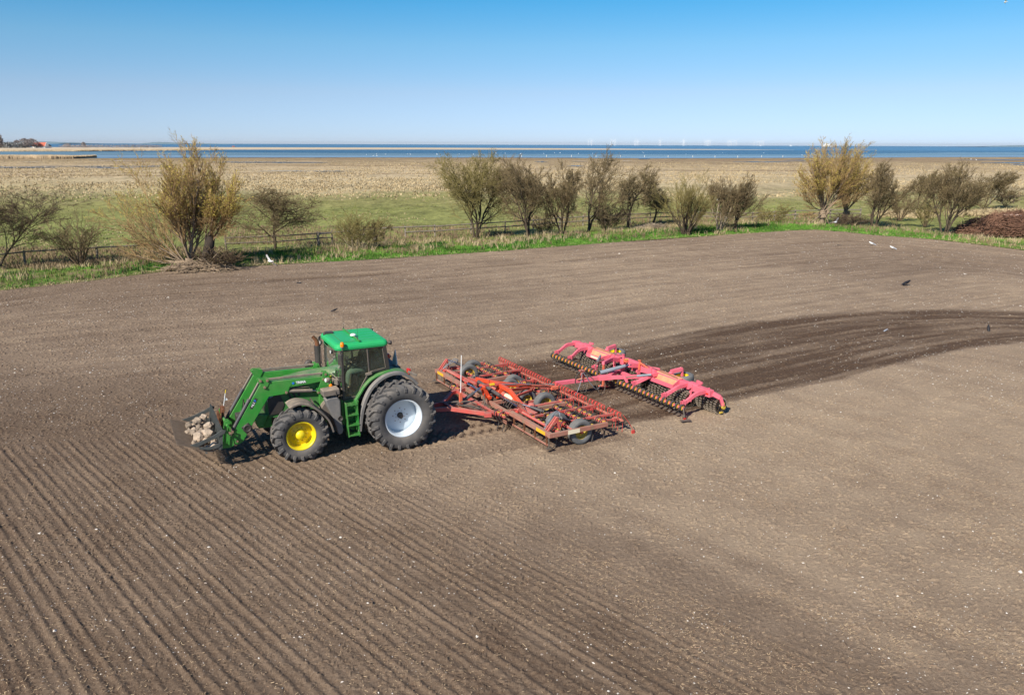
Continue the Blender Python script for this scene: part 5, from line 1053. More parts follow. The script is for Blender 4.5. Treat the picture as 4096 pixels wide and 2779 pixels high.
# roller gangs of toothed rings
def ring_mesh(name, r, w, nt):
    mb = MB(); mb.lathe([(r-.03, -w/2), (r, -w/3), (r, w/3), (r-.03, w/2), (r-.075, w/4), (r-.075, -w/4), (r-.03, -w/2)], n=30, smooth=False)
    for k in range(5):
        a = 2*math.pi*k/5; mb.beam((.05*math.cos(a), 0, .05*math.sin(a)), ((r-.06)*math.cos(a), 0, (r-.06)*math.sin(a)), .02, .03)
    mb.lathe([(.03, -.05), (.055, -.05), (.055, .05), (.03, .05)], n=12)
    return mb.build(name, M['ring'], RO)
RG = ring_mesh('roller_ring', .255, .05, 22)
mb = MB()
for k in range(22):
    a = 2*math.pi*k/22; sgn = 1 if k % 2 else -1
    c = np.array((.262*math.cos(a), .0, .262*math.sin(a))); rad = np.array((math.cos(a), 0, math.sin(a))); tn = np.array((-math.sin(a), 0, math.cos(a)))
    for sg in (-1, 1):
        p = c+np.array((0, sg*.026, 0))
        mb.add([p-tn*.016-rad*.02+(0, -.017, 0), p+tn*.016-rad*.02+(0, -.017, 0), p+tn*.016-rad*.02+(0, .017, 0), p-tn*.016-rad*.02+(0, .017, 0), p-tn*.012+rad*.022+(0, -.012, 0), p+tn*.012+rad*.022+(0, -.012, 0), p+tn*.012+rad*.022+(0, .012, 0), p-tn*.012+rad*.022+(0, .012, 0)], [(4,5,6,7),(0,1,5,4),(1,2,6,5),(2,3,7,6),(3,0,4,7)])
mb.lathe([(.238, -.012), (.2435, -.012), (.2435, .012), (.238, .012)], n=22, smooth=False)
mb.build('ring_teeth', M['ringtip'], RG)
rl = []
for s in (1, -1):
    rl += [(-.97, s*y) for y in np.arange(1.20, 2.95, .158)]
    rl += [(-1.42, s*y) for y in np.arange(3.08, 3.95, .158)]
rl += [(-1.42, y) for y in np.arange(-1.0, 1.05, .158)]
rl += [(-.97, y) for y in (.55, .70, -.55, -.70)]
for k, (x, y) in enumerate(rl):
    o = RG if k == 0 else copy_part(RG, RO)
    o.location = (x, y, .27); o.rotation_euler = (0, rnd.uniform(0, 6), rnd.uniform(-.03, .03))
for s in (1, -1):
    mb = MB(); mb.cyl((-.97, s*1.15, .27), (-.97, s*2.95, .27), .035); rp(mb, 'axle', M['steel'])
    mb = MB(); mb.cyl((-1.42, s*3.0, .27), (-1.42, s*4.05, .27), .035); ax_ = rp(mb, 'axle', M['steel'])
    mb = MB(); mb.cyl((-1.42, s*4.0, .27), (-1.42, s*4.06, .27), .07, 16); mb.box((-1.40, s*4.03, .36), (.10, .06, .14)); mb.box((-1.38, s*3.98, .08), (.12, .05, .06)); rp(mb, 'bearing', M['yellow_dusty'], ax_, .01)
    mb = MB(); mb.beam((-1.12, s*3.82, .72), (-1.30, s*3.98, .60), .14, .14); mb.beam((-1.30, s*3.98, .62), (-1.40, s*4.02, .32), .10, .10); rp(mb, 'bearing_arm', M['pink'], RO, .008)
    mb = MB(); mb.beam((-.97, s*2.98, .66), (-.97, s*2.98, .24), .10, .03); mb.beam((-.97, s*1.10, .66), (-.97, s*1.10, .24), .10, .03); rp(mb, 'bearing_plate', M['pink'])
# ring tines on the front beam
rg = MB()
secs = []
for a in np.linspace(R(-75), R(255), 20):
    secs.append([((.12-t)*math.cos(a)+.0, w, (.12-t)*math.sin(a)+.005) for t, w in ((0, -.036), (0, .036), (.014, .036), (.014, -.036))])
rg.loft(secs); rg.beam((.03, 0, -.11), (-.08, 0, -.24), .06, .012, up=(1, 0, 0))
Q0 = rg.build('ring_tine', M['tine'], RO)
mb = MB(); mb.box((.045, 0, .0), (.035, .05, .11)); mb.box((0, 0, .048), (.07, .05, .02)); mb.build('clamp', M['clampy'], Q0)
mb = MB(); mb.box((-.04, 0, -.26), (.15, .09, .012), ry=.15); mb.build('blade', M['steel'], Q0)
qs = list(np.linspace(.30, 3.68, 17))+list(np.linspace(-.46, -3.74, 16))
for k, y in enumerate(qs):
    o = Q0 if k == 0 else copy_part(Q0, RO)
    o.location = (0, float(y), .375); o.rotation_euler = (0, rnd.uniform(-.05, .05), rnd.uniform(-.04, .04))
mb = MB(); mb.box((.12, 3.98, .08), (.34, .14, .014), rz=-.2); mb.tube([(.0, 3.72, .40), (.05, 3.85, .12), (.1, 3.95, .08)], .014, 6); rp(mb, 'end_board', M['steel'])
mb = MB(); mb.box((.10, 3.92, .11), (.09, .03, .05)); rp(mb, 'board_clamp', M['redlens'])
# drawbar, jack, centre ram
mb = MB(); mb.beam((2.32, -.06, .54), (.62, .12, .54), .13, .13)
db = rp(mb, 'drawbar', M['pink'], RO, .01)
mb = MB(); mb.beam((.66, .12, .54), (.22, .30, .56), .20, .16); mb.beam((.25, .34, .56), (-.95, 1.02, .60), .13, .12); mb.beam((.25, .18, .56), (-.95, -.42, .60), .13, .12); mb.beam((-.40, .98-.3, .57), (-.40, -.10, .57), .10, .10); rp(mb, 'drawbar_fork', M['pink'], db, .008)
mb = MB(); mb.bb(1.1, 1.55, .0, .14, .605, .615); rp(mb, 'dust_patch', M['pinkdust'], db)
mb = MB(); mb.beam((.12, -.30, .12), (.16, -.26, .93), .065, .065); mb.bb(-.02, .26, -.44, -.16, .03, .06); mb.beam((.14, -.28, .50), (.30, .02, .52), .10, .12); mb.beam((.13, -.29, .45), (.145, -.275, .62), .10, .10); rp(mb, 'parking_jack', M['jack'], RO, .005)
mb = MB(); mb.beam((.20, -.24, .92), (-.45, -.62, .90), .10, .12); mb.beam((-.45, -.62, .90), (-.9, -.72, .78), .10, .14); rp(mb, 'upper_link', M['pink'], RO, .006)
mb = MB(); mb.tube([(.45, -.05, .66), (.05, .10, .76), (-.40, .24, .86)], [.075, .07, .06], 14); rm = rp(mb, 'lift_ram', M['greyram'])
mb = MB(); mb.cyl((-.40, .24, .86), (-.60, .32, .90), .03, 8); rp(mb, 'ram_rod', M['rod'], rm)
mb = MB(); mb.beam((-.52, .28, .88), (-.98, .30, .80), .10, .16); mb.bb(-1.10, -.90, -.02, .30, .55, .90); mb.beam((-1.0, -.45, .82), (-1.0, .5, .82), .16, .18); rp(mb, 'centre_frame', M['pink'], RO, .012)
mb = MB(); mb.bb(-.90, -.885, .02, .16, .62, .82); mb.bb(-.96, -.82, -.40, -.22, .80, .90); rp(mb, 'centre_block', M['jack'], RO, .01)
mb = MB(); mb.bb(-.955, -.80, -.34, -.24, .905, .915); rp(mb, 'sticker', M['refl'])
for k in range(4):
    mb = MB(); c = random.Random(20+k); r0 = .26+.05*k
    mb.tube([(1.35+c.uniform(-.05, .05)+(.18+.03*k)*math.sin(a), .10+.07*math.cos(a*2)+.02*k, .62-.02*k+r0*math.cos(a)) for a in np.linspace(.2, 6.0, 24)], .011, 6); rp(mb, 'hose_loop', M['hose'] if k % 2 else M['steel'], db)
mb = MB(); mb.tube(sm([(2.75, .25, .70), (2.35, .18, .45), (2.0, .25, .10), (1.7, .25, .12), (1.45, .2, .55), (1.35, .15, .85), (1.1, .2, .5), (.8, .2, .18), (.5, .05, .25), (.3, -.1, .7)]), .012, 6); rp(mb, 'hose', M['greyram'], db)
mb = MB(); mb.tube(sm([(1.3, .1, .88), (.95, .25, .55), (.80, .45, .05), (.5, .3, .15), (.3, 0, .6)]), .011, 6); rp(mb, 'hose', M['steel'], db)
mb = MB(); mb.tube(sm([(.35, -.35, .45), (.30, -.55, .75), (.15, -.6, .90), (-.1, -.62, .95)]), .012, 6); mb.tube(sm([(.25, -.35, .35), (.22, -.65, .65), (.05, -.68, .85), (-.2, -.64, .9)]), .012, 6); rp(mb, 'hose', M['hose'])
mb = MB(); mb.tube(sm([(-.95, .40, 1.0), (-.98, .9, .93), (-.95, 1.3, .92), (-.9, 2.4, .90)]), .009, 5); mb.tube(sm([(-.95, -.5, 1.0), (-.98, -.9, .93), (-.95, -1.3, .92), (-.9, -2.4, .90)]), .009, 5); mb.tube(sm([(-.5, .15, .6), (-.55, .1, .85), (-.55, .2, .95)]), .014, 6); rp(mb, 'hose', M['hose'])
mb = MB(); mb.box((1.30, .06, .70), (.10, .10, .18)); mb.box((1.25, -.04, .84), (.14, .18, .06)); rp(mb, 'hose_holder', M['red'], db)
# ------------------------------------------------------------------ trees and shrubs
def mat_bark(name, col, var=.35): return mat(name, col, .95, spec=.15, var=var, vs_=2.5)
M['bark'] = mat_bark('hawthorn_bark', (.085, .065, .045)); M['twig'] = mat_bark('hawthorn_twigs', (.165, .122, .066))
M['twigd'] = mat_bark('dark_twigs', (.12, .085, .055)); M['twigo'] = mat_bark('olive_twigs', (.19, .155, .058)); M['bud'] = mat_bark('olive_buds', (.20, .17, .06), .4)
M['wbark'] = mat_bark('willow_bark', (.27, .20, .135)); M['wtwig'] = mat_bark('willow_twigs', (.31, .205, .095)); M['catkin'] = mat_bark('willow_catkins', (.52, .42, .09), .3)
M['palebark'] = mat_bark('pale_bark', (.30, .24, .17))
def tubes_np(A, B, ra, rb, k=3):
    """many tapered k-sided sticks at once"""
    A = np.asarray(A); B = np.asarray(B); n = len(A); d = B-A; L = np.linalg.norm(d, axis=1, keepdims=True)+1e-9; d = d/L
    up = np.where(np.abs(d[:, 2:3]) < .9, np.array([[0, 0, 1.]]), np.array([[1., 0, 0]])); u = np.cross(d, up); u /= np.linalg.norm(u, axis=1, keepdims=True); w = np.cross(d, u)
    V = []
    for P_, r in ((A, ra), (B, rb)):
        for j in range(k):
            a = 2*math.pi*j/k; V.append(P_+(u*math.cos(a)+w*math.sin(a))*np.asarray(r).reshape(-1, 1))
    V = np.stack(V, 1).reshape(-1, 3); i = np.arange(n)[:, None]*2*k
    F = np.concatenate([i+np.array([j, (j+1) % k, k+(j+1) % k, k+j]) for j in range(k)])
    return V, F
def slivers(P_, D, L, W, rs_):
    n = len(P_); s = np.cross(D, rs_.normal(size=(n, 3))); s /= np.linalg.norm(s, axis=1, keepdims=True)+1e-9
    a = P_; b = P_+D*L[:, None]*.5+s*W[:, None]; c = P_+D*L[:, None]; d = P_+D*L[:, None]*.5-s*W[:, None]
    return np.stack([a, b, c, d], 1).reshape(-1, 3), np.arange(n)[:, None]*4+np.array([0, 1, 2, 3])
def dir_up(d, g): d = d+np.array([0, 0, g]); return d/np.linalg.norm(d)
class Tree:
    def __init__(s, seed): s.rs = np.random.RandomState(seed); s.A = []; s.B = []; s.ra = []; s.rb = []; s.tips = []; s.tipd = []
    def branch(s, p, d, L, r, lvl, maxl, kids, spread, grav, wig, lean=(0, 0, 0), shrink=.62):
        rs_ = s.rs; n = max(3, int(L/(.28 if lvl < 2 else .20)+2)) if lvl < maxl else max(2, int(L/.22)); n = min(n, 9); seg = L/n; q = np.array(p, float); d = np.array(d, float)
        pts = [q.copy()]; ds = [d.copy()]
        for i in range(n):
            d = d+rs_.normal(0, wig, 3)+np.array(lean)*.10+np.array([0, 0, grav]); d /= np.linalg.norm(d)
            q2 = q+d*seg; f0 = 1-.75*i/n; f1 = 1-.75*(i+1)/n
            s.A.append(q); s.B.append(q2); s.ra.append(max(r*f0, s.rmin)); s.rb.append(max(r*f1, s.rmin*.7)); q = q2; pts.append(q); ds.append(d.copy())
        if lvl >= maxl: s.tips.append(q); s.tipd.append(d); 
        if lvl < maxl:
            nk = kids[lvl]
            for k in range(nk):
                t = (.2+.8*(k+rs_.rand())/nk) if lvl else (.25+.75*(k+rs_.rand())/nk)
                i = min(int(t*n), n); base = pts[i]; dd = ds[i]
                ax = rs_.normal(size=3); ax -= dd*np.dot(ax, dd); ax /= np.linalg.norm(ax)
                ang = spread*(rs_.uniform(.6, 1.25)); nd = dd*math.cos(ang)+ax*math.sin(ang)
                s.branch(base, nd, L*shrink*(1.15-.45*t)*rs_.uniform(.75, 1.2), max(r*.55*(1-.4*t), s.rmin), lvl+1, maxl, kids, spread, grav, wig, lean, shrink)
def finish_tree(T, name, loc, label, cat, group, split_r, barkm, twigm, leafm=None, nleaf=0, leafL=.07, leafW=.012, zleaf=0):
    A, B, ra, rb = map(np.array, (T.A, T.B, T.ra, T.rb))
    root = empty(name, (loc[0], loc[1], loc[2] if len(loc) > 2 else -.05), 0, label, cat, group)
    thick = ra > split_r
    V, F = tubes_np(A[thick], B[thick], ra[thick], rb[thick], 6); npmesh('trunk', V, F, barkm, True, parent=root)
    V, F = tubes_np(A[~thick], B[~thick], ra[~thick], rb[~thick], 3); cr = npmesh('crown', V, F, twigm, False, parent=root)
    if nleaf:
        idx = np.where(ra <= np.percentile(ra, 70))[0]; idx = idx[B[idx, 2] > zleaf] if zleaf else idx
        j = T.rs.choice(idx, nleaf); t = T.rs.rand(nleaf, 1); P_ = A[j]*(1-t)+B[j]*t; D = (B[j]-A[j]); D /= np.linalg.norm(D, axis=1, keepdims=True)+1e-9; D = D+T.rs.normal(0, .5, (nleaf, 3)); D /= np.linalg.norm(D, axis=1, keepdims=True)
        V, F = slivers(P_, D, T.rs.uniform(.6, 1.4, nleaf)*leafL, T.rs.uniform(.7, 1.3, nleaf)*leafW, T.rs); npmesh('leaf_buds', V, F, leafm, False, parent=cr)
    return root
def fit_tree(T, h, w, w2=None, lean=0):
    """scale what has grown to the surveyed height and width"""
    A, B = np.array(T.A), np.array(T.B); P_ = np.concatenate([A, B]); top = np.percentile(P_[:, 2], 99.7); hw = np.percentile(np.abs(P_[:, 0]), 92.5); hy = np.percentile(np.abs(P_[:, 1]), 95)
    S = np.array([w/2/hw, (w2 or w)/2/hy, h/top]); sh = np.array([lean, 0, 0])
    T.A = list(A*S+sh*(np.clip(A[:, 2:3]*S[2]/h, 0, 1.2)**1.2)); T.B = list(B*S+sh*(np.clip(B[:, 2:3]*S[2]/h, 0, 1.2)**1.2))
def px_size(u, v, hpx, wpx):
    x, y = ground_at(u, v); D = y*math.cos(PITCH)+CAM_H*math.sin(PITCH); m = D/FPX
    return x, y, hpx*m/math.cos(PITCH)*1.0, wpx*m
def hawthorn(u, v, top, x0, x1, seed, label, stems=1, dens=1.0, mats=('bark', 'twig'), lean=0, buds=('bud', 3000), low=False, cat='tree', name='hawthorn_tree', group='bare hawthorns along the field edge', wig=.16, thick=1.0):
    x, y, h, w = px_size(u, v, v-top, x1-x0); cx, _ = ground_at((x0+x1)/2, v); off = cx-x
    T = Tree(seed); T.rmin = .007+.00006*y; rs_ = T.rs; dens *= 1.2
    for k in range(stems):
        a = rs_.uniform(0, 6.28); sp = .30 if stems > 1 else .05
        d = np.array([math.cos(a)*sp, math.sin(a)*sp, 1.]); d /= np.linalg.norm(d)
        base = np.array([math.cos(a)*.18, math.sin(a)*.18, 0])*(stems > 1)
        kids = [int(10*dens+.5), int(7*dens+.5), 6, 5] if stems == 1 else ([int(8*dens+.5), 6, 5, 5] if stems < 4 else [int(7*dens+.5), 6, 5, 4])
        T.branch(base, d, h*.60, h*.026*thick*(1 if stems == 1 else .6), 0, 4, kids, .95 if stems == 1 else .66, .035 if stems == 1 else .05, wig, (0, 0, 0), .62)
    if low or stems > 1: pass
    fit_tree(T, h, w, w*.95, off+lean)
    return finish_tree(T, name, (x, y), label, cat, group, .030 if y < 70 else .036, M[mats[0]], M[mats[1]], M[buds[0]] if buds else None, buds[1] if buds else 0, .06+.0004*y, .009+.00007*y)
def shrub(u, v, top, x0, x1, seed, label, nst=16, mats=('twigd', 'twig'), buds=None, name='shrub', cat='shrub', group='bare shrubs along the field edge', kid=(5, 4, 3), wig=.08, spread=.45):
    x, y, h, w = px_size(u, v, v-top, x1-x0); cx, _ = ground_at((x0+x1)/2, v); off = cx-x
    T = Tree(seed); T.rmin = .006+.00006*y; rs_ = T.rs
    for k in range(nst):
        a = 2*math.pi*(k+rs_.rand())/nst; sp = rs_.uniform(.05, .75)
        d = np.array([math.cos(a)*sp, math.sin(a)*sp, 1.]); d /= np.linalg.norm(d)
        T.branch(np.array([math.cos(a), math.sin(a), 0])*rs_.uniform(0, .12)*w*.5, d, h*rs_.uniform(.5, .8), .032*h/3, 0, 3, list(kid), spread, .03, wig, (0, 0, 0), .55)
    fit_tree(T, h, w, w, off)
    return finish_tree(T, name, (x, y), label, cat, group, .024, M[mats[0]], M[mats[1]], M[buds[0]] if buds else None, buds[1] if buds else 0, .06+.0004*y, .009+.00007*y)
HG = 'bare hawthorns along the field edge'
hawthorn(-20, 1066, 772, -180, 168, 11, 'dark bushy hawthorn cut by the left edge of the photo', 2, 1.2, ('bark', 'twigd'), lean=.4)
shrub(322, 1058, 850, 212, 420, 12, 'twiggy multi-stemmed shrub left of the big willow', 18, buds=('bud', 1000))
hawthorn(1100, 996, 756, 978, 1252, 13, 'round-crowned bare hawthorn on a short stem right of the big willow', 1, 1.0, wig=.14)
shrub(1420, 1012, 846, 1335, 1512, 14, 'low pale scrubby bush with dead seed heads standing before the pasture gap', 20, ('palebark', 'twigo'), ('bud', 900), kid=(5, 4, 4))
hawthorn(1508, 990, 880, 1478, 1560, 15, 'small slanting sapling beside the pale scrubby bush', 1, .6, lean=.3)
hawthorn(1905, 948, 628, 1758, 2010, 16, 'dense olive-brown hawthorn with a broad egg-shaped crown, left of the central clump', 4, 1.15, ('bark', 'twigo'), buds=('bud', 9000), wig=.13)
hawthorn(2124, 955, 645, 2008, 2215, 17, 'tall twin-topped hawthorn at the left of the central clump', 3, 1.0, buds=('bud', 4400))
hawthorn(2250, 948, 664, 2180, 2335, 18, 'crowded hawthorn in the middle of the central clump', 3, 1.0, buds=('bud', 3000))
hawthorn(2345, 930, 614, 2292, 2478, 19, 'tallest hawthorn of the central clump with an open spreading right side', 2, .95, lean=.3, buds=('bud', 2400), wig=.20)
hawthorn(2512, 908, 671, 2488, 2622, 20, 'slim hawthorn leaning right just past the central clump', 1, .95, lean=.2, wig=.18)
hawthorn(2612, 892, 714, 2568, 2690, 21, 'small round hawthorn right beside the slim leaning one', 1, .9, wig=.18)
shrub(2425, 925, 810, 2370, 2500, 22, 'dark low bramble bush under the gap after the central clump', 22, ('twigd', 'twigd'), kid=(5, 4, 3))
shrub(2740, 945, 700, 2672, 2835, 23, 'tall bushy grey-brown sallow with many upright stems', 20, ('bark', 'twigo'), ('bud', 900), kid=(6, 5, 3))
hawthorn(2878, 932, 722, 2828, 2930, 24, 'thin many-stemmed tree between the sallow and the fan-shaped hawthorn', 5, .55, ('palebark', 'twig'), buds=None)
hawthorn(2935, 928, 708, 2915, 3060, 25, 'fan-shaped hawthorn leaning to the right with a flat top', 3, .8, lean=.3, buds=('bud', 1400), wig=.18)
shrub(3075, 900, 818, 3035, 3150, 26, 'small low bush between the fan-shaped hawthorn and the right willow', 14, ('twigd', 'twigo'), ('bud', 400))
hawthorn(3492, 912, 662, 3420, 3625, 27, 'dark windswept hawthorn just right of the right willow', 4, 1.05, ('bark', 'twig'), lean=.5, wig=.18)
hawthorn(3668, 834, 690, 3602, 3722, 28, 'windswept hawthorn standing farther back behind pale grass', 2, 1.1, ('bark', 'twig'), lean=.8)
hawthorn(3775, 938, 662, 3690, 3890, 29, 'large dense dark hawthorn nearest the brush pile', 4, 1.15, ('bark', 'twig'), lean=.6, buds=('bud', 5000))
hawthorn(3935, 832, 690, 3895, 4025, 30, 'windswept hawthorn behind the brush pile', 2, 1.05, ('bark', 'twig'), lean=.6)
shrub(4022, 824, 758, 3985, 4060, 31, 'small round dark bush near the right edge of the photo', 18, ('twigd', 'twigd'))
shrub(3860, 842, 752, 3815, 3935, 32, 'low dark thicket between the two rearmost hawthorns', 18, ('twigd', 'twig'))
shrub(870, 1075, 985, 800, 960, 33, 'dark bramble thicket against the stump of the big willow', 26, ('twigd', 'twigd'), ('bud', 900), kid=(6, 5, 3))
shrub(3390, 912, 848, 3330, 3450, 34, 'grey leafless bramble between the right willow and the windswept hawthorn', 22, ('twigd', 'twigd'), kid=(5, 4, 3))
shrub(3600, 880, 770, 3550, 3660, 37, 'low dark thicket just behind the dark windswept hawthorn', 18, ('twigd', 'twig'))
shrub(3700, 905, 800, 3655, 3745, 38, 'small bush left of the large dense hawthorn', 14, ('twigd', 'twigo'))
shrub(2180, 935, 860, 2130, 2215, 36, 'thin low bush in front of the central clump', 12, ('twigd', 'twig'))

def willow(u, v, seed, label, shoots, H, W, off, bole, name='willow_tree', ncat=7000, loc=None):
    x, y = loc or ground_at(u, v); T = Tree(seed); T.rmin = .005+.00005*y; rs_ = T.rs
    for (p, q, r) in bole:
        p = np.array(p, float); q = np.array(q, float); n = 4
        for i in range(n):
            a = p+(q-p)*i/n; b = p+(q-p)*(i+1)/n; T.A.append(a); T.B.append(b+rs_.normal(0, .03, 3)); T.ra.append(r*(1-.3*i/n)); T.rb.append(r*(1-.3*(i+1)/n))
    for (p, d, L, r, kids) in shoots:
        d = np.array(d, float); d /= np.linalg.norm(d)
        T.branch(np.array(p, float), d, L, r, 0, 3, kids, .50, .04, .07, (0, 0, 0), .42)
    return finish_tree(T, name, (x, y), label, 'tree', 'willows along the field edge', .030, M['wbark'], M['wtwig'], M['catkin'], int(ncat*2.2), .10, .014, zleaf=H*.42)
rw = np.random.RandomState(77)
def limbs(tg, p0, f=.84, r=.075, kids=(15, 8, 4), dy=1.6):
    out = []
    for (tx, tz) in tg:
        ty = rw.uniform(-dy, dy); d = np.array([tx-p0[0], ty, tz-p0[2]]); out.append((tuple(np.array(p0)+rw.uniform(-.15, .15, 3)), d+np.array([0, 0, .04*np.linalg.norm(d)]), np.linalg.norm(d)*f*rw.uniform(.93, 1.05), r*rw.uniform(.75, 1.2), list(kids)))
    return out
sh = limbs([(-1.6, 8.3), (.5, 8.9), (1.8, 8.3), (-.5, 7.8), (-2.6, 7.0), (-2.5, 6.6), (1.2, 7.2), (-3.0, 5.4), (-1.0, 6.0), (2.6, 7.2), (.3, 6.0)], (-.1, 0, .5), r=.085, kids=(16, 9, 5), dy=2.2)
sh += limbs([(3.1, 7.2), (4.0, 6.4), (4.5, 5.4), (4.6, 4.4), (3.4, 4.2), (2.4, 6.0), (3.9, 3.2), (2.6, 4.6), (1.9, 5.2)], (1.1, .2, 1.7), .86, .055, (15, 9, 5), 2.2)
sh += limbs([(-5.6, 5.9), (-3.4, 4.0), (-6.9, 2.9), (-5.6, 1.8), (-4.4, 2.4), (-4.9, 1.0), (-3.0, 2.6), (-6.2, 3.8)], (-.4, 0, .4), .88, .06, (14, 8, 4), 1.4)
willow(770, 1072, 5, 'big half-collapsed yellow-budded willow at the left with a broken dark bole', sh, 8.7, 8, 0, [((-.2, 0, 0), (-.1, 0, .8), .42), ((.55, .1, 0), (1.15, .2, 1.5), .30), ((1.15, .2, 1.2), (1.35, .2, 2.1), .26), ((.2, 0, .1), (.9, 0, .5), .25), ((-.2, 0, .4), (-2.6, .3, .5), .14), ((.1, -.3, .5), (1.6, -.9, .1), .07), ((.0, -.3, .5), (-1.3, -1.0, .1), .06)], ncat=9000)
sh = limbs([(-1.0, 8.6), (-.4, 7.6), (.3, 6.4), (3.0, 8.8), (2.4, 7.8), (3.7, 7.8), (5.2, 7.2), (4.7, 6.0), (-3.6, 6.2), (-2.8, 7.2), (-1.8, 5.4), (1.5, 5.6), (-3.9, 5.0)], (0, 0, 1.8), .86, .08, (16, 9, 5), 2.4)
sh += limbs([(-4.2, 3.9), (6.0, 4.8), (5.0, 3.1), (-2.9, 2.7), (3.8, 4.4), (-1.9, .6), (2.9, 2.6)], (.1, 0, 1.7), .86, .06, (14, 8, 4), 1.8)
_bx, _by = ground_at(770, 1072); _w = [c for c in COL.objects if c.name.startswith('willow_tree')][0]
mb = MB(); mb.tube([(1.05, -.1, -.1), (1.1, -.1, .6), (1.25, -.05, 1.3), (1.45, .0, 2.1), (1.4, .0, 2.5)], [.50, .42, .36, .30, .10], 9); mb.tube([(1.4, -.1, 1.3), (1.75, -.2, 1.1), (1.9, -.2, .5)], [.14, .10, .05], 6); mb.tube([(.2, -.3, .1), (.7, -.35, .35), (1.2, -.3, .2)], [.25, .3, .3], 8)
mb.build('broken_bole', mat('rotten_dark_wood', (.035, .025, .018), .95, var=.5, vs_=3, bump=.8, bs=6), _w)
willow(3285, 908, 6, 'right willow, an old pollard bole with many long yellowish shoots', sh, 8.6, 9, 0, [((0, 0, 0), (.02, 0, 1.0), .34), ((.02, 0, 1.0), (.0, 0, 1.9), .46), ((.05, 0, .9), (.6, -.1, 1.7), .22), ((-.1, -.2, 1.5), (-1.9, -1.2, .3), .06), ((.1, -.3, 1.4), (.7, -.7, .1), .05)], ncat=9000)
sh = []
for k in range(14):
    tx = rw.uniform(-2.5, 5.0); sh.append(((0, 0, 1.4), (tx, rw.uniform(-1.5, 1.5), 5.5), rw.uniform(4.2, 6.4), .07, [11, 6, 3]))
willow(3375, 898, 7, 'second dark-boled willow half hidden behind the right pollard', sh, 6.5, 6, 0, [((0, 0, 0), (.1, 0, .9), .38), ((.1, 0, .8), (.2, 0, 1.5), .46)], ncat=3500)

# ------------------------------------------------------------------ the grassy field margin
def verge_material():
    m = bpy.data.materials.new('verge_turf'); m.use_nodes = True; nt = m.node_tree; N = nt.nodes; L = nt.links; b = N['Principled BSDF']; b.inputs['Roughness'].default_value = .95; b.inputs['Specular IOR Level'].default_value = .1
    at = N.new('ShaderNodeAttribute'); at.attribute_name = 'lush'; g = N.new('ShaderNodeNewGeometry'); n = N.new('ShaderNodeTexNoise'); n.inputs['Scale'].default_value = 2.2; n.inputs['Detail'].default_value = 7; L.new(g.outputs['Position'], n.inputs['Vector'])
    mr = N.new('ShaderNodeMapRange'); mr.inputs[1].default_value = .3; mr.inputs[2].default_value = .7; mr.inputs[3].default_value = -.3; mr.inputs[4].default_value = .3; L.new(n.outputs[0], mr.inputs[0])
    ad = N.new('ShaderNodeMath'); L.new(at.outputs['Fac'], ad.inputs[0]); L.new(mr.outputs[0], ad.inputs[1])
    cr = N.new('ShaderNodeValToRGB'); e = cr.color_ramp.elements; e[0].color = (.25, .185, .105, 1); e[1].color = (.07, .18, .022, 1); k = e.new(.5); k.color = (.13, .155, .045, 1); L.new(ad.outputs[0], cr.inputs[0]); L.new(cr.outputs[0], b.inputs['Base Color'])
    return m
def lush_at(x, off): return np.clip(.55+.9*(fbm(x, off*2.2, 5.5, 3, 301)-.5)*1.6+.30*np.exp(-((off-1.2)/1.5)**2)-.03*off, 0, 1)
vx = np.linspace(-75, 78, 1000); vo = np.linspace(-.35, 9.5, 60)
def verge_pt(x, off):
    ey = edge_y(x); 
    return x, ey+off*(1+.0*x)
X, O = np.meshgrid(vx, vo); X2, Y2 = verge_pt(X, O+.35*(fbm(X, X*0, 1.3, 3, 303)-.5))
def verge_h(x, off): return np.clip(.02+.26*sstep(-.3, 2.0, off)*(1-.8*sstep(5, 9.5, off))+.22*(fbm(x, off, 1.1, 3, 305)-.45)*sstep(0, 1, off)-.25*sstep(7.5, 9.5, off), -.3, 1)
Z2 = verge_h(X, O)
n0, n1 = len(vo), len(vx); i = np.arange(n0-1)[:, None]*n1+np.arange(n1-1)[None]
F = np.stack([i, i+1, i+n1+1, i+n1], -1).reshape(-1, 4)
tag(npmesh('field_margin', np.stack([X2, Y2, Z2], -1).reshape(-1, 3), F, verge_material(), True, {'lush': lush_at(X, O).ravel()}), kind='structure')
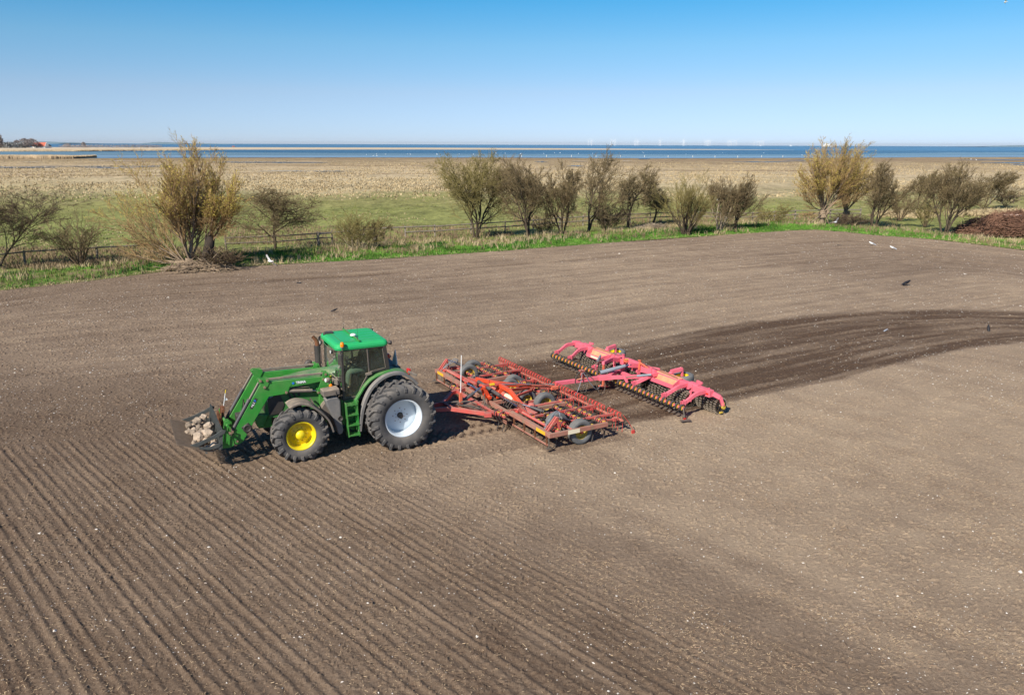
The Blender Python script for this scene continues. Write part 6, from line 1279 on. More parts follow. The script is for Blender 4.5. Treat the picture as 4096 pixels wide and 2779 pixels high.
def blades(name, P_, hmin, hmax, wid, per, m, seed, lay=.35):
    rs_ = np.random.RandomState(seed); n = len(P_)*per; C_ = np.repeat(P_, per, 0)+np.concatenate([rs_.normal(0, .07, (n, 2)), np.zeros((n, 1))], 1)
    a = rs_.uniform(0, 6.28, n); H = rs_.uniform(hmin, hmax, n); t = rs_.uniform(0, lay, n)*H; la = rs_.uniform(0, 6.28, n); W = wid*rs_.uniform(.6, 1.4, n)
    s = np.stack([np.cos(a), np.sin(a), 0*a], 1)*W[:, None]; tip = C_+np.stack([np.cos(la)*t, np.sin(la)*t, H], 1); mid = C_+np.stack([np.cos(la)*t*.3, np.sin(la)*t*.3, H*.55], 1)
    V = np.stack([C_-s, C_+s, mid+s*.7, tip, mid-s*.7], 1).reshape(-1, 3); i = np.arange(n)[:, None]*5
    F = np.concatenate([i+np.array([0, 1, 2, 4])]); F3 = i+np.array([4, 2, 3])
    me_ = npmesh(name, V, np.concatenate([F, np.concatenate([i+np.array([4, 2, 3, 3])])])[:len(F)], m)
    # tips as a second face set
    V3 = np.stack([mid-s*.7, mid+s*.7, tip], 1).reshape(-1, 3); o2 = None
    bpy.data.objects.remove(me_)
    Vall = np.concatenate([np.stack([C_-s, C_+s, mid+s*.7, mid-s*.7], 1).reshape(-1, 3), V3]); nb = n*4
    Fq = np.arange(n)[:, None]*4+np.array([0, 1, 2, 3]); Ft = nb+np.arange(n)[:, None]*3+np.array([0, 1, 2])
    me = bpy.data.meshes.new(name); me.from_pydata(Vall.tolist(), [], Fq.tolist()+Ft.tolist()); me.materials.append(m); me.update()
    o = bpy.data.objects.new(name, me); COL.objects.link(o); return tag(o, kind='stuff')
def leafy(name, col, var=.35, vs_=.6):
    m = mat(name, col, .8, spec=.2, var=var, vs_=vs_); return m
M['lush'] = leafy('lush_grass', (.11, .235, .032), .55); M['olive'] = leafy('olive_grass', (.17, .20, .05), .35); M['dry'] = leafy('dead_straw_grass', (.46, .36, .21), .3); M['dryb'] = leafy('brown_dead_grass', (.26, .185, .11), .35); M['dkg'] = leafy('dark_green_grass', (.035, .12, .016), .4)
rs = np.random.RandomState(21)
def verge_scatter(n, o0, o1, keep):
    x = rs.uniform(-60, 62, n*3); off = rs.uniform(o0, o1, n*3); k = rs.rand(n*3) < keep(x, off); x, off = x[k][:n], off[k][:n]
    xx, yy = verge_pt(x, off); return np.stack([xx, yy, verge_h(x, off)-.02], 1)
blades('lush_grass', verge_scatter(22000, -.1, 6.0, lambda x, o: lush_at(x, o)**2*np.where(x > -14, 1.0, .6)), .06, .22, .02, 4, M['lush'], 1)
blades('dark_grass', verge_scatter(3500, .6, 5, lambda x, o: (fbm(x, o, 3, 2, 311) > .55)*1.0), .10, .30, .022, 4, M['dkg'], 2)
blades('olive_grass', verge_scatter(6000, .8, 9.0, lambda x, o: .8+0*x), .10, .32, .022, 4, M['olive'], 3)
blades('straw_grass', verge_scatter(1700, -.15, 8.5, lambda x, o: (fbm(x, o*1.6, 2.4, 3, 313) > .54)*1.0), .20, .62, .016, 6, M['dry'], 4, .7)
blades('dead_grass', verge_scatter(2600, -.2, .5, lambda x, o: (.4+.6*(x < -8))+0*x), .03, .12, .02, 5, M['dry'], 5, 1.6)
blades('brown_grass', verge_scatter(2600, .3, 6, lambda x, o: (fbm(x, o, 2.0, 3, 317) > .52)*1.0), .15, .5, .016, 5, M['dryb'], 6, .8)
# rough tussocks along the fence and the pale reeds before the right-hand trees
def area_scatter(n, u0, u1, v0, v1):
    out = []
    for _ in range(n):
        x, y = ground_at(rs.uniform(u0, u1), rs.uniform(v0, v1)); out.append((x, y, -.15))
    return np.array(out)
def blob_scatter(n, u, v, du, dv):
    out = []
    for _ in range(n):
        x, y = ground_at(u+rs.normal(0, du*.45), v+rs.normal(0, dv*.45)); out.append((x, y, -.15))
    return np.array(out)
blades('pale_grass', np.concatenate([blob_scatter(500, 3600, 854, 95, 13), blob_scatter(900, 3990, 850, 170, 13), blob_scatter(200, 3690, 862, 60, 8)]), .2, .6, .03, 6, M['dry'], 7, .5)
blades('meadow_grass', np.concatenate([area_scatter(2500, 0, 900, 985, 1070), area_scatter(2500, 900, 2050, 900, 975), area_scatter(2500, 2050, 3300, 850, 905)]), .12, .38, .024, 4, M['dryb'], 8, .6)
def far_tussocks(n, y0, y1, keep):
    y = np.exp(rs.uniform(math.log(y0), math.log(y1), n*3)); x = rs.uniform(-1, 1, n*3)*(y*.72+8); k = rs.rand(n*3) < keep(x, y); x, y = x[k][:n], y[k][:n]; return np.stack([x, y, np.full(len(x), -.20)], 1)
tk = lambda sd, th: (lambda x, y: np.clip((fbm(x*.6, y*.28, 9, 4, sd)-th)*9, 0, 1)*sstep(125, 165, y+30*(fbm(x, y, 25, 3, 3)-.5)))
M['tusk'] = leafy('tussock_straw', (.47, .37, .218), .25, .2); M['tuskb'] = leafy('tussock_brown', (.38, .295, .17), .25, .2)
blades('tussock_grass', far_tussocks(17000, 122, 420, tk(401, .44)), .15, .42, .13, 3, M['tusk'], 11, 1.2)
blades('brown_tussocks', far_tussocks(12000, 122, 460, tk(405, .46)), .12, .36, .13, 3, M['tuskb'], 12, 1.2)
blades('pasture_tufts', far_tussocks(5000, 68, 150, lambda x, y: (y > edge_y(x)+12)*np.clip((fbm(x*.6, y*.4, 6, 3, 411)-.45)*6, 0, 1)), .06, .16, .06, 3, M['olive'], 13, .9)
blades('pasture_straw', far_tussocks(3500, 68, 160, lambda x, y: (y > edge_y(x)+12)*np.clip((fbm(x*.6, y*.4, 7, 3, 415)-.48)*7, 0, 1)), .06, .18, .06, 3, M['tuskb'], 14, .9)
# green turf right of the corner, in front of the brush pile
# ------------------------------------------------------------------ fence
def fence(name, pts, label, m, rails=(.95, .5), posth=1.1, group='post-and-rail fences behind the field edge'):
    root = empty(name, (pts[0][0], pts[0][1], -.1), 0, label, 'fence', group); o0 = np.array([pts[0][0], pts[0][1], -.1])
    rnd_ = random.Random(len(label))
    for p in pts:
        q = np.array([p[0], p[1], -.1])-o0; mb = MB(); mb.beam(q+np.array((0, 0, -.2)), q+np.array((rnd_.uniform(-.04, .04), 0, posth)), .12, .12); mb.build('post', m, root, .02)
    for a, b in zip(pts, pts[1:]):
        for z in rails:
            if rnd_.random() < .08: continue
            p = np.array([a[0], a[1], -.1])-o0; q = np.array([b[0], b[1], -.1])-o0; mb = MB(); mb.cyl(p+np.array((0, -.09, z+rnd_.uniform(-.03, .03))), q+np.array((0, -.09, z+rnd_.uniform(-.03, .03))), .055, 8); mb.build('rail', m, root)
    return root
def fpts(lst, step=3.4):
    P_ = [np.array(ground_at(u, v)) for u, v in lst]; out = [P_[0]]
    for a, b in zip(P_, P_[1:]):
        n = max(1, int(round(np.linalg.norm(b-a)/step)))
        for k in range(1, n+1): out.append(a+(b-a)*k/n)
    return out
fence('wooden_fence', fpts([(-150, 1082), (100, 1052), (390, 1032), (640, 1018)]), 'dark post-and-rail fence behind the shrub and the willow at the left', M['wood'], (.9,), 1.0)
fence('wooden_fence', fpts([(905, 992), (1100, 984), (1270, 972), (1330, 968)]), 'dark post-and-rail fence crossing behind the round-crowned hawthorn', M['wood'])
fence('wooden_fence', fpts([(1275, 975), (1500, 952), (1740, 940), (2020, 922), (2240, 905), (2420, 892)]), 'grey-brown fence running from the scrubby bush to behind the central clump', M['woodl'])
fence('wooden_fence', fpts([(2440, 892), (2600, 884), (2780, 877), (2900, 884), (3010, 882)]), 'brown fence rails behind the sallow and the fan-shaped hawthorn', M['wood'])
fence('wooden_fence', fpts([(3010, 882), (3180, 872), (3320, 868), (3440, 866)]), 'pale fence with a leaning post left of the right willow', M['woodl'])
fence('wooden_fence', fpts([(3960, 812), (4100, 806), (4260, 802)]), 'thin dark fence behind the small round bush at the right edge', M['wood'], (1.0,), 1.2)
# ------------------------------------------------------------------ brush pile and rubble
bx, by = ground_at(3965, 905)
rs = np.random.RandomState(8)
def heap(name, cx, cy, rx, ry, h, n, m, label, cat, L=(1.2, 2.6), r=.014):
    a = rs.uniform(0, 6.28, n); q = np.sqrt(rs.rand(n)); x = cx+rx*q*np.cos(a); y = cy+ry*q*np.sin(a); z = h*(1-q**2)**.7*rs.uniform(.75, 1.05, n)
    d = np.stack([rs.normal(.9, .5, n), rs.normal(0, .5, n), rs.normal(0, .16, n)-.25*np.cos(a)], 1); d /= np.linalg.norm(d, axis=1, keepdims=True); l = rs.uniform(L[0], L[1], n)[:, None]
    V, F = tubes_np(np.stack([x, y, z], 1)-d*l/2, np.stack([x, y, z], 1)+d*l/2, np.full(n, r*1.4), np.full(n, r*.7), 3)
    V[:, 2] = np.maximum(V[:, 2], -.02); o = npmesh(name, V, F, m); return tag(o, label, cat)
M['brushred'] = mat_bark('red_brown_brush', (.21, .115, .075)); M['ashgrey'] = mat_bark('ash_and_soil', (.20, .155, .125))
cx, cy = ground_at(4035, 940)
heap('brush_pile', cx+1.4, cy+1.5, 5.2, 3.0, 1.9, 4000, M['brushred'], 'large heap of reddish brown pruned twigs at the right edge of the field', 'brush pile', r=.022)
mb = MB()
for k in range(150):
    a = rs.uniform(0, 6.28); q = math.sqrt(rs.rand()); mb.ico((cx+3.0+2.6*q*math.cos(a), cy-1.4+1.2*q*math.sin(a), .55*(1-q*q)), rs.uniform(.1, .3), int(rs.randint(1e6)), 0, (1.2, 1, .6), .4)
tag(mb.build('rubble_heap', M['ashgrey']), 'grey heap of ash and rubble spilling in front of the red brush pile', 'rubble heap')
mb = MB()
for k in range(40):
    a = rs.uniform(0, 6.28); q = math.sqrt(rs.rand()); mb.ico((cx+1.0+1.2*q*math.cos(a), cy+1.2+.6*q*math.sin(a), 1.85), rs.uniform(.08, .18), int(rs.randint(1e6)), 0, (1.2, 1, .6), .4)
tag(mb.build('rubbish_heap', mat('pale_pink_rubbish', (.52, .36, .28), .8, var=.4, vs_=2)), 'pale pinkish scraps lying on top of the brush pile', 'rubbish heap')
x1_, y1_ = ground_at(2560, 900)
heap('dead_branch_pile', *ground_at(2615, 925), 2.0, 1.0, .7, 500, M['palebark'], 'low pile of pale dead branches and reeds below the slim hawthorn', 'branch pile', (.6, 1.6), .016)
heap('dead_branch_pile', *ground_at(800, 1082), 2.6, 1.0, .5, 260, M['wbark'], 'fallen split willow branches at the foot of the big willow', 'branch pile', (.8, 2.2), .022)
# ------------------------------------------------------------------ far side: reeds, woods, farm, ship, wind farm, stakes
def reed_bed(name, pts, depth, h, n, m, seed, lab=None):
    """a standing bed of reeds: many upright stalks bundles between two shore points, with real depth"""
    rs_ = np.random.RandomState(seed); t = rs_.rand(n)*(len(pts)-1); i = np.minimum(t.astype(int), len(pts)-2); f = (t-i)[:, None]
    P_ = np.array([far_at(u, dv) for u, dv in pts]); q = P_[i]*(1-f)+P_[i+1]*f; q[:, 1] += rs_.uniform(0, depth, n)
    H = h*rs_.uniform(.7, 1.15, n)*(.75+.5*fbm(q[:, 0], q[:, 1], 9, 3, seed)); w = rs_.uniform(.15, .35, n); a = rs_.uniform(-.6, .6, n)
    s = np.stack([np.cos(a), np.sin(a), 0*a], 1)*w[:, None]; b = np.stack([q[:, 0], q[:, 1], -.1+0*a], 1); tp = b+np.stack([rs_.normal(0, .2, n), 0*a, H], 1)
    V = np.stack([b-s, b+s, tp+s*.6, tp-s*.6], 1).reshape(-1, 3)
    return tag(npmesh(name, V, np.arange(n)[:, None]*4+np.array([0, 1, 2, 3]), m), kind='stuff')
M['reed'] = leafy('dry_reeds', (.50, .38, .24), .3, .08)
reed_bed('reed_bed', [(-500, 60), (0, 60), (180, 59), (300, 58.5), (388, 57.5)], 26, 1.5, 26000, M['reed'], 3)
reed_bed('reed_bed', [(-500, 33), (0, 33), (400, 31), (620, 28), (900, 25)], 60, 1.6, 14000, M['reed'], 4)
def far_crown(name, u, dv, h, w, seed, m, label, cat='tree', group='trees on the far shore', trunkm=None, dense=1.0, kindw=1.0):
    h *= .82; x, y = far_at(u, dv); rs_ = np.random.RandomState(seed); root = empty(name, (x, y, -.05), 0, label, cat, group)
    mb = MB(); mb.tube([(0, 0, -.2), (0, 0, h*.5)], [h*.03, h*.012], 6); mb.build('trunk', trunkm or M['bark'], root)
    n = int(700*dense); a = rs_.uniform(0, 6.28, n); q = rs_.rand(n)**.5; z = rs_.rand(n); prof = np.sin(np.pi*np.clip(z*.9+.1, 0, 1))**.6
    P_ = np.stack([w/2*q*prof*np.cos(a), w/2*q*prof*np.sin(a), h*(.12+.86*z)], 1); D = rs_.normal(size=(n, 3)); D[:, 2] = abs(D[:, 2])+.3; D /= np.linalg.norm(D, axis=1, keepdims=True)
    V, F = slivers(P_, D, rs_.uniform(.10, .22, n)*h, rs_.uniform(.02, .05, n)*h, rs_); npmesh('crown', V, F, m, False, parent=root); return root
M['farwood'] = mat('far_wood_hazed', (.23, .235, .235), 1, spec=.1, var=.3, vs_=.02); M['farpale'] = mat('far_bare_hazed', (.30, .265, .25), 1, spec=.1, var=.3, vs_=.02)  # far trees and hedge paled: haze put into the wood colours
far_crown('tree', -30, 19.5, 29, 62, 2, M['farpale'], 'tall bare tree cut by the left edge on the far shore', dense=2)
far_crown('tree', 118, 19.5, 26, 9, 3, M['farpale'], 'slim tall tree standing above the dark far hedge', dense=.8)
far_crown('tree', 212, 19, 18, 24, 4, M['farpale'], 'round bare tree left of the red-roofed farmhouse', dense=1.2)
far_crown('tree', 238, 18.8, 18, 24, 5, M['farpale'], 'round bare tree against the gable of the red-roofed farmhouse', dense=1.2)
far_crown('tree', 182, 19, 15, 14, 6, M['farpale'], 'small bare tree at the end of the dark far hedge', dense=.9)
far_crown('tree', 432, 16.8, 12, 9, 7, M['farpale'], 'lone small tree in the scrub right of the farmhouse', dense=.8)
far_crown('tree', 370, 17, 9, 16, 8, M['farpale'], 'low bare tree at the left end of the far scrub', dense=.9)
def far_scrub(name, pts, n, h, m, seed):
    rs_ = np.random.RandomState(seed); t = rs_.rand(n)*(len(pts)-1); i = np.minimum(t.astype(int), len(pts)-2); f = (t-i)[:, None]
    P_ = np.array([far_at(u, dv) for u, dv in pts]); q = P_[i]*(1-f)+P_[i+1]*f; q[:, 1] += rs_.uniform(-14, 14, n)
    hh = h*(.45+1.0*fbm(q[:, 0], q[:, 1]*0, 22, 3, seed)); P3 = np.stack([q[:, 0], q[:, 1], hh*rs_.rand(n)*.8-.1], 1); D = rs_.normal(size=(n, 3)); D[:, 2] = abs(D[:, 2])+.3; D /= np.linalg.norm(D, axis=1, keepdims=True)
    V, F = slivers(P3, D, rs_.uniform(.2, .5, n)*h*.7, rs_.uniform(.05, .12, n)*h, rs_); return tag(npmesh(name, V, F, m), kind='stuff')
far_scrub('far_hedge', [(-400, 19), (25, 19), (120, 19), (215, 19)], 5200, 9.5, M['farwood'], 5)
far_scrub('far_scrub', [(350, 16.5), (450, 17), (600, 16.8), (720, 16.2)], 2600, 6.0, M['farpale'], 6)
far_scrub('far_scrub', [(720, 16.2), (820, 15.6), (900, 15)], 240, 3.0, M['farpale'], 7)
# farmhouse
x, y = far_at(268, 18.6); FH = empty('farmhouse', (x, y, 0), R(-12), 'white farmhouse with a red tiled roof beyond the lagoon at the left', 'house')
M['tile'] = mat('red_roof_tiles', (.46, .11, .06), .8, var=.15, vs_=.5); M['render'] = mat('white_render', (.74, .74, .72), .9, var=.05)
mb = MB(); mb.bb(-13, 13, -4, 4, 0, 3.2); mb.build('wall', M['render'], FH)
mb = MB(); mb.loft([[(-13.5, -5, 3.0), (-13.5, 5, 3.0), (-13.5, 0, 9.5)], [(13.5, -5, 3.0), (13.5, 5, 3.0), (13.5, 0, 9.5)]]); rf = mb.build('roof', M['tile'], FH)
mb = MB(); mb.loft([[(-13.9, -5.0, 2.8), (-13.9, 5.0, 2.8), (-13.9, 0, 9.8)], [(-13.52, -5.0, 2.8), (-13.52, 5.0, 2.8), (-13.52, 0, 9.8)]]); mb.build('gable', M['render'], FH)
mb = MB(); mb.loft([[(13.52, -5.0, 2.8), (13.52, 5.0, 2.8), (13.52, 0, 9.8)], [(13.9, -5.0, 2.8), (13.9, 5.0, 2.8), (13.9, 0, 9.8)]]); mb.build('gable', M['render'], FH)
mb = MB(); mb.bb(-2, -1, -.6, .6, 9, 11); mb.build('chimney', M['render'], rf)
for k in range(5): mb = MB(); mb.bb(-9+4*k, -7.6+4*k, -4.06, -3.98, 1.0, 2.3); mb.build('window', M['black'], FH)
x, y = far_at(292, 18.4); sh_ = empty('barn', (x, y, 0), R(-30), 'low dark-roofed barn with a pale gable right of the farmhouse', 'barn')
mb = MB(); mb.bb(-8, 8, -4, 4, 0, 2.6); mb.build('wall', M['render'], sh_)
mb = MB(); mb.loft([[(-8.4, -4.8, 2.5), (-8.4, 4.8, 2.5), (-8.4, 0, 6.6)], [(8.4, -4.8, 2.5), (8.4, 4.8, 2.5), (8.4, 0, 6.6)]]); mb.build('roof', M['greyp'], sh_)
x, y = far_at(996, 13.0); hu = empty('hut', (x, y, 0), .2, 'tiny red hut alone on the dry spit', 'hut')
mb = MB(); mb.bb(-3, 3, -2, 2, 0, 1.4); mb.build('wall', M['brushred'], hu); mb = MB(); mb.loft([[(-3.3, -2.3, 1.35), (-3.3, 2.3, 1.35), (-3.3, 0, 2.6)], [(3.3, -2.3, 1.35), (3.3, 2.3, 1.35), (3.3, 0, 2.6)]]); mb.build('roof', M['tile'], hu)
# ferry
x, y = 8.2e3*(3232-2048)/FPX*1.03, 8.2e3; SP = empty('ferry', (x, y, 0), 0, 'white ferry on the horizon just left of the right willow', 'ship')
M['shipw'] = mat('ship_white', (.82, .82, .80), .5, var=.03)
mb = MB(); mb.loft([[(-52, -8, 0), (-52, 8, 0), (-54, 9, 11), (-54, -9, 11)], [(38, -8, 0), (38, 8, 0), (44, 9, 11), (44, -9, 11)], [(52, -.5, 0), (52, .5, 0), (60, .5, 12), (60, -.5, 12)]]); hl = mb.build('hull', M['shipw'], SP)
mb = MB(); mb.bb(-44, 30, -8.5, 8.5, 11, 18); mb.bb(-30, 24, -7, 7, 18, 22); mb.bb(12, 26, -8, 8, 22, 25); mb.build('superstructure', M['shipw'], SP)
mb = MB(); mb.loft([[(-24, -3, 22), (-24, 3, 22), (-14, 3, 22), (-14, -3, 22)], [(-24, -3, 31), (-24, 3, 31), (-16, 3, 31), (-16, -3, 31)]]); mb.build('funnel', M['shipw'], SP)
mb = MB(); mb.cyl((18, 0, 25), (18, 0, 36), .7, 6); mb.build('mast', M['shipw'], SP)
for k, (u, d_, L_) in enumerate(((3094, 13e3, 46), (2980, 14e3, 26))):
    x = d_*(u-2048)/FPX*1.03; bo = empty('sailing_boat', (x, d_, 0), 0, ('tiny pale sail on the horizon left of the ferry', 'faint second sail on the horizon, farther left of the ferry')[k], 'boat')
    mb = MB(); mb.loft([[(-L_/2, -2, 0), (-L_/2, 2, 0), (-L_/2, 2, 3), (-L_/2, -2, 3)], [(L_/2, -.5, 0), (L_/2, .5, 0), (L_/2+2, .5, 4), (L_/2+2, -.5, 4)]]); mb.build('hull', M['shipw'], bo)
    mb = MB(); mb.extr([(-L_*.3, 5), (L_*.25, 5), (0, 28)], -.3, .3); mb.build('sail', M['shipw'], bo)
# wind farm
M['turb'] = mat('turbine_white', (.86, .86, .85), .5, var=.02)
cl = [(2332, (.2, 1.0, 1.0)), (2344, ()), ]
us = [2332.5, 2343.4, 2345.8, 2415.3, 2420, 2425.3, 2431.9, 2433.5, 2506.6, 2511, 2515.7, 2520, 2599, 2602.7, 2605, 2688, 2690.3, 2693.2, 2771.7, 2776.4, 2781.2, 2785.5, 2790.2, 2856.4, 2861, 2866, 2872, 2880, 2888.5, 2956.2, 2968, 2976.1, 2983, 2990.4]
TB = None; rt = random.Random(12); cnt_ = {}
grp_n = ['first', 'second', 'third', 'fourth', 'fifth', 'sixth', 'seventh', 'eighth']
for k, u in enumerate(us):
    d_ = 11500+900*(k % 4); x = d_*(u-2048)/FPX*1.03
    g_ = sum(u > b for b in (2380, 2470, 2560, 2650, 2730, 2820, 2920))
    if TB is None:
        TB = empty('wind_turbine', (x, d_, 0), 0, 'x', 'wind turbine', 'offshore wind farm on the horizon')
        mb = MB(); mb.tube([(0, 0, -3), (0, 0, 68)], [2.3, 1.5], 6); mb.build('tower', M['turb'], TB)
        mb = MB(); mb.bb(-1.8, 1.8, -5, 6, 66.5, 70.5); mb.build('nacelle', M['turb'], TB)
        mb = MB(); mb.ico((0, -6, 68.5), 2.2, 1, 1, (1, 1, 1), 0)
        for q in range(3):
            a = q*2*math.pi/3; ca, sa = math.sin(a), math.cos(a); mb.beam((0, -6, 68.5), (46*ca*.3, -6.3, 68.5+46*sa*.3), 2.2, .7, up=(0, 1, 0)); mb.beam((46*ca*.3, -6.3, 68.5+46*sa*.3), (44*ca, -6.6, 68.5+44*sa), 1.4, .5, up=(0, 1, 0))
        ro = mb.build('rotor', M['turb'], TB)
        o = TB
    else: 
        o = copy_part(TB, None); o.location = (x, d_, 0)
    for ch in [c for c in COL.objects if c.parent == o and c.name.startswith('rotor')]:
        a = rt.uniform(0, 2); ch.matrix_parent_inverse = Matrix.Identity(4); ch.location = Vector((0, 0, 68.5))-Matrix.Rotation(a, 3, 'Y') @ Vector((0, 0, 68.5)); ch.rotation_euler = (0, a, 0)
    o.rotation_euler = (0, 0, rt.uniform(-.5, .5))
    cnt_[g_] = cnt_.get(g_, 0)+1; o['label'] = 'offshore turbine, %s from the left in the %s cluster from the left' % (('first', 'second', 'third', 'fourth', 'fifth', 'sixth', 'seventh')[cnt_[g_]-1], grp_n[g_])
# stakes in the shallows
SK = None
M['stake'] = mat('pale_stake', (.72, .68, .60), .8, var=.1)
for k, u in enumerate((1918, 2082, 2176, 2270, 2363, 2455, 2546, 2635, 2728, 2812, 2898, 2988, 3068)):
    x, y = far_at(u, 45.5 if u < 2900 else 44)
    if SK is None: SK = MB().cyl((0, 0, -.3), (0, 0, 1.25), .17, 6).build('stake', M['stake']); o = SK
    else: o = SK.copy(); COL.objects.link(o)
    o.location = (x, y, 0); tag(o, 'pale stake in the shallow water, %s from the left in the line of stakes' % ('first', 'second', 'third', 'fourth', 'fifth', 'sixth', 'seventh', 'eighth', 'ninth', 'tenth', 'eleventh', 'twelfth', 'thirteenth')[k], 'stake', 'stakes along the edge of the lagoon')
# water birds, seen as white specks
M['featherw'] = mat('white_feathers', (.85, .85, .83), .8, var=.03); M['featherg'] = mat('grey_feathers', (.30, .32, .36), .8, var=.05); M['crowb'] = mat('crow_black', (.012, .012, .016), .5, var=.1); M['beak'] = mat('dark_beak', (.05, .03, .02), .5)
def swan(name='swan'):
    mb = MB(); mb.loft([[(x_*.55, w_*math.cos(a)*.32, .16+h_*math.sin(a)*.22) for a in np.linspace(0, 2*math.pi, 9)[:-1]] for x_, w_, h_ in ((-1.3, .15, .3), (-.9, .7, .8), (-.2, 1, 1), (.5, .8, .8), (.9, .2, .3))])
    mb.tube([(.42, 0, .25), (.55, 0, .5), (.50, 0, .75), (.58, 0, .84), (.70, 0, .78)], [.09, .06, .05, .06, .03], 6); return mb.build(name, M['featherw'])
SW = None; rb_ = random.Random(31)
sw = [(1522, 44), (1535, 44), (1496, 40), (1534, 37.5), (1568, 38.5), (1652, 36), (1662, 38), (1762, 38), (1846, 36.5), (1900, 37), (1930, 36), (1985, 33), (2004, 32), (2020, 33), (2078, 34.5), (2165, 33.5), (2206, 31), (2227, 31), (2296, 33), (2350, 33), (2472, 27), (2840, 28), (2995, 29), (3140, 36), (3186, 34), (3192, 35), (3200, 34.5), (2538, 27), (2542, 30), (2702, 34), (3780, 50), (3800, 52)]
for k, (u, dv) in enumerate(sw):
    x, y = far_at(u, dv)
    if SW is None: SW = swan(); o = SW
    else: o = SW.copy(); COL.objects.link(o)
    o.location = (x, y, -.05); o.rotation_euler = (0, 0, rb_.uniform(0, 6)); s_ = rb_.uniform(.65, 1.05); o.scale = (s_, s_, s_)
    tag(o, 'small white water bird floating on the far lagoon', 'bird', 'white birds on the lagoon')
# ------------------------------------------------------------------ birds over and on the field
def bird_body(m, L=.42, r=.065):
    mb = MB(); secs = []
    for t, q in ((-.5, .02), (-.42, .25), (-.2, .75), (.05, 1.0), (.25, .85), (.36, .55), (.43, .62), (.50, .45), (.55, .12)):
        z = .0 if t < .3 else .018
        secs.append([(t*L, r*q*math.cos(a), z+r*q*.9*math.sin(a)) for a in np.linspace(0, 2*math.pi, 11)[:-1]])
    mb.loft(secs, smooth=True); mb.extr([(-.30*L, .02), (-.62*L, .012), (-.62*L, -.004), (-.30*L, -.02)], -.045, .045); return mb
def flying(name, loc, rz, up, label, m1, m2, bank=0.0):
    root = empty(name, loc, rz, label, 'bird', None); root.rotation_euler = (bank, .05, rz)
    bird_body(m1).build('body', m1, root)
    mb = MB(); mb.cyl((.225, 0, .02), (.275, 0, .012), .010, 6, .003); mb.build('beak', M['beak'], root)
    for s in (1, -1):
        a = up[0] if s > 0 else up[1]; c, q = math.cos(a), math.sin(a); mb = MB(); secs = []
        for t, x0, x1, zz in ((0.03, .10, -.08, 0), (.22, .13, -.06, .01), (.36, .12, -.05, .0), (.52, .02, -.09, -.02), (.64, -.09, -.13, -.03)):
            y = s*t*c; z = t*q+zz; secs.append([(x0, y, z+.006), (x1, y, z+.002), (x1, y, z-.004), (x0, y, z-.006)])
        mb.loft(secs[:4]); w_ = mb.build('wing', m2, root); mb = MB(); mb.loft(secs[3:]); mb.build('wing_tip', M['beak'], w_)
    return root
def loc_at(u, v, h):        # a point h metres above the ground, seen at (u, v) in the survey photo
    x, y = ground_at(u, v, h); return (x, y, h)
flying('gull', loc_at(1082, 1045, 1.6), 2.6, (.30, .15), 'white gull flying low over the grassy margin right of the big willow', M['featherw'], M['featherw'], .75)
flying('gull', loc_at(2876, 800, 3.0), 3.0, (.5, .4), 'gull with grey wings flying in front of the thin many-stemmed tree', M['featherw'], M['featherg'], .2)
flying('gull', loc_at(3341, 889, 2.2), .5, (.35, .5), 'white gull gliding at the foot of the right willow', M['featherw'], M['featherw'], -.5)
flying('gull', (120*(3878-2048)/FPX, 120, CAM_H+120*.163), 2.8, (.3, .3), 'tiny gull high in the sky near the top right', M['featherw'], M['featherw'], .4)
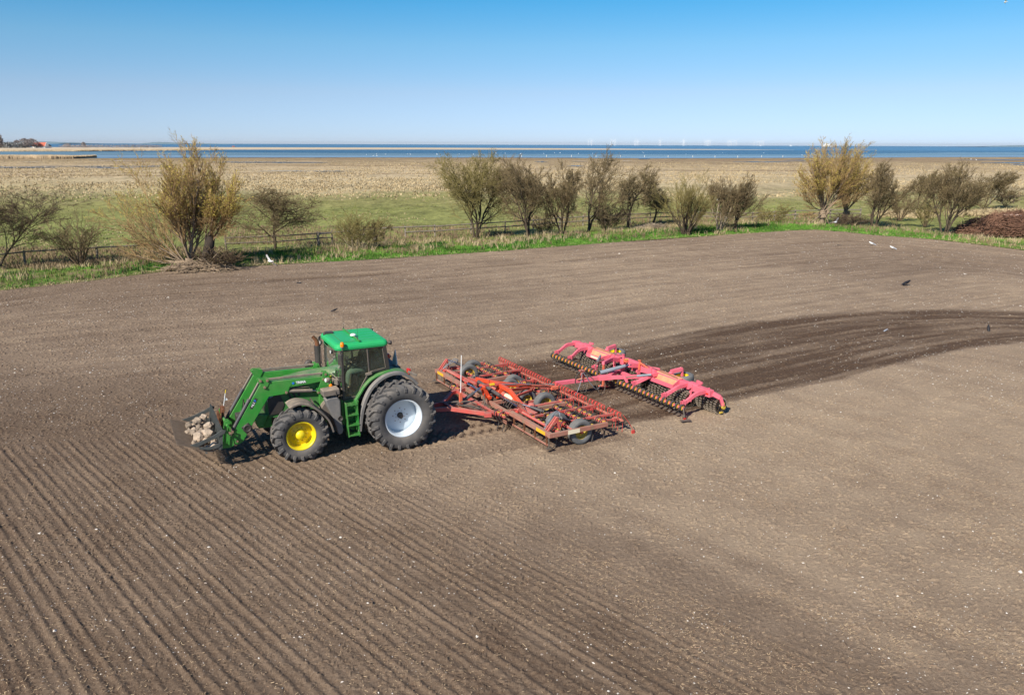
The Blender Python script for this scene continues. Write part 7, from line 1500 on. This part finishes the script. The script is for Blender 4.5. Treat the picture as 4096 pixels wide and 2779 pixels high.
def standing(name, u, v, rz, label, m, scale=1.0, upright=.0, light=False):
    x, y = ground_at(u, v); hh = float(fh([x], [y])[0][0]) if y < 80 else 0
    root = empty(name, (x, y, hh), rz, label, 'bird'); root.scale = (scale,)*3
    b = bird_body(m, .44, .072).build('body', m, root); b.location = (0, 0, .15); b.rotation_euler = (0, -.35-upright, 0)
    for s in (1, -1):
        mb = MB(); secs = [[(x_, s*(.055+.012*math.sin(k_)), .15+z_+d_) for d_ in (.03, 0, -.03)]+[(x_, s*.035, .15+z_-.02)] for k_, (x_, z_) in enumerate(((.10, .05), (.02, .03), (-.1, -.02), (-.24, -.09)))]
        mb.loft(secs); mb.build('wing', M['featherg'] if light else m, root)
        mb = MB(); mb.cyl((0, s*.03, .11), (.0, s*.03, 0), .007, 5); mb.tube([(-.02, s*.03, .004), (.05, s*.03, .004)], .006, 5); mb.build('leg', M['beak'], root)
    mb = MB(); c = (.20+.06*0, 0, .245+.05*upright); mb.cyl(c, (c[0]+.075, 0, c[2]-.01), .014, 6, .004); mb.build('beak', M['beak'], root)
    return root
standing('gull', 3488, 982, 2.9, 'white gull standing on the soil, left of the two on the ground', M['featherw'], 1.25, light=True)
standing('gull', 3571, 999, 2.7, 'white gull standing on the soil, right of the two on the ground', M['featherw'], 1.15, light=True)
standing('crow', 3625, 1142, .35, 'black crow standing on the pale soil beyond the dark worked band', M['crowb'], 1.3)
standing('crow', 3952, 1325, 1.2, 'black crow standing upright on the dark worked band near the right edge', M['crowb'], .85, .5)
standing('starling', 3543, 1326, .4, 'tiny dark bird with a pale breast sitting on the dark worked band', M['featherg'], .5)
standing('crow', 1338, 1250, .3, 'small dark shape standing in for a bird shadow on the soil beyond the tractor roof', M['crowb'], .75)  # bird shape added where only a flying bird's shadow falls
# ------------------------------------------------------------------ thin sea haze
hz = MB(); hz.bb(-34000, 34000, -400, 62000, -2.0, 140.0)
hm_ = bpy.data.materials.new('haze'); hm_.use_nodes = True; _n = hm_.node_tree.nodes; _n.clear()
_o = _n.new('ShaderNodeOutputMaterial'); _v = _n.new('ShaderNodeVolumePrincipled'); _v.inputs['Color'].default_value = (.92, .96, 1.0, 1); _v.inputs['Density'].default_value = 1.1e-5; _v.inputs['Anisotropy'].default_value = .2
hm_.node_tree.links.new(_v.outputs[0], _o.inputs['Volume'])
tag(hz.build('haze', hm_), kind='stuff')
